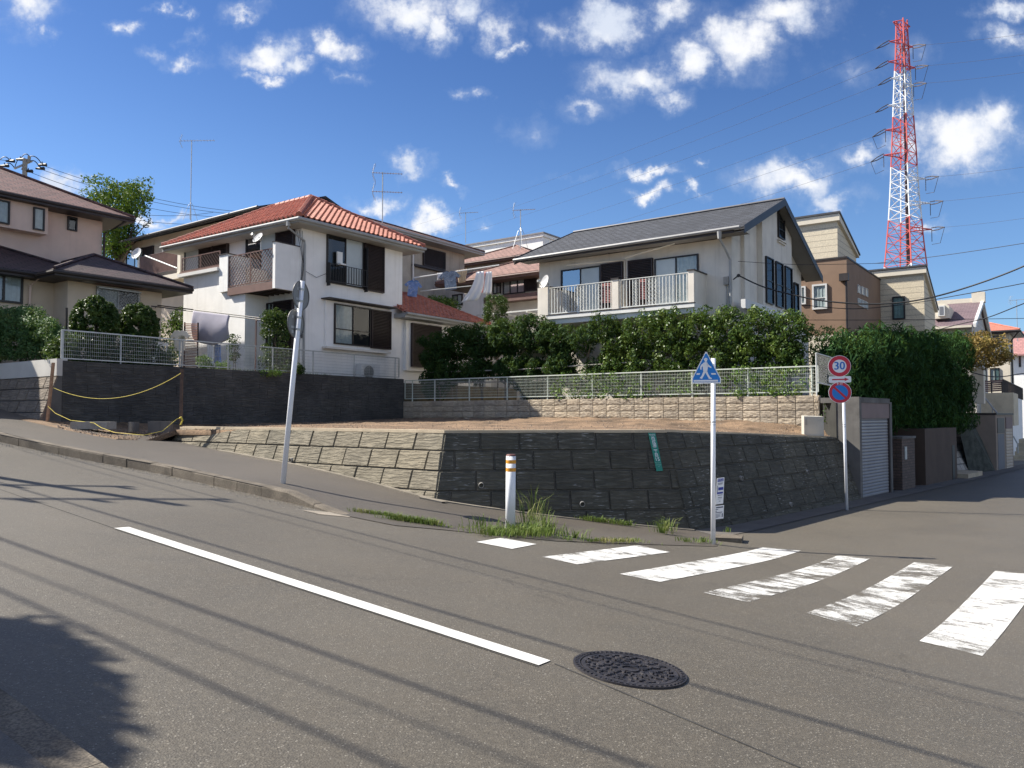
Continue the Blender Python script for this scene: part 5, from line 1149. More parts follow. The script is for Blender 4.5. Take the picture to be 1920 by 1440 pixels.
# small brown roof behind and the cream box house
H6b = House(at(965, 560, 46)[:2]); t6b = thing('small_brown_roof_house', H6b.p(1, 2, 1), 'low hipped brown roof house mostly hidden below the cream flat roofed building', 'house')
mb = MB(); H6b.box(mb, -1, 5, 0, 6, 1, H6b.L(900, 496)[1]); mb.build('wall', stucco_stain, t6b); hip(H6b, t6b, -1, 5, 0, 6, H6b.L(900, 492)[1], .5, .42, roof_tanbrown, fas=fascia_brown)
H7 = House(at(1018, 500, 54)[:2]); t7 = thing('cream_flat_roof_house', H7.p(2, 2, 1), 'cream flat roofed building rising behind the brown slate roofs', 'house')
aE7 = H7.L(880, 460)[0]; z7 = H7.L(1018, 437)[1]; z7b = H7.L(880, 459)[1]
mb = MB(); H7.box(mb, 0, aE7, 0, 8, 0, z7 - .25); mb.build('wall', plaster_white, t7)
mb = MB(); mb.prism([H7.p(-.1, -.12, z7 - .248), H7.p(aE7 + .2, -.12, z7 - .248), H7.p(aE7 + .2, 8, z7 - .248), H7.p(-.1, 8, z7 - .248)], (0, 0, .2)); mb.build('parapet', plaster_white, t7)
mb = MB(); H7.box(mb, -.16, aE7 + .25, -.18, 8.1, z7 - .045, z7 + .05); mb.build('coping', M('grey_coping', (.22, .21, .22), .5, .1), t7)

# ============ brown and beige modern house ============
H9 = House((13.66, 32.0)); t9 = thing('brown_beige_house', H9.p(2, 3, 0), 'modern house of brown render and cream siding with slanted roofs under the pylon', 'house')
z9 = H9.L(1592, 483)[1]; b9 = H9.Rr(1650, 515)[0]
mb = MB(); H9.box(mb, 0, 7, 0, b9, .3, z9); mb.build('brown_block', brown_wall, t9)
mb = MB(); H9.box(mb, -.03, 7.03, -.03, b9, z9 + .002, z9 + .07); mb.build('coping', dark_trim, t9)
q = House(H9.p(.62, 1.2, 0)[:2]); zU = q.L(1577, 400)[1]; bU = q.Rr(1605, 470)[0]; zU2 = q.Rr(1605, 482)[1]
mb = MB(); mb.prism([q.p(0, 0, z9 - .1), q.p(0, bU, z9 - .1), q.p(0, bU, zU2), q.p(0, 0, zU - .32)], DL * 6.5); mb.build('siding_block', siding, t9)
mb = MB(); mb.prism([q.p(-.12, -.12, zU - .3), q.p(-.12, bU + .1, zU2 - .03), q.p(-.12, bU + .1, zU2 + .07), q.p(-.12, -.12, zU + .0)], DL * 6.8); mb.build('shed_roof', stucco_cream, t9)
mb = MB(); mb.prism([q.p(-.16, -.17, zU + .003), q.p(-.16, bU + .15, zU2 + .075), q.p(-.16, bU + .15, zU2 + .15), q.p(-.16, -.17, zU + .08)], DL * 6.9); mb.build('roof_sheet', M('dark_metal_roof', (.06, .06, .065), .5, .1), t9)
q2 = House(H9.p(0, b9, 0)[:2]); aR = q2.L(1733, 560)[0]; zV = q2.L(1733, 500)[1]; q3 = House(q2.p(aR, 0, 0)[:2]); bV = 3.2; zV2 = zV - 1.75
mb = MB(); mb.prism([q3.p(0, 0, .3), q3.p(0, bV, .3), q3.p(0, bV, zV2), q3.p(0, 0, zV - .3)], DL * (-aR + .0 + 1.0)); mb.build('siding_block', siding, t9)
mb = MB(); mb.prism([q3.p(-.12, -.12, zV - .3), q3.p(-.12, bV + .1, zV2 - .03), q3.p(-.12, bV + .1, zV2 + .07), q3.p(-.12, -.12, zV)], DL * (-aR + 1)); mb.build('shed_roof', stucco_cream, t9)
mb = MB(); mb.prism([q3.p(-.16, -.17, zV + .003), q3.p(-.16, bV + .15, zV2 + .075), q3.p(-.16, bV + .15, zV2 + .15), q3.p(-.16, -.17, zV + .08)], DL * (-aR + 1)); mb.build('roof_sheet', MATS['dark_metal_roof'], t9)
lwin(H9, t9, 0, 1523, 1551, 533, 580, ('curtain',), fm=frame_white, mid=(.45,), fw=.07); lwin(H9, t9, 0, 1501, 1511, 537, 571, ('curtain',), fm=frame_white, fw=.06)
lwin(q2, t9, 0, 1673, 1697, 556, 599, ('green',), fw=.06)
for k in range(3): rwin(H9, t9, 0, 1607.5 + k * 7, 1612 + k * 7, 535 + k * 3, 550 + k * 3, ('frost',), fm=frame_white, fw=.02, dep=.04); rwin(H9, t9, 0, 1608 + k * 6.5, 1613 + k * 6.5, 560 + k * 3, 573 + k * 3, ('curtain',), fm=frame_white, fw=.02, dep=.04)
mb = MB(); x = H9.L(1588, 560)[0]; mb.tube([H9.fp('L', 0, x, z9 - .9, .08), H9.fp('L', 0, x, .5, .08)], .045, 8); H9.fbox(mb, 'L', 0, x - .1, x + .25, z9 - .95, z9 - .65, .01, .2); mb.build('downpipe', dark_trim, t9)
mb = MB(); H9.box(mb, -1.3, -.003, 3.6, b9 - .01, .3, H9.Rr(1640, 610, -1)[1]); mb.build('porch', brown_wall, t9)
mb = MB(); H9.box(mb, -.05, 7, -.05, -.003, .3, H9.L(1592, 626)[1]); H9.box(mb, -.05, -.003, -.003, 1.4, .3, H9.L(1592, 626)[1]); mb.build('plinth', stucco_cream, t9)

# ============ dormer house and houses down the street ============
H11 = House(at(1822, 600, 41)[:2]); t11 = thing('dormer_house', H11.p(3, 3, 0), 'grey beige house with brown roof, white arched dormer and stub chimney', 'house')
E11 = 4.72; rz11 = 6.45; b11 = 7.9
mb = MB(); H11.box(mb, 0, 8, 0, b11, -.6, E11); mb.prism([H11.p(0, 0, E11), H11.p(0, b11, E11), H11.p(0, b11 / 2, rz11 - .15)], DL * .2); mb.build('wall', siding_grey, t11)
mb = MB(); rA = [H11.p(-.1, -.5, E11), H11.p(8.2, -.5, E11), H11.p(8.2, b11 / 2, rz11), H11.p(-.1, b11 / 2, rz11)]; slab_poly(mb, rA, .1); slab_poly(mb, [rA[3], rA[2], H11.p(8.2, b11 + .5, E11), H11.p(-.1, b11 + .5, E11)], .1); mb.build('roof', roof_brown if False else mat_brickuv('plum_slates', (.15, .105, .115), (.06, .04, .045), .3, .17, .1, .01, .7, .6), t11)
mb = MB(); mb.prism([rA[0] + Vector((0, 0, .06)), rA[3] + Vector((0, 0, .06)), rA[3] + Vector((0, 0, -.15)), rA[0] + Vector((0, 0, -.15))], -DL * .14); mb.prism([H11.p(-.1, b11 / 2, rz11 + .06), H11.p(-.1, b11 + .5, E11 + .06), H11.p(-.1, b11 + .5, E11 - .15), H11.p(-.1, b11 / 2, rz11 - .15)], -DL * .14)
mb.build('barge_board', frame_white, t11)
mb = MB(); H11.box(mb, -.2, 8, b11 / 2 - .15, b11 / 2 + .15, rz11 - .05, rz11 + .2); H11.box(mb, -.3, .35, b11 / 2 - .2, b11 / 2 + .2, rz11 - .1, rz11 + .5); mb.build('ridge_parapet', stucco_cream, t11)
mb = MB(); H11.box(mb, -.05, 8.2, -.6, -.5, E11 - .14, E11 - .02); mb.build('eave', stucco_cream, t11)
d0, d1 = H11.L(1780, 590, .2)[0], H11.L(1751, 590, .2)[0]; zd0 = H11.L(1765, 597, .2)[1]; zd1 = H11.L(1765, 575, .2)[1]; dm_ = (d0 + d1) / 2
mb = MB(); mb.prism([H11.p(d0, .2, zd0), H11.p(d1, .2, zd0), H11.p(d1, .2, zd1), H11.p(dm_, .2, zd1 + .38), H11.p(d0, .2, zd1)], DR * 1.8); mb.build('dormer', stucco_cream, t11)
mb = MB(); H11.box(mb, d0 + .2, d1 - .2, .1, .198, zd0 + .12, zd1 + .05); mb.build('dormer_window', frame_white, t11)
mb = MB(); H11.box(mb, d0 + .28, d1 - .28, .085, .099, zd0 + .2, zd1 - .02); mb.build('dormer_pane', M('grey_pane', (.18, .19, .21), .2, .05), t11)
lwin(H11, t11, 0, 1750, 1765, 627, 650, ('dark', 'dark'), fm=frame_white); lwin(H11, t11, 0, 1767, 1784, 624, 650, ('dark',), fm=frame_white, fw=.08); rwin(H11, t11, 0, 1847, 1852, 620, 635, ('dark',), fw=.03)
mb = MB(); mb.tube([H11.p(-.15, -.5, E11 - .1), H11.p(-.1, -.1, E11 - .4), H11.p(-.1, -.1, 0)], .04, 6); mb.build('downpipe', frame_white, t11)
lwin(H11, t11, 0, 1830, 1850, 690, 715, ('curtain', 'dark'))
H12 = House(at(1893, 640, 50)[:2]); t12 = thing('red_roof_house', H12.p(2, 2, 0), 'small white house with red roof far down the street at the right', 'house')
E12 = H12.L(1893, 620)[1]; mb = MB(); H12.box(mb, 0, 5, 0, 3.2, -1, E12); mb.build('wall', stucco_cream, t12); hip(H12, t12, 0, 5, 0, 3.2, E12, .6, .38, mat_brickuv('salmon_roof', (.42, .15, .105), (.25, .1, .07), .3, .2, .08), fas=dark_trim)
mb = MB(); mb.tube([H12.p(-.5, -.4, E12 - .15), H12.p(-.1, .1, E12 - .6), H12.p(-.1, .1, -1)], .05, 6); mb.build('downpipe', dark_trim, t12); lwin(H12, t12, 0, 1862, 1874, 630, 650, ('curtain',)); lwin(H12, t12, 0, 1856, 1874, 690, 714, ('green', 'curtain'))
H13 = House(at(1940, 640, 66)[:2]); t13 = thing('pink_roof_house', H13.p(2, 2, 0), 'white house with pinkish tile roof cut by the right picture edge', 'house')
E13 = H13.L(1915, 665)[1]; mb = MB(); H13.box(mb, 0, 3.0, 0, 5, -2, E13); mb.build('wall', plaster_white, t13); mb = MB(); slab_poly(mb, [H13.p(-.5, -.6, E13), H13.p(3.3, -.6, E13), H13.p(3.0, 2.5, E13 + 2.2), H13.p(-.5, 2.5, E13 + 2.2)], .12); mb.build('roof', mat_brickuv('pink_roof_tiles', (.34, .17, .16), (.2, .1, .1), .3, .3, .1), t13)
lwin(H13, t13, 0, 1910, 1914, 668, 688, ('dark',)); c = at(1908, 640, 60); antenna('tv_antenna', c, 3.2, 'faint distant television antenna near the right picture edge', az=.2, legs=False, size=1.6)
# ---------------------------------------------------------------- signs and street furniture
Z = Vector((0, 0, 1)); X_ = Vector((1, 0, 0))
def facing(n):  # U (right as seen from the front), V up, N
    n = Vector(n).normalized(); u = Z.cross(n).normalized(); return u, n.cross(u), n
def flat(mb, O, U, V, N, pts, off, mi=0): mb.poly([O + U * a + V * b + N * off for a, b in pts], mi)
def circ(r, n=40, cx=0, cy=0): return [(cx + r * math.cos(2 * math.pi * i / n), cy + r * math.sin(2 * math.pi * i / n)) for i in range(n)]
def band(mb, c, r, z0, z1, ax=Z, mi=0): mb.tube([c + ax * z0, c + ax * z1], r, 20, mi)

# crossing sign on its pole by the corner
pb_ = hit_ground(1337, 1021); pt2 = at(1337.5, 672, pb_.y); cs = thing('crossing_sign', pb_, 'blue pedestrian crossing sign on a white pole at the wall corner', 'road sign')
mb = MB(); mb.tube([pb_ - Z * .1, pt2], .034, 20); mb.build('pole', pole_white, cs, smooth=True)
mb = MB(); mb.tube([at(1337.5, 790, pb_.y), at(1337.5, 792.5, pb_.y)], .036, 20); mb.tube([at(1337.5, 796, pb_.y), at(1337.5, 797, pb_.y)], .0355, 20); mb.build('clamp_band', alu, cs)
O = at(1324.5, 719, pb_.y - .06); U, V, N = facing((-.18, -1, 0)); k = pb_.y / F     # metres per pixel there
hw = 26.3 * k; hh_ = 59 * k
pent = [(-hw, 0), (hw, 0), (hw, 9.5 * k), (1.2 * k, hh_), (-1.2 * k, hh_), (-hw, 9.5 * k)]
mb = MB(); mb.prism([O + U * a + V * b - N * .012 for a, b in pent], N * .012); sp_ = mb.build('sign_plate', white_s, cs)
ins = [(a * .93, .018 + (b - .018) * .945) for a, b in pent]; ins = [(a, max(b, .02)) for a, b in ins]
mb = MB(); flat(mb, O, U, V, N, ins, .003); mb.build('blue_field', blue_s, sp_, recalc=False)
def crop(pts): return [((x - 550) / 3.79 * k, (290 - y) / 3.79 * k) for x, y in pts]
mb = MB()
figs = [[(536, 124), (532, 118), (547, 107), (560, 115), (561, 121)], [(538, 122), (557, 120), (556, 132), (550, 138), (542, 136), (538, 130)],
 [(532, 142), (545, 138), (558, 142), (564, 158), (560, 178), (556, 206), (530, 208), (526, 180), (527, 160)], [(533, 143), (514, 158), (508, 172), (508, 191), (517, 192), (518, 176), (528, 166)],
 [(557, 143), (568, 160), (587, 174), (583, 182), (563, 172), (554, 158)], [(530, 205), (548, 206), (532, 236), (520, 257), (503, 252), (517, 236), (524, 218)], [(540, 206), (556, 204), (565, 226), (575, 245), (589, 254), (586, 260), (567, 257), (556, 236)],
 [(462, 265), (630, 265), (630, 277), (462, 277)], [(484, 217), (507, 217), (503, 228), (480, 228)], [(582, 217), (614, 217), (618, 228), (586, 228)]]
for f in figs: flat(mb, O, U, V, N, crop(f), .006)
mb.build('pedestrian_symbol', white_s, sp_, recalc=False)
mb = MB()
for zz in (12, 34): c = O + V * zz * k - N * .05; mb.hexa([c - U * .05 - V * .015, c + U * .05 - V * .015, c + U * .05 - V * .015 + N * .036, c - U * .05 - V * .015 + N * .036, c - U * .05 + V * .015, c + U * .05 + V * .015, c + U * .05 + V * .015 + N * .036, c - U * .05 + V * .015 + N * .036])
mb.build('bracket', alu, cs)
# notices strapped behind the pole
def notice(px0, px1, py0, py1, Y, skew, label, body):
    A = at(px0, py1, Y); B = at(px1, py1 - 2, Y); C = at(px1 + skew, py0, Y); D = at(px0 + skew, py0 + 2, Y); mb = MB(); mb.prism([A, B, C, D], (0, .004, 0)); o = mb.build('notice_board', white_s, label=label, cat='notice', group='notices beside the crossing sign pole')
    return o, A, (B - A), (D - A)
def rows(par, A, U_, V_, rects, mat, nm):
    mb = MB(); f = Vector((0, -.003, 0))
    for x0, x1, y0, y1 in rects: mb.poly([A + U_ * x0 + V_ * y0 + f, A + U_ * x1 + V_ * y0 + f, A + U_ * x1 + V_ * y1 + f, A + U_ * x0 + V_ * y1 + f])
    mb.build(nm, mat, par, recalc=False)
nb, A, U_, V_ = notice(1342, 1356, 895, 946, pb_.y + .12, 2.2, 'tall narrow white notice with blue text blocks beside the crossing pole', '')
rows(nb, A, U_, V_, [(.1, .9, .86, .97), (.25, .92, .53, .64), (.1, .9, .39, .46)], M('notice_blue', (.03, .05, .30), .5, .05), 'blue_blocks')
rows(nb, A, U_, V_, [(.15, .85, .79, .81), (.2, .8, .75, .77), (.1, .16, .45, .72), (.2, .85, .33, .35), (.25, .8, .24, .26), (.2, .75, .19, .2), (.4, .6, .1, .12)], M('notice_ink', (.08, .09, .14), .6, .05), 'printed_lines')
mb = MB(); add_text(mb, '町内会', .028, A + U_ * .5 + V_ * .912 + Vector((0, -.006, 0)), X_, Z, 0); mb.build('heading_text', white_s, nb, recalc=False)
nb, A, U_, V_ = notice(1340, 1356.5, 947, 974, pb_.y + .12, 1.0, 'lower square white notice with dark printed lines beside the crossing pole', '')
rows(nb, A, U_, V_, [(.1, .9, .83, .92), (.05, .35, .70, .75), (.05, .2, .58, .63), (.05, .85, .47, .52), (.05, .7, .36, .39), (.05, .6, .27, .30), (.05, .65, .19, .22), (.78, .9, .12, .40), (.05, .4, .11, .14)], MATS['notice_ink'], 'printed_lines')
# small concrete foot block beside the pole
q = hit_ground(1372, 1016); mb = MB(); mb.hexa([q + Vector(a) for a in ((-.32, -.02, -.1), (.12, -.12, -.1), (.25, .25, -.1), (-.2, .35, -.1), (-.32, -.02, .07), (.12, -.12, .07), (.25, .25, .07), (-.2, .35, .07))]); mb.build('concrete_block', kerb_m, label='low weathered concrete block behind the foot of the crossing sign pole', cat='concrete block')

# speed limit / no parking pole
pb3 = hit_ground(1588, 956); p3t = at(1579.5, 672, pb3.y); s3 = thing('speed_limit_sign', pb3, 'white pole with a 30 speed limit disc, red arrow plate and no parking disc', 'road sign')
mb = MB(); mb.tube([pb3 - Z * .1, p3t], .031, 18); mb.build('pole', pole_white, s3, smooth=True)
ax3 = (p3t - pb3).normalized(); mb = MB()
for f_ in (.545, .56): c = pb3.lerp(p3t, f_); mb.tube([c, c + ax3 * .012], .034, 16)
mb.build('clamp_band', alu, s3)
k3 = (pb3.y - .06) / F; U, V, N = facing((-.25, -1, 0)); V = (ax3 - N * ax3.dot(N)).normalized(); U = V.cross(N)
def disc_sign(O, r, par, nm):
    mb = MB(); mb.disc(O - N * .012, N, V, r, .012, 40); return mb.build(nm, white_s, par)
O = at(1574, 686.5, pb3.y - .06); d1_ = disc_sign(O, 20.2 * k3, s3, 'sign_disc')
def annulus(mb, O, r0, r1, off, n=44):
    a = [O + U * r * math.cos(2 * math.pi * i / n) + V * r * math.sin(2 * math.pi * i / n) + N * off for i in range(n) for r in (r0, r1)]; mb.add(a, [(2 * i, 2 * i + 1, (2 * i + 3) % (2 * n), (2 * i + 2) % (2 * n)) for i in range(n)])
mb = MB(); annulus(mb, O, 12.4 * k3, 19.4 * k3, .003); mb.build('red_ring', red_s, d1_, recalc=False)
mb = MB(); add_text(mb, '30', 21 * k3, O + N * .004, U, V, 0, .95); tv = mb.v[:]
for dx in (-.5, .5): add_text(mb, '30', 21 * k3, O + N * (.0045 + dx * .0004) + U * dx * k3 * .9, U, V, 0, .95)
mb.build('number_30', blue_t, d1_, recalc=False)
O = at(1575, 711.5, pb3.y - .06); w_, h_ = 19.5 * k3, 6.0 * k3
def rrect(w_, h_, r, n=5): 
    o = []
    for cx, cy, t0 in ((w_ - r, h_ - r, 0), (-w_ + r, h_ - r, 90), (-w_ + r, -h_ + r, 180), (w_ - r, -h_ + r, 270)): o += [(cx + r * math.cos(R(t0 + 90 * i / n)), cy + r * math.sin(R(t0 + 90 * i / n))) for i in range(n + 1)]
    return o
mb = MB(); mb.prism([O + U * a + V * b - N * .01 for a, b in rrect(w_, h_, h_ * .45)], N * .01); ap_ = mb.build('arrow_plate', white_s, s3)
mb = MB(); flat(mb, O, U, V, N, [(-.72 * w_, -.2 * h_), (.42 * w_, -.2 * h_), (.42 * w_, -.55 * h_), (.8 * w_, 0), (.42 * w_, .55 * h_), (.42 * w_, .2 * h_), (-.72 * w_, .2 * h_)], .003); mb.build('red_arrow', red_s, ap_, recalc=False)
O = at(1575, 736, pb3.y - .06); d2_ = disc_sign(O, 20.2 * k3, s3, 'sign_disc')
mb = MB(); flat(mb, O, U, V, N, circ(19.4 * k3), .002); mb.build('red_field', red_s, d2_, recalc=False)
mb = MB(); flat(mb, O, U, V, N, circ(14 * k3), .004); mb.build('blue_field', blue_s, d2_, recalc=False)
mb = MB(); a = 14.8 * k3 * .707; t_ = 1.4 * k3; flat(mb, O, U, V, N, [(-a - t_, a - t_), (-a + t_, a + t_), (a + t_, -a + t_), (a - t_, -a - t_)], .006); mb.build('diagonal_bar', red_s, d2_, recalc=False)
mb = MB(); add_text(mb, '8-20', 5.6 * k3, O + V * 16.7 * k3 + N * .005, U, V); mb.build('hours_text', white_s, d2_, recalc=False)

# leaning pole with two round signs seen from behind
pb1 = hit_ground(530.5, 908, .14); ax1 = (at(567, 527, pb1.y) - pb1); s1_ = thing('sign_pole', pb1, 'leaning white pole carrying two round road signs seen from behind', 'road sign')
L1 = ax1.length; ax1.normalize(); mb = MB(); mb.tube([pb1 - ax1 * .1, pb1 + ax1 * L1], .041, 20, 0, .038); mb.build('pole', pole_white, s1_, smooth=True)
k1 = pb1.y / F; back = Vector((.50, -.84, 0)).normalized()     # the direction the backs face: towards the camera and to the right
nf = Vector((-.95, .31, 0)); bk = -nf
for (px, py) in ((571.5, 553.5), (562, 606)):
    c = at(px, py, pb1.y) + nf * .07; r = 33.5 * k1 * .80
    mb = MB(); mb.disc(c, nf, ax1, r, .010, 40); pl = mb.build('sign_disc', sign_back, s1_)
    mb = MB(); tt = MB(); n = 40; u = (ax1 - nf * ax1.dot(nf)).normalized(); w2 = nf.cross(u)
    ring_ = [c + (u * math.cos(t) + w2 * math.sin(t)) * r - nf * .004 for t in [2 * math.pi * j / n for j in range(n + 1)]]; mb.tube(ring_, .008, 5); mb.build('rim', M('rim_grey', (.12, .12, .12), .5, .1), pl)
    mb = MB(); 
    for (a, b, w3, h3) in ((.40, .42, .22, .2), (.38, -.30, .42, .16), (.40, -.62, .24, .2)):
        q = c - nf * .003 - w2 * (-a) * r * -1 + u * b * r; 
        mb.poly([q - w2 * w3 * r / 2 - u * h3 * r / 2, q + w2 * w3 * r / 2 - u * h3 * r / 2, q + w2 * w3 * r / 2 + u * h3 * r / 2, q - w2 * w3 * r / 2 + u * h3 * r / 2])
    mb.build('sticker', M('sticker_grey', (.36, .37, .37), .5, .1), pl, recalc=False)
    mb = MB()
    for dz in (-.42, .42): mb = MB(); q = pb1 + ax1 * ((c - pb1).dot(ax1) + dz * r); mb.tube([q - ax1 * .016, q + ax1 * .016], .046, 16); mb.tube([q, q + nf * .07], .014, 6); mb.build('clamp_band', alu, s1_)

# bollard
bb_ = hit_ground(956.5, 992); bd = thing('bollard', bb_, 'white bollard with two orange bands in the weeds by the corner', 'bollard'); kb = bb_.y / F; hB = (992 - 856) * kb; ln = Vector((.012, 0, 1)).normalized()
mb = MB(); mb.tube([bb_ - Z * .1, bb_ + ln * hB], 9.1 * kb, 24); mb.build('post', M('bollard_paint', (.70, .71, .72), .55, .06, 5, stain=.7, ss=1.6, scol=(.30, .27, .24)), bd, smooth=True)
mb = MB(); mb.tube([bb_ + ln * (hB - .105), bb_ + ln * (hB - .055)], 9.3 * kb, 24); mb.build('orange_band', orange_s, bd)
mb = MB(); mb.tube([bb_ + ln * (hB - .215), bb_ + ln * (hB - .165)], 9.3 * kb, 24); mb.build('orange_band', orange_s, bd)
mb = MB(); mb.tube([bb_ + ln * hB, bb_ + ln * (hB + .022)], 9.35 * kb, 24, 0, 8 * kb); mb.build('cap', M('rusty_cap', (.13, .04, .03), .6, .4, 20, stain=.6, ss=22, scol=(.45, .4, .36)), bd)

# green address plate hanging on the wall
def on_wall(px, py, P0, n, o):
    a, b = ray(px, py); Y = (n.x * P0[0] + n.y * P0[1] + BAT * ZT + o) / (n.x * a + n.y + BAT * b); return Vector((a * Y, Y, b * Y))
A = on_wall(1215.5, 811.5, T1, nm_, .05); B = on_wall(1229.0, 811.5, T1, nm_, .05); C = on_wall(1243, 882.5, T1, nm_, .05); D = on_wall(1231, 883.5, T1, nm_, .05)
nn = (B - A).cross(D - A).normalized(); nn = nn if nn.y < 0 else -nn
mb = MB(); mb.prism([A, B, C, D], -nn * .006); ad = mb.build('address_plate', green_s, label='narrow green address plate with white characters leaning on the dark stone wall', cat='address sign')
U = (B - A).normalized(); V = (A - D).normalized(); tw_ = (B - A).length; hp = (A - D).length; mb = MB()
cen = lambda f: A.lerp(B, .5).lerp(D.lerp(C, .5), f) + nn * .003
add_text(mb, '町田市', .034, cen(.06), U, V)
for ch, f in (('西', .155), ('成', .245), ('瀬', .335), ('二', .42), ('丁', .505), ('目', .595)): add_text(mb, ch, .072, cen(f), U, V)
add_text(mb, '15', .088, cen(.70), U, V); 
mb.build('characters', white_s, ad, recalc=False)
mb = MB(); add_text(mb, 'Nishinaruse', .02, cen(.79), U, V); add_text(mb, '2-chome', .024, cen(.84), U, V); add_text(mb, '15', .026, cen(.89), U, V); mb.build('small_letters', M('pale_green', (.30, .50, .44), .5, .05), ad, recalc=False)
# pale box at the right end of the lot
yb = 19.2; mb = MB(); A = at(1508, 820, yb); B = at(1545, 820, yb); bx = thing('utility_box', (A + B) / 2 - Z * .1, 'pale grey concrete box at the right end of the bare lot', 'utility box')
d_ = Vector((.10, .45, 0)); up_ = Z * (41 * yb / F); mb.hexa([A - Z * .15, B - Z * .15, B + d_ - Z * .15, A + d_ - Z * .15, A + up_ * .96, B + up_ * .94, B + d_ + up_ * .97, A + d_ + up_]); mb.build('body', M('box_concrete', (.42, .40, .35), .8, .08, 3, stain=.3), bx)
mb = MB(); q = at(1509, 797, yb - .006); mb.box(q.x, q.x + .06, q.y - .004, q.y, q.z, q.z + .16); mb.build('hinge_plate', concrete, bx)

# stakes and yellow rope
sk1 = at(89, 788, 18.9), at(100, 680, 18.9); sk2 = at(339, 790, 17.7), at(341, 692, 17.7)
for (a, b), lab, m_ in ((sk1, 'leaning wooden stake at the left end of the dark wall', wood_stake), (sk2, 'thin dark stake holding the yellow rope near the wall end', M('dark_stake', (.10, .065, .05), .8, .2, 12))):
    mb = MB(); d = (b - a).normalized(); u = X_ * .028; v = Vector((0, .028, 0)); a = a - d * .12
    mb.hexa([a - u - v, a + u - v, a + u + v, a - u + v, b - u - v, b + u - v, b + u + v, b - u + v]); mb.build('stake', m_, label=lab, cat='stake')
def sag(a, b, s, n=24): return [a.lerp(b, i / n) - Z * s * 4 * (i / n) * (1 - i / n) for i in range(n + 1)]
mb = MB(); mb.tube(sag(at(100, 727, 18.85), at(339, 700, 17.6), .40), .006, 6); mb.build('rope', rope_m, label='upper yellow rope sagging between the two stakes', cat='rope')
mb = MB(); pts = [at(90, 762, 18.85), at(104, 775, 18.7), at(132, 788, 18.4), at(176, 793, 18.1), at(190, 802, 17.9), at(215, 811, 17.6), at(270, 816, 17.3), at(305, 808, 17.4), at(331, 786, 17.6), at(339, 783, 17.62), at(341, 790, 17.6), at(337, 797, 17.6)]
cat = []
for i in range(len(pts) - 1):
    for j in range(5): cat.append(pts[i].lerp(pts[i + 1], j / 5))
mb.tube(cat + [pts[-1]], .006, 6); mb.tube([at(337, 784, 17.58), at(340, 782, 17.55), at(342, 788, 17.56), at(339, 796, 17.57)], .018, 6); mb.build('rope', rope_m, label='lower yellow rope trailing on the ground to a knot at the dark stake', cat='rope')

# neighbour's wall at the far left: battered stone with a plastered strip above
SLn = -DL; nlw = Vector((-DR.x, -DR.y, 0)); P0n = Vector((-11.05, 19.25, 0)) + nlw * .02; 
nw = thing('left_stone_wall', P0n + DL * 3, 'brown stone block wall with pale plastered strip on top at the left edge', 'wall')
mb = MB(); block_wall(mb, P0n, DL, nlw, .0, 9, .98, -.6, .52, .30, .35, .03, .014, .008, 21, .0, 0, .014); mb.build('blocks', stone_left, nw)
mb = MB(); W_ = lambda s_, z_, o=0: P0n + DL * s_ + nlw * (.35 * (.98 - z_) + o) + Z * z_
mb.poly([W_(0, -.8), W_(9, -.8), W_(9, .98), W_(0, .98)]); mb.poly([W_(0, -.8), W_(0, .98), P0n - nlw * .3 + Z * .98, P0n - nlw * .3 - Z * .8]); mb.build('mortar_core', M('stone_side', (.10, .095, .09), .9, .2, 3), nw, recalc=False)
mb = MB(); mb.hexa([W_(-.0, .982, .05), W_(9, .982, .05), W_(9, .982, -.2), W_(0, .982, -.2), W_(0, .982, .05) + Z * .42, W_(9, .982, .05) + Z * .42, W_(9, .982, -.2) + Z * .42, W_(0, .982, -.2) + Z * .42]); mb.build('plaster_strip', M('pale_plaster', (.52, .50, .46), .85, .06, 2, stain=.25), nw)

# ---------------------------------------------------------------- side road, right hand structures
SP = lambda t, o=0, z=0: Vector((B2.x, B2.y, 0)) + SRD * t - nr_ * o + Z * z        # t along the wall line, o back from the street
def sbox(mb, t0, t1, o0, o1, z0, z1, mi=0): mb.hexa([SP(t0, o0, z0), SP(t1, o0, z0), SP(t1, o1, z0), SP(t0, o1, z0), SP(t0, o0, z1), SP(t1, o0, z1), SP(t1, o1, z1), SP(t0, o1, z1)], mi)
def tpx(px, o=0): return vsolve(px, SP(0, o), SRD)
tg0, tg1 = tpx(1611), tpx(1672)
ga = thing('garage', SP((tg0 + tg1) / 2, 1, -2), 'concrete garage with a grey roller shutter behind the speed limit sign', 'garage')
zg = .47; mb = MB(); sbox(mb, tg0, tg0 + .16, 0, .56, -2.4, zg); sbox(mb, tg1 - .16, tg1, 0, 1.0, -2.4, zg - .1); sbox(mb, tg0 + .16, tg1 - .16, 0, 1.0, zg - .14, zg - .01); mb.build('side_wall', concrete_grey, ga)
mb = MB(); sbox(mb, tg0 + .162, tg1 - .162, .02, .3, zg - .53, zg - .142); mb.build('lintel', mauve_m, ga)
def roller(par, t0, t1, o, z0, z1, mat, pitch=.08):
    mb = MB(); z = z0
    while z < z1 - .02:
        zt9 = min(z + pitch - .012, z1); mb.add([SP(t0, o, z), SP(t1, o, z), SP(t1, o - .01, z + pitch * .25), SP(t0, o - .01, z + pitch * .25), SP(t1, o - .01, zt9 - pitch * .15), SP(t0, o - .01, zt9 - pitch * .15), SP(t1, o, zt9), SP(t0, o, zt9), SP(t1, o + .012, z + pitch), SP(t0, o + .012, z + pitch)], [(0, 1, 2, 3), (3, 2, 4, 5), (5, 4, 6, 7), (7, 6, 8, 9)]); z += pitch
    return mb.build('roller_shutter', mat, par, recalc=False)
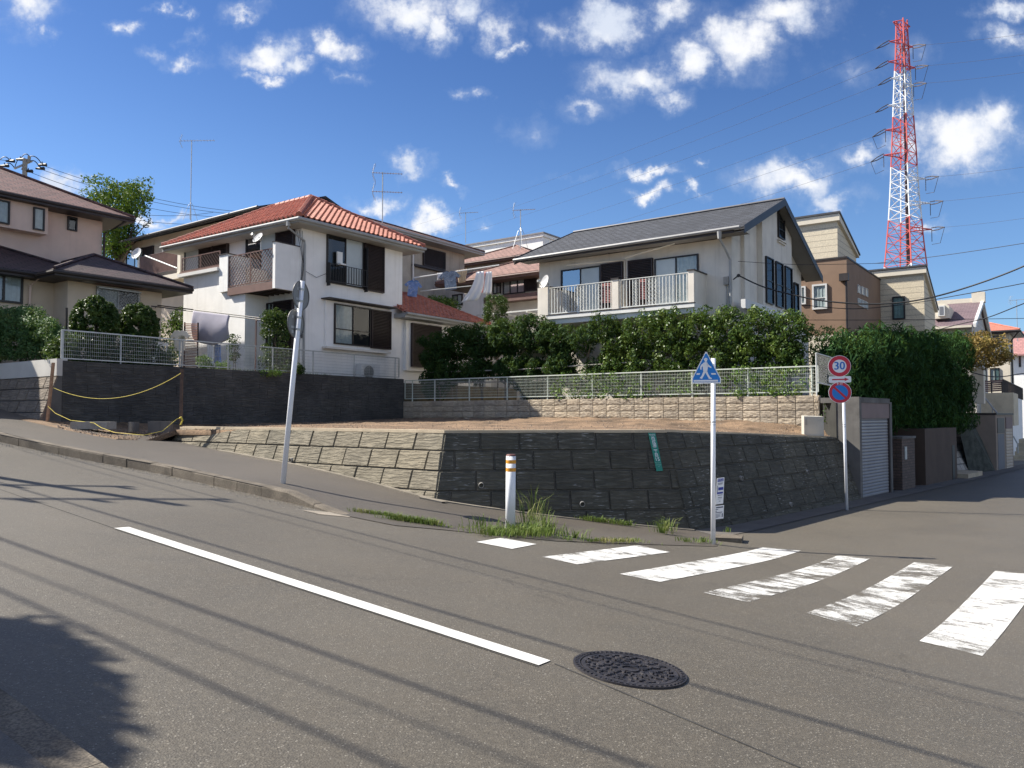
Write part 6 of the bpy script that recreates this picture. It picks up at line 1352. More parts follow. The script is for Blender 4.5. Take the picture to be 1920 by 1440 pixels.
roller(ga, tg0 + .17, tg1 - .17, .06, -2.1, zg - .53, shutter_metal)
mb = MB(); sbox(mb, tg0 + .17, tg1 - .17, .1, .12, -2.3, zg - .3); sbox(mb, tg0 + .16, tg0 + .20, .02, .09, -2.2, zg - .53); sbox(mb, tg1 - .20, tg1 - .16, .02, .09, -2.2, zg - .53); mb.build('door_frame', dark_trim, ga)
# retaining wall between lot and garage, its shade put into a near-black colour
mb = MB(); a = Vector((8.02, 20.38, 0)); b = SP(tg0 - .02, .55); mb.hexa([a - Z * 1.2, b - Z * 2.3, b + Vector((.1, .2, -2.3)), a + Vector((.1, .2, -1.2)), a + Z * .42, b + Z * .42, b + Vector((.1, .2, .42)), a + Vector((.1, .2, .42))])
mb.build('link_wall', M('painted_shade_concrete', (.026, .026, .023), .9, .3, 2, stain=.5, bump=.4), label='dark concrete wall linking the bare lot to the garage', cat='wall')
mb = MB(); sbox(mb, LR - .15, tg0 - .01, .62, .9, -2.3, -.52); mb.build('infill_wall', MATS['painted_shade_concrete'], label='narrow dark wall strip between the battered stone wall and the garage', cat='wall')
# brick gate pillar, dark gate, brown wall
t0, t1 = tpx(1688), tpx(1712); mb = MB(); sbox(mb, t0, t1, -.02, .35, -2.4, zat(1700, 823, SP(t0).y)); gp_ = mb.build('gate_pillar', brick_dark, label='dark brick gate pillar beside the garage', cat='gate pillar')
mb = MB(); sbox(mb, t0 - .03, t1 + .03, -.05, .38, zat(1700, 823, SP(t0).y) + .002, zat(1700, 820, SP(t0).y) + .02); mb.build('coping', concrete_grey, gp_)
mb = MB(); sbox(mb, t0 + .2, t0 + .38, -.045, -.021, -1.2, -.85); mb.build('letter_plate', alu, gp_)
mb = MB(); sbox(mb, tg1, t0, .9, 1.0, -2.4, -.6); mb.build('gate_side_wall', concrete_grey, label='low dark wall between the garage and the brick pillar', cat='wall')
t0, t1 = tpx(1733), tpx(1792); zz = zat(1733, 804, SP(t0).y)
bw_ = thing('brown_garden_wall', SP(t0, 0, -2.1), 'dark brown rendered wall under the tall cypress hedge', 'wall'); mb = MB(); sbox(mb, t0, t1, 0, .25, -2.5, zz); sbox(mb, t0 - .0, t0 + .25, .25, 2.5, -2.5, zz); sbox(mb, t1 - .25, t1, .25, 3.2, -2.5, zz); mb.build('wall', M('brown_garden_render', (.085, .058, .043), .85, .1, 1.5, stain=.3), bw_)
mb = MB(); sbox(mb, t1 - .62, t1 - .3, -.012, .0, -2.2, -.95); mb.build('post_slot', black_m, bw_)
mb = MB(); sbox(mb, tpx(1712), t0, .9, 1.0, -2.5, -.9); gt = mb.build('garden_gate', dark_trim, label='dark closed garden gate between brick pillar and brown wall', cat='gate')
# fill behind: dark planted bank under the hedge
mb = MB(); sbox(mb, tg1, tpx(1812), 1.02, 2.0, -2.5, -.35); mb.build('planted_bank', garden_soil, kind='structure')
# rubble masonry slope, beige/brown garage block further on
t2_ = tpx(1795); t3_ = tpx(1862)
mb = MB(); mb.hexa([SP(t2_ + .2, .6, -2.4), SP(t3_ + 1, .2, -2.4), SP(t3_ + 1, 3, -2.4), SP(t2_ + .2, 3, -2.4), SP(t2_ + .2, 1.9, .35), SP(t3_ + 1, 1.4, .35), SP(t3_ + 1, 3, .35), SP(t2_ + .2, 3, .35)]); mb.build('rubble_wall', masonry, label='sloping rubble stone wall beyond the cypress hedge', cat='wall')
mb = MB(); sbox(mb, t2_ + .1, t2_ + 2.2, -.25, .55, -2.4, -1.93); mb.build('stone_step', concrete_pale, label='pale sunlit stone step at the foot of the rubble wall', cat='step')
g2 = thing('far_garage', SP(t3_, 1, -2.2), 'brown garage block with tan roller shutter down the side road', 'garage')
t4a, t4b = tpx(1866), tpx(1898); zt8 = zat(1866, 778, SP(t4a).y)
mb = MB(); sbox(mb, t4a, t4b, 0, 4.0, -2.6, zt8); mb.build('block', M('taupe_render', (.27, .215, .17), .85, .08, 2), g2)
mb = MB(); sbox(mb, t4a - .02, t4b + .02, -.04, 4, zt8 + .002, zt8 + .08); mb.build('coping', dark_trim, g2)
tm = lerp(t4a, t4b, .52); mb = MB(); sbox(mb, t4a + .3, tm - .25, -.012, .0, -2.1, zt8 - .75); mb.build('side_door', M('slate_door', (.12, .12, .14), .6, .05), g2)
mb = MB(); sbox(mb, t4a + .25, tm - .2, -.02, .0, zt8 - .72, zt8 - .12); mb.build('dark_recess', dark_trim, g2)
mb = MB(); sbox(mb, tm + .1, t4b - .2, -.03, .0, zt8 - .55, zt8 - .1); mb.build('lintel', mauve_m, g2); roller(g2, tm + .12, t4b - .22, -.002, -2.2, zt8 - .56, shutter_tan, .13)
# terrace wall, railing, white wall and steps at the far right
def bigbox(name, px0, px1, py0, py1, Y, depth, mat, label, cat, yaw=0):
    A = at(px0, py1, Y); B = at(px1, py1, Y); dirv = (B - A); d = DR * depth; h = Z * ((py1 - py0) * Y / F); A = A - Z * .2
    dirv = -DL * (dirv.x / .810) if yaw else dirv
    B = A + dirv; mb = MB(); mb.hexa([A, B, B + d, A + d, A + h + Z * .2, B + h + Z * .2, B + d + h + Z * .2, A + d + h + Z * .2]); return mb.build(name, mat, label=label, cat=cat) if label else (mb, A, B)
bigbox('terrace_wall', 1840, 1882, 737, 790, 37, 3.2, M('stained_cream_wall', (.60, .52, .38), .85, .08, 2, stain=.5, ss=1.2, scol=(.3, .26, .2)), 'cream stained terrace wall with a brown fence above it', 'wall', 1)
A = at(1882, 830, 36.9); B = at(1918, 812, 43); mb = MB(); hA = Z * (93 * 36.9 / F); hB2 = Z * (63 * 43 / F); mb.prism([A - Z * 1.2, B - Z * 1.2, B + hB2, A + hA], (-.3, .2, 0)); mb.build('white_wall', plaster_white, label='tall white rendered wall stepping away at the right edge', cat='wall')
ft = thing('brown_fence', at(1860, 738, 37), 'brown boarded fence on top of the cream terrace wall', 'fence'); mb = MB()
A = at(1836, 736, 37); B = at(1880, 733, 37)
for k in range(6): a = A + Z * (.09 * k); b = B + Z * (.09 * k); mb.hexa([a, b, b + Vector((0, .02, 0)), a + Vector((0, .02, 0)), a + Z * .075, b + Z * .075, b + Vector((0, .02, .075)), a + Vector((0, .02, .075))])
mb.build('boards', fascia_brown, ft)
for px in (1838, 1859, 1879):
    mb = MB(); q = at(px, 738, 36.96); mb.box(q.x - .025, q.x + .025, q.y - .04, q.y + .0, q.z - .15, q.z + .56); mb.build('post', dark_trim, ft)
mb = MB(); A = at(1881, 736, 37); B = at(1918, 750, 43)
for k in range(24): q = A.lerp(B, k / 23); mb.box(q.x - .02, q.x + .02, q.y, q.y + .02, q.z, q.z + .62)
mb.tube([A + Z * .62, B + Z * .62], .025, 5); mb.build('street_railing', dark_trim, ft, recalc=False)
st_ = thing('stone_steps', at(1908, 850, 40) - Z * .3, 'tan stone steps climbing beside the white wall at the right edge', 'steps')
for k in range(6):
    mb = MB(); a = at(1897, 862 - k * 7, 39 + k * .5); b = at(1960, 862 - k * 7, 39 + k * .5); mb.box(a.x, b.x, a.y, a.y + 4, a.z - 1, a.z + .02 * k); mb.build('step', M('tan_stone', (.38, .33, .24), .9, .12, 3, stain=.3), st_)
mb = MB(); mb.tube([at(1900, 818, 38.5), at(1908, 832, 38.6), at(1909, 850, 38.6)], .03, 6); mb.build('handrail', alu, st_)
mb = MB(); mb.tube([at(1839, 736, 35.5), at(1872, 778, 34)], .035, 6); mb.tube([at(1838, 752, 35.5), at(1838, 775, 35.5)], .03, 5); mb.tube([at(1861, 765, 34.5), at(1861, 790, 34.5)], .03, 5); mb.build('stair_handrail', alu, label='thin metal handrail descending behind the brown garage block', cat='handrail')
bigbox('cream_pillar', 1822, 1838, 690, 748, 33, .6, stucco_cream, 'tall cream wall pillar between the bronze tree and the stairs', 'pillar', 1)
A = at(1797, 797, 29.5); B = at(1814, 786, 29.8); C = at(1872, 880, 30.6); D = at(1822, 888, 29.6)
mb = MB(); mb.prism([A, B, C - Z * .4, D - Z * .4], DR * 1.2); mb.build('dark_slope', M('ivy_concrete', (.05, .055, .045), .9, .4, 4, fine=.5), label='dark sloping retaining face between the rubble wall and the brown garage block', cat='wall')
mb = MB(); A = at(1808, 742, 31.5); B = at(1823, 742, 31.2); hgt = Z * (36 * 31.5 / F); mb.prism([A, B, B + hgt, A + hgt], (.0, .08, 0)); mb.build('grey_fence_panel', concrete_grey, label='grey fence panel behind the end of the cypress hedge', cat='fence')
mb = MB(); A = at(1806, 772, 31.4); B = at(1826, 772, 31); hgt = Z * (29 * 31.4 / F); mb.prism([A, B, B + hgt, A + hgt], (.2, 1.5, 0)); mb.build('bank_wall', masonry, label='grey block wall below the grey fence panel', cat='wall')

# chain link fence at the right end of the hedge
cf = thing('chain_link_fence', at(1533, 740, 20.2), 'small chain link fence with pale frame beside the speed limit sign', 'fence')
A, B, C, D = at(1531, 717, 20.3), at(1582, 728, 20.6), at(1582, 677, 20.6), at(1530, 662, 20.3); mb = MB()
for a, b in ((A, B), (D, C), (A - Z * .35, D)): mb.tube([a, b], .016, 6)
mb.build('frame', alu_white, cf); mb = MB(); n = 26
for i in range(-14, n): 
    for sg in (0, 1):
        f0, f1 = i / n, (i + 14) / n; g0, g1 = (0, 1) if sg == 0 else (1, 0); c0, c1 = max(f0, 0), min(f1, 1)
        if c1 - c0 < .02: continue
        h0 = lerp(g0, g1, (c0 - f0) / (f1 - f0)); h1 = lerp(g0, g1, (c1 - f0) / (f1 - f0)); mb.tube([A.lerp(B, c0).lerp(D.lerp(C, c0), h0), A.lerp(B, c1).lerp(D.lerp(C, c1), h1)], .0025, 3)
mb.build('wire_mesh', alu, cf, recalc=False)
# ---------------------------------------------------------------- vegetation
def crown_points(c, r, n, shape='ball', shell=.5):
    out = []; c = Vector(c)
    while len(out) < n:
        q = Vector((random.uniform(-1, 1), random.uniform(-1, 1), random.uniform(-1, 1)))
        if shape == 'ball': ok = shell < q.length < 1
        elif shape == 'col': rr = math.hypot(q.x, q.y); ok = rr < 1 and (rr > shell or abs(q.z) > .75)
        else: ok = max(abs(q.x), abs(q.y), abs(q.z)) > shell
        if ok: out.append((c.x + q.x * r[0], c.y + q.y * r[1], c.z + q.z * r[2]))
    return out
def bush(name, base, label, cat, blobs, mat, size, per, clump, nclump, aspect=.5, up=0, jitter=.7, stems=3, stem_r=.022, group=None, shape='ball', shell=.5, flat=1, ax=None):
    """blobs: (dx, dy, z centre, rx, ry, rz) in the street-grid frame around base"""
    dx_, dy_ = ax or (DT, nT); base = Vector(base); t = thing(name, base, label, cat, group); P_ = []; N_ = []; tops = []
    vol = [b[3] * b[4] * b[5] for b in blobs]; tv = sum(v ** .667 for v in vol)
    for b, v in zip(blobs, vol):
        k = max(2, int(nclump * v ** .667 / tv)); c = Vector((0, 0, 0))
        cs_ = crown_points(c, (b[3], b[4], b[5]), k, shape, shell); w_ = []
        for q in cs_:
            q = base + dx_ * (b[0] + q[0]) - dy_ * (b[1] + q[1]) + Z * (b[2] + q[2]); w_.append(q)
        p_, n_ = clump_points(w_, [clump * random.uniform(.7, 1.3) for _ in w_], per, flat)
        P_.append(p_); N_.append(n_); tops += random.sample(w_, min(len(w_), 2))
    P_ = np.concatenate(P_); N_ = np.concatenate(N_)
    leaf_object('crown', leaf_mesh(P_, N_, size, aspect, jitter, up), mat, t)
    if stems:
        for i in range(stems):
            mb = MB(); b = blobs[i % len(blobs)]; bx = base + dx_ * (b[0] * .6 + random.uniform(-.12, .12)) - dy_ * random.uniform(-.08, .08); tp = base + dx_ * b[0] - dy_ * b[1] + Z * (b[2] + b[5] * .3)
            limbs(mb, bx - Z * .1, [tp], stem_r, .008)
            limbs(mb, bx.lerp(tp, .45), [tp + DT * random.uniform(-.4, .4) + Z * .1, tp + DT * random.uniform(-.4, .4) - Z * .15], stem_r * .6, .005)
            mb.build('trunk', bark, t)
    return t
rnd = random.Random(11)
TP = lambda t, o, z: CW + DT * t - nT * o + Z * z         # along the tan wall, o behind it
# broad leaved hedge shrubs
for i, t_ in enumerate((8.35, 9.25, 10.15, 11.05, 11.95, 12.85, 13.7)):
    hgt = (3.0, 3.3, 3.32, 3.25, 3.16, 3.10, 2.95)[i]
    bl = [(0, 0, hgt - .36 - .75 - .0, .62, .45, .72), (rnd.uniform(-.2, .2), -.1, 1.35, .50, .38, .5)]
    bl += [(rnd.uniform(-.45, .45), rnd.uniform(-.4, -.15), rnd.uniform(.5, 1.0), .26, .2, .22) for _ in range(2)]
    bush('hedge_shrub', TP(t_, .85, .36), ['lowest broad leaved hedge shrub at the left end of the glossy hedge', 'glossy hedge shrub second from the left above the mesh fence', 'glossy hedge shrub third from the left over the bare stems', 'middle glossy hedge shrub behind the crossing sign', 'glossy hedge shrub just right of the crossing sign', 'tallest glossy hedge shrub near the right end of the hedge', 'last glossy hedge shrub beside the chain link fence'][i], 'shrub', bl, leaf_hedge, .088, 48, .16, 150, .5, 0, .6, 3, .022, 'glossy hedge shrubs')
# conifers in the shade
CD = ['leftmost dark conifer in front of the brown shutter', 'dark conifer second from the left behind the fence', 'dark conifer with a bare trunk behind the fence', 'dark conifer below the clipped round bush', 'taller green conifer right of the clipped bush', 'sunlit conifer at the right end of the dark row']
for i, t_ in enumerate((.75, 1.85, 2.95, 4.0, 5.0, 6.05)):
    hgt = (3.15, 3.35, 3.3, 3.35, 3.5, 3.2)[i]
    bl = [(0, 0, hgt - 1.05, .72, .55, .62), (rnd.uniform(-.3, .3), -.1, 1.25, .6, .5, .45)]
    if i in (0, 4): bl.append((0, 0, .8, .55, .4, .5))
    bush('conifer_shrub', TP(t_, .9, .36), CD[i], 'conifer', bl, leaf_conif, .15, 58, .20, 130, .25, .8, .6, 2, .035, 'conifers behind the tan wall', flat=.9)
for i, (t_, h_, lab) in enumerate(((7.25, 2.8, 'small conifer with yellow green climbers left of the glossy hedge'), (7.85, 3.1, 'brownish green conifer between small conifer and glossy hedge'))):
    bush('conifer_shrub', TP(t_, .8, .36), lab, 'conifer', [(0, 0, h_ - .7, .42, .35, .5), (.2, 0, 1.1, .4, .3, .35), (-.15, -.1, .5, .35, .3, .3)], leaf_conif, .14, 38, .18, 75, .24, .8, .6, 2, .03, 'conifers behind the tan wall')
# climbing plant through the fence
P_ = []; 
for k in range(260):
    t_ = rnd.choice((rnd.uniform(6.2, 14.4), rnd.uniform(6.5, 9.5), rnd.uniform(12.5, 14.3))); P_.append(tuple(TP(t_, rnd.uniform(.0, .45), .55 + .8 * rnd.random() ** (1.2 if t_ < 9 else 1.9))))
p_, n_ = clump_points(P_, [.13] * len(P_), 16); leaf_object('climbing_plant', leaf_mesh(p_, n_, .07, .6), leaf_light, label='yellow green climbing leaves threading the pale mesh fence', cat='climbing plant', kind='stuff')
# cypress hedge along the side road
HT = [tpx(1570, 1.2), tpx(1812, .6)]; n_c = 9
LB = ['nearest', 'second', 'third', 'fourth', 'fifth', 'sixth', 'seventh', 'eighth', 'farthest']
for i in range(n_c):
    t_ = lerp(tg0 + 2.0, HT[1] - .6, i / (n_c - 1)); zt_h = zat(1650, 637, SP(t_).y) + rnd.uniform(-.12, .1) + (.08 if i % 2 else 0); zlo = .25 if t_ < tg1 else -.35
    base = SP(t_, .95, zlo); h_ = (zt_h - zlo); mat_ = leaf_cyp
    tt_ = thing('cypress', base, 'dark feathery cypress, %s from the garage in the clipped row above the side road' % LB[i], 'cypress', 'cypresses along the side road')
    cs_ = crown_points((0, 0, 0), (.75, .75, h_ / 2), 120, 'col', .35); w_ = [base + SRD * q[0] + nr_ * q[1] + Z * (q[2] + h_ / 2 + (0 if q[2] < h_ * .4 else rnd.uniform(-.1, .22))) for q in cs_]
    p_, n_ = clump_points(w_, [.24] * len(w_), 64, 1.5); leaf_object('crown', leaf_mesh(p_, n_, .21, .17, .5, 1.6), mat_, tt_)
    mb = MB(); mb.tube([base - Z * .5, base + Z * h_ * .7], .06, 6, 0, .02); mb.build('trunk', bark, tt_)
bush('garden_bush', (8.9, 21.6, .3), 'light green bush between the glossy hedge and the cypresses', 'shrub', [(0, 0, .8, .7, .6, .7), (.5, .3, 1.5, .4, .4, .35)], leaf_light, .09, 32, .17, 100, .5, 0, .7, 2)
bush('garden_bush', at(1553, 640, 27) - Z * 2.4, 'pale olive bush in front of the brown rendered house', 'shrub', [(0, 0, 2.2, .75, .6, .65)], leaf_light, .08, 26, .18, 70, .5, 0, .7, 2)
bush('garden_bush', (8.25, 20.15, -.45), 'dark ivy patch on the shade-coloured wall between the lot and the garage', 'shrub', [(0, 0, .55, .3, .12, .35)], leaf_ball, .06, 26, .10, 40, .5, 0, .7, 0)
# bronze leaved tree
c = at(1838, 664, 31.5); tb = thing('bronze_tree', SP(tpx(1800) + 1, 2.3, .2), 'spreading bronze leaved tree above the stairs at the right', 'tree'); w_ = []
for k in range(150):
    a = rnd.uniform(0, 6.28); rr = rnd.random() ** .5; w_.append(c + Vector((math.cos(a) * rr * 1.15, math.sin(a) * rr * .9, rnd.uniform(-.75, .75) * math.sqrt(1 - rr * rr * .8))) + Vector((0, 0, .1)))
p_, n_ = clump_points(w_, [.2] * len(w_), 40, .8); leaf_object('crown', leaf_mesh(p_, n_, .10, .5), leaf_autumn, tb)
mb = MB(); b0_ = WO[tb] - Z * .4; limbs(mb, b0_, [c + Vector((-.3, 0, -.2)), c + Vector((.5, .1, 0)), c + Vector((-.8, 0, .2)), c + Vector((.2, -.3, .3))], .07, .02); mb.build('trunk', bark, tb)
# garden shrubs at the left
def ball(px, py, Y, rp, label, zb=1.2, leaf=leaf_ball, sz=.055, sq=1.0, nclump=230):
    c = at(px, py, Y); r = rp * Y / F; b = Vector((c.x, c.y, zb)); return bush('clipped_shrub', b, label, 'shrub', [(0, 0, c.z - zb, r * .86, r * .86, r * .86 * sq)], leaf, sz, 75, r * .10, int(nclump * 2.4), .55, 0, .5, 1, .05, None, 'ball', .86)
ball(178, 604, 21.0, 47, 'large round clipped shrub at the left end of the mesh fence', sq=1.15)
ball(260, 612, 22.0, 41, 'smaller round clipped shrub behind the left mesh fence', sq=1.2)
c = at(516, 655, 25.6); r = 29 * 25.6 / F
bush('clipped_shrub', (c.x, c.y, 1.2), 'tall cylindrical clipped shrub by the sliding door of the white house', 'shrub', [(0, 0, 1.15, r * .9, r * .9, .90), (0, 0, 1.95, r * .75, r * .75, .25)], leaf_ball, .055, 40, .10, 210, .55, 0, .5, 1, .04, None, 'col', .75)
c = at(930, 580, 31.5); bush('clipped_shrub', (c.x, c.y, .4), 'clipped bushy crown rising behind the dark conifers', 'shrub', [(0, 0, c.z - .4, .46, .42, .50)], leaf_ball, .06, 40, .12, 130, .55, 0, .5, 1, .04, None, 'col', .7)
c = at(822, 568, 35.0); bush('garden_bush', (c.x, c.y, .5), 'spreading light green bush behind the low red tile roof', 'shrub', [(0, 0, c.z - .7, 1.1, .6, .42), (-.5, 0, c.z - .55, .6, .5, .35)], leaf_light, .12, 34, .2, 110, .35, .4, .7, 2)
# long hedge at the far left
hl = thing('left_hedge', at(40, 672, 20.5), 'long rounded green hedge on the plastered wall at the left edge', 'hedge'); w_ = []
for k in range(700):
    px = rnd.uniform(-60, 120); f = (px + 60) / 180; yt = 572 if px < 60 else lerp(572, 625, ((px - 60) / 60) ** 2); py = rnd.uniform(yt + 8, 668); Y = lerp(22.3, 20.3, f) + rnd.uniform(-.35, .5) + (.4 if py < 600 else 0); w_.append(at(px, py, Y))
p_, n_ = clump_points(w_, [.16] * len(w_), 34); n_ = n_ + np.array([0, -.5, .3]); leaf_object('foliage', leaf_mesh(p_, n_, .075, .45, .6), leaf_left, hl)
mb = MB()
for px in (0, 40, 80, 110): q = at(px, 650, lerp(22, 20.6, px / 120)); mb.tube([(q.x, q.y, 1.2), (q.x, q.y, 2.1)], .04, 6)
mb.build('stems', bark, hl)
# dark foliage under and between the balls, and behind the house gap
bush('low_hedge', (LW + DR * 2.4)[:2] + (1.2,) if False else Vector(((LW + DR * 2.3 - nW * .62).x, (LW + DR * 2.3 - nW * .62).y, 1.2)), 'dark low foliage filling the space behind the left mesh fence', 'hedge', [(k * .55, rnd.uniform(-.05, .15), .42 + rnd.uniform(-.08, .08), .42, .3, .48) for k in (-3.6, -2.8, -2.0, -1.2, -.4, .4, 1.1)], leaf_ball, .075, 52, .15, 330, .5, 0, .7, 0, ax=(DR, nW))
bush('garden_bush', (-13.3, 30.6, 1.2), 'shaded garden shrub in the gap between the pink and white houses', 'shrub', [(0, 0, 1.7, .8, .6, .9), (.3, .5, 2.4, .6, .6, .7)], leaf_ball, .10, 30, .2, 110, .5, 0, .7, 2)
# small plants in front of the white house
for (px, py, Y, rp, hp_, mt, lab) in ((438, 652, 24.0, 12, 30, leaf_ball, 'small upright dark rose bush beside the hanging duvet'), (383, 680, 23.4, 13, 14, leaf_light, 'low bright green plant beside the slatted screen'), (415, 688, 23.6, 16, 9, leaf_light, 'low flowering plant at the foot of the fence'), (563, 692, 24.9, 6, 8, leaf_ball, 'tiny green plant at the corner of the white house'), (505, 700, 24.2, 22, 5, leaf_light, 'sunny grass clump on top of the dark wall')):
    c = at(px, py, Y); r = rp * Y / F; h_ = hp_ * Y / F; bush('garden_plant', (c.x, c.y, 1.22), lab, 'plant', [(0, 0, max(c.z - 1.22, h_), r, r, h_)], mt, .055, 16, .07, 60, .5, .3, .8, 2 if hp_ > 20 else 0, .012)
# tree behind the left houses
c0 = at(222, 395, 46); tr = thing('garden_tree', (c0.x, c0.y, 1.5), 'airy light green tree rising behind the left houses', 'tree'); w_ = []
for k in range(250):
    px = 222 + rnd.gauss(0, 31); py = 398 + rnd.gauss(0, 32)
    if abs(px - 222) > 66 or py < 334: continue
    if px > 250 and py > 400 and rnd.random() < .75: continue
    w_.append(at(px, py, 46 + rnd.uniform(-1.6, 1.6)))
w_ += [at(rnd.uniform(160, 280), rnd.uniform(336, 380), 46 + rnd.uniform(-1, 1)) for _ in range(30)]; w_ += [at(rnd.uniform(195, 240), rnd.uniform(440, 480), 46) for _ in range(36)]
p_, n_ = clump_points(w_, [.36] * len(w_), 40); leaf_object('crown', leaf_mesh(p_, n_, .17, .5), leaf_tree, tr)
mb = MB(); b = Vector((c0.x, c0.y, 1.2)); f_ = Vector((c0.x + .1, c0.y, 8.6)); mb.tube([b, f_], .2, 8, 0, .13)
limbs(mb, f_, [at(px, py, 46 + rnd.uniform(-1, 1)) for px, py in ((170, 370), (195, 350), (220, 338), (245, 355), (268, 372), (281, 352), (276, 395), (262, 420), (185, 420), (240, 400), (284, 410), (270, 440))], .09, .015); mb.build('trunk', bark, tr)

# weeds
bl = []
def tuft(px, py, n, h, spread, lift=0.0):
    q = hit_ground(px, py)
    for _ in range(n):
        a = rnd.uniform(0, 6.28); r = abs(rnd.gauss(0, spread)); b = Vector((q.x + math.cos(a) * r * 1.5, q.y + math.sin(a) * r * .6, 0)); b.z = g(b.x, b.y) + .02 + lift
        hh2 = h * rnd.uniform(.4, 1.15); ln = Vector((math.cos(a), math.sin(a) * .8, 0)) * hh2 * rnd.uniform(.15, .9); w3 = Vector((-math.sin(a + rnd.uniform(-1, 1)), math.cos(a), 0)) * .004
        m_ = b + ln * .35 + Z * hh2 * .65; tp = b + ln + Z * hh2 * rnd.uniform(.6, 1); bl.extend([b - w3 * 1.2, b + w3 * 1.2, m_ + w3, m_ - w3, m_ - w3, m_ + w3, tp + w3 * .15, tp - w3 * .15])
for px in range(668, 735, 7): tuft(px, 962 + (px - 668) * .14, 26, .07, .07)
for px in range(735, 822, 6): tuft(px, 976 + (px - 735) * .14, 40, .10, .08)
for px in range(842, 905, 12): tuft(px, 992, 10, .04, .08)
for px in range(905, 1036, 5): tuft(px, 1004 + 4 * math.sin(px), 32, .12 if px < 960 else .17, .10)
for px in range(985, 1035, 8): tuft(px, 994, 14, .24, .07)
for px, py, n, h, s in ((905, 990, 40, .2, .1), (1000, 978, 20, .62, .05), (1022, 985, 14, .6, .05), (985, 985, 18, .55, .06), (1078, 1012, 60, .17, .07), (1058, 1014, 40, .06, .09), (1242, 1002, 70, .23, .06), (1250, 998, 30, .28, .05), (1290, 1018, 60, .08, .12), (1320, 1019, 60, .09, .10), (930, 955, 24, .14, .07), (1365, 1000, 16, .12, .03)): tuft(px, py, n, h, s)
for px in range(1095, 1180, 7): tuft(px, 977 + (px - 1095) * .13, 30, .10, .08)
for px in range(1108, 1200, 8): tuft(px, 1018, 36, .06, .09)
for px in range(640, 790, 18): tuft(px, 925 + (px - 640) * .13, 3, .04, .05)
leaf_object('weeds', np.array([tuple(q) for q in bl]), grass_m, loc=Vector((0, 0, 0)), label='weeds growing along the pavement edge and the corner', cat='grass', kind='stuff')
bl = []
for _ in range(500):   # tiny growth on top of the dark wall
    q = LW.lerp(CW, rnd.uniform(.38, .72)) - nW * rnd.uniform(.12, .35); a = rnd.uniform(0, 6.28); w3 = Vector((.004, 0, 0)); tp = Vector((math.cos(a) * .05, math.sin(a) * .05, rnd.uniform(.05, .16))); q.z = 1.3; bl += [q - w3, q + w3, q + tp * .6 + w3, q + tp - w3 * .2]
leaf_object('wall_grass', np.array([tuple(q) for q in bl]), grass_m, label='short grass on top of the dark wall', cat='grass', kind='stuff')

# ---------------------------------------------------------------- rails, laundry, small garden things
for k, (za, o, t0, t1) in enumerate(((1.55, .55, .6, 9.0), (1.15, .6, 1.2, 8.4))):
    mb = MB(); mb.tube([TP(t0, o, za + .05), TP((t0 + t1) / 2, o, za + .02), TP(t1, o + .05, za + .10)], .022, 6); mb.build('bamboo_rail', concrete, label=('upper', 'lower')[k] + ' grey bamboo rail running behind the conifers', cat='rail')
def cloth(name, pts_top, drop, w, mat, label, cat='laundry', sway=(0, 0), folds=5, Y=None, group=None, taper=0):
    """hanging cloth: top edge from A to B, falling by drop with folds"""
    A, B = Vector(pts_top[0]), Vector(pts_top[1]); d = B - A; n_ = Vector((-d.y, d.x, 0)).normalized() if d.length else Vector((0, 1, 0)); mb = MB(); NX, NY = 28, 10; vs = []
    for j in range(NY + 1):
        v = j / NY
        for i in range(NX + 1):
            u = i / NX; u2 = .5 + (u - .5) * (1 + taper * v); q = A + d * u2 - Z * drop * v + Vector((sway[0], sway[1], 0)) * v * v * drop + n_ * (w * math.sin(u * folds * 6.28 + v) * (.3 + .7 * v)); vs.append(q)
    mb.add(vs, [(j * (NX + 1) + i, j * (NX + 1) + i + 1, (j + 1) * (NX + 1) + i + 1, (j + 1) * (NX + 1) + i) for j in range(NY) for i in range(NX)])
    o = mb.build(name, mat, recalc=False, smooth=True, label=label, cat=cat, group=group); s_ = o.modifiers.new('s', 'SOLIDIFY'); s_.thickness = .008; return o
YL = 32.6
mb = MB(); mb.tube([at(776, 521, YL), at(936, 497, YL)], .03, 6); mb.build('laundry_pole', plastic_white, label='white laundry pole with drying clothes behind the low red roof', cat='laundry pole')
mb = MB(); mb.tube([at(788, 546, YL - .3), at(884, 536, YL - .3)], .02, 6); mb.build('laundry_pole', alu_white, label='lower thin laundry pole over the light green bush', cat='laundry pole')
def shirt(c, w, h, mat, label, tilt=0):
    mb = MB(); U = Vector((math.cos(tilt), 0, math.sin(tilt))); V = Vector((-math.sin(tilt), 0, math.cos(tilt))); P = [(-.10, 0), (-.28, -.05), (-.5, -.32), (-.38, -.42), (-.27, -.3), (-.26, -1), (.26, -1), (.27, -.3), (.38, -.42), (.5, -.32), (.28, -.05), (.10, 0), (0, -.06)]
    mb.prism([Vector(c) + U * a * w + V * b * h for a, b in P], (0, .06, 0)); bm_ = mb.build('shirt', mat, label=label, cat='shirt'); return bm_
shirt(at(776, 526, YL - .4), .74, .66, cloth_blue, 'blue and white patterned shirt hanging at the left end of the pole', -.12)
mb = MB(); q = at(776, 522, YL - .4); mb.tube([q + Z * .02, q - Z * .06, q - Z * .12 + X_ * .2, q - Z * .12 - X_ * .2, q - Z * .06], .012, 4); mb.build('hanger', blue_s, label='blue clothes hanger holding the patterned shirt', cat='hanger')
shirt(at(842, 508, YL - .1), .92, .78, cloth_plaid, 'blue grey plaid shirt drying in the middle of the pole', .1)
cloth('small_towel', (at(820, 512, YL), at(832, 511, YL)), .30, .02, cloth_white, 'small white towel left of the plaid shirt')
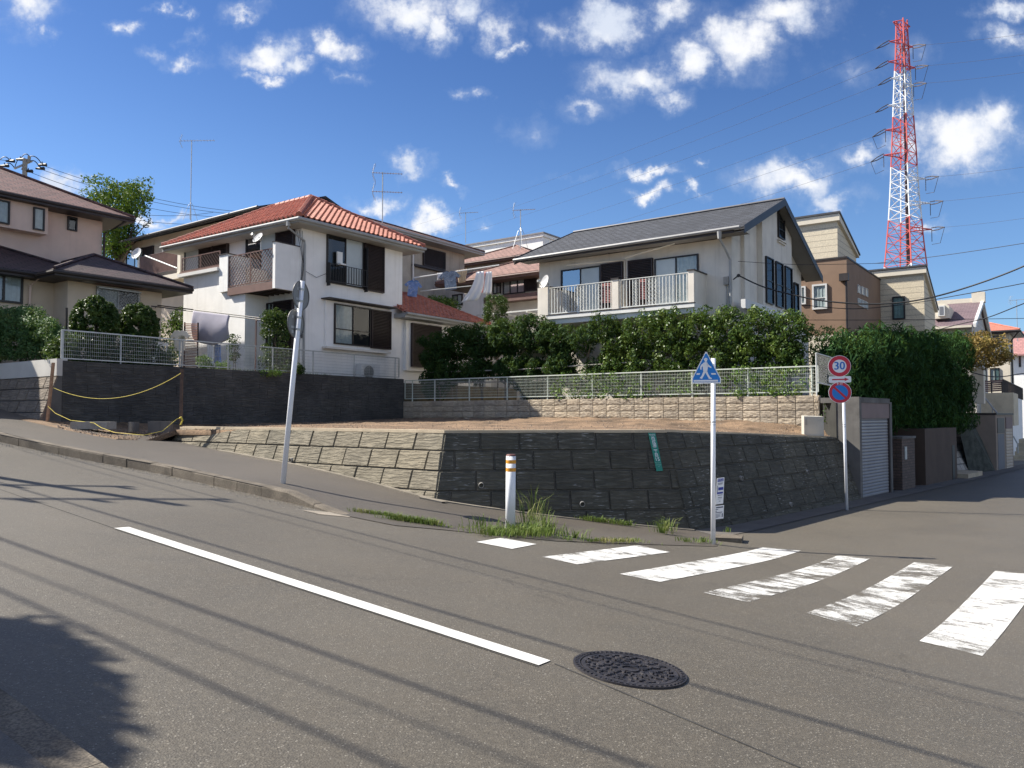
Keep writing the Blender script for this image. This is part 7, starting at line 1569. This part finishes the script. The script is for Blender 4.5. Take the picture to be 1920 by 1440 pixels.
cloth('tan_cloth', (at(856, 507, YL), at(876, 504, YL)), .55, .03, cloth_tan, 'tan cloth hanging right of the plaid shirt', taper=-.4)
cloth('white_curtain', (at(893, 510, YL - .1), at(907, 508, YL - .1)), 1.25, .02, cloth_white, 'long white curtain blowing down to the left from the pole', sway=(-.36, 0), folds=2, taper=1.3)
cloth('pink_towel', (at(907, 511, YL), at(912, 510, YL)), .85, .03, cloth_pink, 'narrow pink towel between the two white curtains', sway=(-.12, 0), folds=2)
cloth('white_curtain', (at(911, 510, YL - .1), at(922, 509, YL - .1)), .92, .02, cloth_white, 'shorter white curtain at the right end of the laundry', sway=(-.08, 0), folds=2, taper=.5)
pA, pB = at(284, 574, 25.6), at(489, 600, 23.9)
mb = MB(); mb.tube([pA, pB], .02, 6); mb.build('drying_pole', dark_trim, label='dark laundry pole holding the duvet in front of the white house', cat='laundry pole')
mb = MB(); pC, pD = at(284, 571, 26.0), at(487, 596, 24.3); mb.tube([pC, pD], .02, 6); mb.build('drying_pole', dark_trim, label='second dark laundry pole just behind the duvet pole', cat='laundry pole')
for f_, px in ((.04, 290), (.97, 484)):
    q = pA.lerp(pB, f_); q2 = pC.lerp(pD, f_); mb = MB(); mb.tube([Vector((q2.x, q2.y, 1.22)), Vector((q2.x, q2.y, q2.z - .25)), q2 - Z * .08, q2], .022, 6); mb.tube([q2 - Z * .1, q - Z * .02], .015, 5); mb.build('laundry_stand', rail_brown, label=('left' if f_ < .5 else 'right') + ' upright stand of the dark laundry poles', cat='laundry stand')
# duvet slung over the pole, its lower edge a rounded sag
A, B = pA.lerp(pB, .42), pA.lerp(pB, .74); d = B - A; n_ = Vector((-d.y, d.x, 0)).normalized(); n_ = -n_ if n_.y > 0 else n_; mb = MB(); NX, NY = 34, 18; vs = []
for j in range(NY + 1):
    v = j / NY
    for i in range(NX + 1):
        u = i / NX; dr = .96 * (1 - abs(2 * u - 1) ** 3.5 * .12) * (1 if u < .6 else 1 - (u - .6) * .5); q = A + d * (u + .02 * math.sin(v * 3)) - Z * dr * v + n_ * (.04 + .10 * math.sin(v * math.pi) + .012 * math.sin(u * 17 + v * 3 + 2 * math.sin(u * 5)) * v); vs.append(q)
mb.add(vs, [(j * (NX + 1) + i, j * (NX + 1) + i + 1, (j + 1) * (NX + 1) + i + 1, (j + 1) * (NX + 1) + i) for j in range(NY) for i in range(NX)])
o = mb.build('duvet', cloth_grey, recalc=False, smooth=True, label='thick lilac grey duvet airing over the dark laundry pole', cat='duvet'); s_ = o.modifiers.new('s', 'SOLIDIFY'); s_.thickness = .06
cloth('white_sheet', (at(388, 642, 24.6), at(400, 644, 24.5)), .72, .04, cloth_white, 'white sheet hanging below the duvet behind the fence', folds=3)
cloth('white_sheet', (at(402, 645, 24.8), at(414, 646, 24.7)), .60, .04, cloth_blue, 'pale blue cloth hanging beside the white sheet', folds=3)
# reddish slatted screen
ss_ = thing('slatted_screen', at(357, 690, 24.2), 'reddish brown slatted screen standing left of the duvet', 'screen'); A = at(344, 690, 24.4); B = at(369, 692, 24.0); hS = 92 * 24.2 / F
mb = MB(); nk_ = 30
for k in range(nk_): z_ = Z * (hS * (k + .15) / nk_ - .1); z2 = Z * (hS * (k + .68) / nk_ - .1); mb.hexa([A + z_, B + z_, B + z_ + Vector((0, .02, 0)), A + z_ + Vector((0, .02, 0)), A + z2, B + z2, B + z2 + Vector((0, .02, 0)), A + z2 + Vector((0, .02, 0))])
mb.build('slats', wood_red, ss_, recalc=False); mb = MB()
for q in (A, B): mb.box(q.x - .02, q.x + .02, q.y + .022, q.y + .06, q.z - .2, q.z + hS - .08)
mb.build('frame', dark_trim, ss_)
# shirt and mop on the fence post
shirt(at(337, 619, 22.6), .56, .58, cloth_cream, 'cream shirt hung to dry at the mesh fence')
mb = MB(); mb.tube([at(340, 692, 22.3), at(342, 636, 22.3)], .025, 6); mp2 = mb.build('grey_mop', M('mop_grey', (.35, .35, .34), .8, .1), label='grey mop standing head up at the fence in front of the cream shirt', cat='mop'); mb = MB(); q = at(341, 634, 22.3)
for k in range(40): a = rnd.uniform(-1, 1); mb.tube([q - Z * .04, q + Vector((a * .09, rnd.uniform(-.04, .04), .04 + rnd.uniform(-.02, .05))), q + Vector((a * .11, 0, -.02))], .008, 3)
mb.build('mop_head', M('mop_fibre', (.38, .36, .28), .95, .2), mp2, recalc=False)
# white garden chair
def chair(px, py, Y, rot, label):
    q = at(px, py, Y); q.z = 1.22; t = thing('garden_chair', q, label, 'chair', 'white garden chairs'); c_, s_ = math.cos(rot), math.sin(rot); W_ = lambda a, b, z: (q.x + a * c_ - b * s_, q.y + a * s_ + b * c_, q.z + z)
    def bx(nm, a0, a1, b0, b1, z0, z1): m_ = MB(); m_.hexa([W_(a0, b0, z0), W_(a1, b0, z0), W_(a1, b1, z0), W_(a0, b1, z0), W_(a0, b0, z1), W_(a1, b0, z1), W_(a1, b1, z1), W_(a0, b1, z1)]); m_.build(nm, plastic_white, t)
    bx('seat', -.2, .2, -.2, .2, .36, .39)
    for a in (-.18, .15):
        for b in (-.18, .15): bx('leg', a, a + .03, b, b + .03, 0, .359)
    m_ = MB()
    for a in (-.19, -.07, .05, .16): m_.hexa([W_(a, .19, .39), W_(a + .035, .19, .39), W_(a + .035, .21, .39), W_(a, .21, .39), W_(a, .25, .76), W_(a + .035, .25, .76), W_(a + .035, .27, .76), W_(a, .27, .76)])
    m_.hexa([W_(-.2, .24, .74), W_(.2, .24, .74), W_(.2, .27, .74), W_(-.2, .27, .74), W_(-.2, .25, .82), W_(.2, .25, .82), W_(.2, .28, .82), W_(-.2, .28, .82)]); m_.build('backrest', plastic_white, t)
chair(276, 680, 21.7, .4, 'left white garden chair behind the mesh fence'); chair(290, 682, 22.0, -1.9, 'right white garden chair turned sideways behind the fence')
mb = MB(); mb.tube([at(125, 605, 20.9) - Z * .6, at(125, 577, 20.9)], .03, 6); mb.build('garden_post', dark_trim, label='short dark post between the hedge and the large round shrub', cat='post')

# ---------------------------------------------------------------- pylon
PY = 140.0; tw0 = at(1697, 560, PY); tp_ = thing('pylon', (at(1697, 700, PY).x, PY, -6), 'tall red and white lattice transmission pylon rising over the modern houses', 'pylon')
lev = [(38, 1690.5, 9), (62, 1691, 9.5), (90, 1691.5, 10.5), (118, 1692, 11.5), (132, 1692, 12.5), (160, 1692.5, 14), (190, 1693, 15.5), (218, 1693.5, 16.5), (240, 1694, 17.5), (268, 1694.5, 19), (290, 1695, 20), (312, 1695, 21), (340, 1695.5, 22), (366, 1696, 23.5), (390, 1696.5, 25), (412, 1697, 26.5), (440, 1697, 28.5), (470, 1697.5, 31), (500, 1698, 34), (545, 1698.5, 38), (600, 1699, 43), (680, 1700, 50), (800, 1701, 60)]
kk = PY / F; rot = R(33)
def corner(i, py, cx, w_): 
    q = at(cx, py, PY); a = rot + math.pi / 4 + i * math.pi / 2; r = w_ * kk * 1.12 * .98; return Vector((q.x + math.cos(a) * r, PY + math.sin(a) * r, q.z))
def colr(py): return 'r' if py < 130 or 222 <= py < 312 or 410 <= py < 495 else 'w'
bands = []; lastc = ''
for k in range(len(lev) - 1):
    (y0, c0_, w0_), (y1, c1_, w1_) = lev[k], lev[k + 1]; cc_ = colr((y0 + y1) / 2)
    if k == 0 or cc_ != lastc: m_ = MB(); bands.append((cc_, m_)); lastc = cc_
    for i in range(4):
        a, b = corner(i, y0, c0_, w0_), corner(i, y1, c1_, w1_); c_, d_ = corner((i + 1) % 4, y0, c0_, w0_), corner((i + 1) % 4, y1, c1_, w1_)
        m_.tube([a, b], .13, 4); m_.tube([a, d_], .06, 4); m_.tube([c_, b], .06, 4); m_.tube([b, d_], .055, 4)
        if y1 - y0 > 25: m_.tube([a.lerp(b, .5), c_.lerp(d_, .5)], .05, 4)
for cc_, m_ in bands: m_.build('red_lattice' if cc_ == 'r' else 'white_lattice', tower_red if cc_ == 'r' else tower_white, tp_, recalc=False)
mb = MB(); mb.tube([at(1694, 60, PY), at(1703, 500, PY), at(1704, 780, PY)], .24, 6, 0, .42); mb.build('cable_duct', tower_dark, tp_)
mb = MB()
for s_ in (-1, 1): mb.tube([at(1690.5, 38, PY) - Z * 1.2, at(1690.5 + s_ * 16, 41 if s_ < 0 else 50, PY)], .1, 4); mb.tube([at(1690.5, 38, PY), at(1690.5 + s_ * 16, 41 if s_ < 0 else 50, PY)], .1, 4); mb.tube([at(1690, 60, PY), at(1690.5 + s_ * 15, 43 if s_ < 0 else 50, PY)], .08, 4)
mb.build('top_arm', tower_red, tp_, recalc=False)
arms = [(-1, 78, 24, 'r'), (-1, 116, 27, 'r'), (-1, 147, 22, 'w'), (-1, 198, 28, 'w'), (-1, 244, 34, 'r'), (-1, 291, 38, 'r'), (1, 88, 20, 'r'), (1, 127, 24, 'r'), (1, 160, 20, 'w'), (1, 335, 40, 'w'), (1, 381, 48, 'w'), (1, 430, 50, 'r')]
ins_m = M('insulator_dark', (.07, .06, .06), .5, .1); WL = []
for (s_, py, L_, c_) in arms:
    cx = lerp(1691, 1698, (py - 40) / 460); tip = at(cx + s_ * L_, py + (0 if s_ < 0 else 0), PY - 1.2); mb = MB(); w9 = lerp(9, 31, (py - 40) / 430)
    for dz, dy in ((-5, -1), (-5, 1), (4, -1), (4, 1)): q = at(cx + s_ * w9 * .3, py + dz, PY + dy * w9 * kk * .7); mb.tube([q, tip], .10, 4)
    for f_ in (.3, .6): q = [at(cx + s_ * w9 * .3, py + dz, PY + dy * w9 * kk * .7).lerp(tip, f_) for dz, dy in ((-5, -1), (-5, 1), (4, 1), (4, -1))]; mb.tube(q + [q[0]], .06, 4)
    mb.build('cross_arm', tower_red if c_ == 'r' else tower_white, tp_, recalc=False)
    if s_ < 0: e = at(cx - L_ - 24, py + 13, PY - 2)
    else: e = at(cx + L_ + 24, py - 4, PY - 8)
    mb = MB(); a = tip; 
    for o in (-.25, .25): mb.tube([a + Z * o, a.lerp(e, .5) + Z * o, e], .09, 5)
    mb.build('insulator', ins_m, tp_, recalc=False)
    if s_ > 0 or py > 220:
        mb = MB(); q0 = tip.lerp(e, .0); mb.tube([tip - Z * .1, tip - Z * 2.2], .06, 5); mb.tube([e, e.lerp(tip, .35) - Z * 2.6, tip - Z * 2.7], .04, 4); mb.build('jumper_string', ins_m, tp_, recalc=False)
    WL.append((s_, py, e))
pl = 0
ORD = ['highest', 'second highest', 'third highest', 'fourth highest', 'fifth highest', 'lowest']
cnt = {-1: 0, 1: 0}
for (s_, py, e) in WL:
    if s_ < 0: end = at(560 - (py - 78) * .2, 470 + (py - 78) * .55, 420)
    else: end = at(2300, py - 95, 95)
    mb = MB(); mb.tube(sag(e, end, 6 if s_ < 0 else .8, 40), .022 if s_ < 0 else .018, 4); mb.build('power_line', MATS['insulator_dark'], recalc=False, label='%s of the high voltage lines leaving the pylon to the %s' % (ORD[cnt[s_]], 'left' if s_ < 0 else 'right'), cat='power line', group='high voltage lines'); cnt[s_] += 1

# ---------------------------------------------------------------- low cables on the right
def cable(pts, r, label, grp='service cables at the right', n=10):
    P = [at(*q) for q in pts]; out = []
    for i in range(len(P) - 1):
        p0, p1, p2, p3 = P[max(i - 1, 0)], P[i], P[i + 1], P[min(i + 2, len(P) - 1)]
        for j in range(n): t = j / n; out.append(.5 * ((2 * p1) + (p2 - p0) * t + (2 * p0 - 5 * p1 + 4 * p2 - p3) * t * t + (3 * p1 - p0 - 3 * p2 + p3) * t ** 3))
    out.append(P[-1]); mb = MB(); mb.tube(out, r, 5); return mb.build('overhead_cable', wire_m, recalc=False, label=label, cat='cable', group=grp)
cable([(1386, 517, 24.1), (1432, 538, 23.6), (1500, 556, 23), (1560, 566, 22.5), (1640, 570, 22), (1720, 563, 21.5), (1810, 540, 21), (1920, 499, 20), (2060, 430, 19)], .022, 'thick black cable sagging from the grey roofed house towards the right edge')
cable([(1505, 572, 26), (1600, 579, 25.5), (1700, 570, 25), (1800, 553, 24), (1920, 531, 23), (2060, 500, 22)], .013, 'thinner cable just below the thick black cable')
cable([(1500, 600, 27), (1640, 600, 27), (1760, 599, 27), (1850, 598, 27), (1920, 597, 27), (2060, 595, 27)], .010, 'nearly level thin cable crossing the modern house')
cable([(1735, 625, 33), (1790, 610, 31), (1850, 596, 28), (1920, 569, 25), (2060, 515, 22)], .018, 'cable rising from the dormer house to the right edge')
cable([(1640, 494, 45), (1760, 480, 42), (1920, 456, 38), (2060, 430, 35)], .016, 'high thin cable crossing in front of the pylon foot')
cable([(1384, 490, 23.9), (1500, 496, 25), (1640, 494, 27), (1700, 492, 30)], .008, 'thin wire from the gable wall to the brown house')
cable([(1818, 697, 30), (1850, 705, 31), (1880, 706, 32), (1920, 700, 33), (2000, 690, 33)], .02, 'low cable below the bronze tree')
mb = MB(); q = at(1384, 517, 24.0); mb.tube([q + Vector((-.12, .1, -.1)), q], .02, 6); mb.disc(q, (0, -1, 0), (0, 0, 1), .05, .06, 12); mb.build('cable_anchor', black_m, label='black cable anchor on the corner of the grey roofed house', cat='cable anchor')

# utility pole at the left with its lines
c = at(47, 340, 52); up = thing('utility_pole', (c.x, c.y, 1.5), 'concrete utility pole top with crossarm and black insulators above the pink house roof', 'utility pole')
mb = MB(); mb.tube([Vector((c.x, c.y, 1.5)), at(47, 298, 52)], .20, 10, 0, .15); mb.tube([at(54, 305, 52), at(55, 293, 52)], .1, 8); mb.build('pole', concrete, up)
mb = MB(); a, b = at(27, 316, 51.5), at(60, 302, 52.5); mb.tube([a, b], .07, 4); mb.tube([at(40, 318, 52), at(50, 304, 52)], .05, 4); mb.build('crossarm', alu, up)
for (px, py) in ((8, 311), (19, 302), (38, 299), (79, 309), (75, 316), (53, 321)):
    q = at(px, py, 52); mb = MB(); mb.tube([q - X_ * .28, q, q + X_ * .28], .06, 6, 0, .12); mb.tube([q, q + Z * .22], .06, 6, 0, .02); mb.build('insulator', black_m, up, recalc=False)
mb = MB()
for a_, b_ in (((55, 294), (79, 309)), ((40, 296), (27, 316)), ((19, 302), (0, 300)), ((8, 311), (27, 315)), ((56, 303), (75, 316)), ((38, 299), (55, 293)), ((27, 316), (53, 321))): A, B = at(*a_, 52), at(*b_, 52); mb.tube(sag(A, B, -.25, 8), .03, 4)
mb.build('jumper_wires', black_m, up, recalc=False)
for i, ((xa, ya, Ya), (xb, yb_, Yb), s) in enumerate((((80, 310, 52), (450, 397, 60), .5), ((76, 317, 52), (445, 402, 60), .5), ((54, 322, 52), (420, 408, 60), .6), ((0, 326, 50), (400, 398, 64), 1.2), ((0, 330, 50), (380, 420, 60), .9), ((-120, 280, 46), (8, 311, 52), .2), ((-120, 262, 46), (19, 302, 52), .2))):
    mb = MB(); mb.tube(sag(at(xa, ya, Ya), at(xb, yb_, Yb), s, 24), .015, 4); mb.build('overhead_cable', wire_m, recalc=False, label=['top cable running right from the utility pole past the airy tree', 'second cable running right from the utility pole', 'third cable leaving the utility pole below its crossarm', 'low cable passing under the utility pole head', 'lowest cable behind the pink house roof', 'cable reaching the utility pole from the left edge, lower one', 'cable reaching the utility pole from the left edge, upper one'][i], cat='cable', group='cables of the utility pole')

# ---------------------------------------------------------------- things outside the frame whose shadows fall into it
for i, ((xa, ya), (xb, yb_), hgt, r) in enumerate((((195, 962), (1785, 1425), 6.4, .020), ((0, 1010), (1210, 1438), 6.6, .020), ((0, 1056), (950, 1420), 6.9, .011), ((0, 1106), (742, 1440), 6.2, .018), ((1050, 1095), (1910, 1310), 7.2, .016), ((560, 985), (1300, 1180), 7.6, .009))):
    G1_, G2_ = hit_ground(xa, ya), hit_ground(xb, yb_); k_ = hgt / sv.z; A = G1_ + sv * k_; B = G2_ + sv * k_; d = (B - A).normalized(); A = A if A.x / A.y < -.70 else A - d * 0; mb = MB(); mb.tube([A - d * 28, A, B, B + d * 9], r, 6)
    mb.build('overhead_cable', wire_m, recalc=False, label='black overhead cable along the main road, known by its long shadow on the asphalt', cat='cable', group='cables along the main road')
Gp = hit_ground(336, 947); hd = Vector((sv.x, sv.y, 0)).normalized(); hP = 9.2; base = Gp + hd * (hP / math.tan(SUN_EL)); base.z = g(base.x, base.y); topz = Gp.z + hP
rp = thing('utility_pole', base, 'roadside utility pole whose crossarms throw their shadow on the asphalt at left', 'utility pole'); mb = MB(); mb.tube([base - Z * .3, Vector((base.x, base.y, topz))], .16, 12, 0, .10); mb.build('pole', concrete, rp)
for dz, ln, dd in ((-.5, 1.5, DR), (-1.7, 1.3, DR), (-3.4, .8, DL)):
    q = Vector((base.x, base.y, topz + dz)); mb = MB(); mb.tube([q - dd * ln, q + dd * ln * .8], .05, 6); mb.build('crossarm', alu, rp)
    for f_ in (-.9, -.4, .6): 
        mb = MB(); c = q + dd * ln * f_; mb.tube([c, c + Z * .25], .07, 6); mb.build('insulator', black_m, rp)
Gt = hit_ground(-420, 1300); k_ = 5.4 / sv.z; c = Gt + sv * k_; bt = Vector((c.x - .9, c.y - .2, 0)); bt.z = g(bt.x, bt.y)
tr2 = thing('roadside_tree', bt, 'leafy roadside tree shading the near kerb at the lower left', 'tree'); w_ = []
for k in range(100):
    a = rnd.uniform(0, 6.28); rr = rnd.random() ** .6 * .95; w_.append(c + Vector((math.cos(a) * rr - .3, math.sin(a) * rr * .8 - .1, rnd.uniform(-.4, .6))))
w_ += [c + Vector((rnd.uniform(-3.2, -.2), rnd.uniform(-1.6, .7), rnd.uniform(-.5, .5))) for _ in range(150)]
w_ += [hit_ground(rnd.uniform(-90, 95 - max(0, 1230 - yy_) * .8), yy_) + sv * (rnd.uniform(4.7, 5.8) / sv.z) for yy_ in [rnd.uniform(1175, 1450) for _ in range(95)]]
w_ += [c + Vector((rnd.uniform(.3, .95), rnd.uniform(-.6, .2), rnd.uniform(-.3, .3))) for _ in range(12)]
p_, n_ = clump_points(w_, [.26] * len(w_), 46); leaf_object('crown', leaf_mesh(p_, n_, .12, .5), leaf_tree, tr2)
mb = MB(); mb.tube([bt - Z * .3, bt.lerp(c, .6) , c - Z * .3], .11, 8, 0, .06); limbs(mb, c - Z * .4, [Vector(q) for q in w_[:14]], .035, .01); mb.build('trunk', bark, tr2)
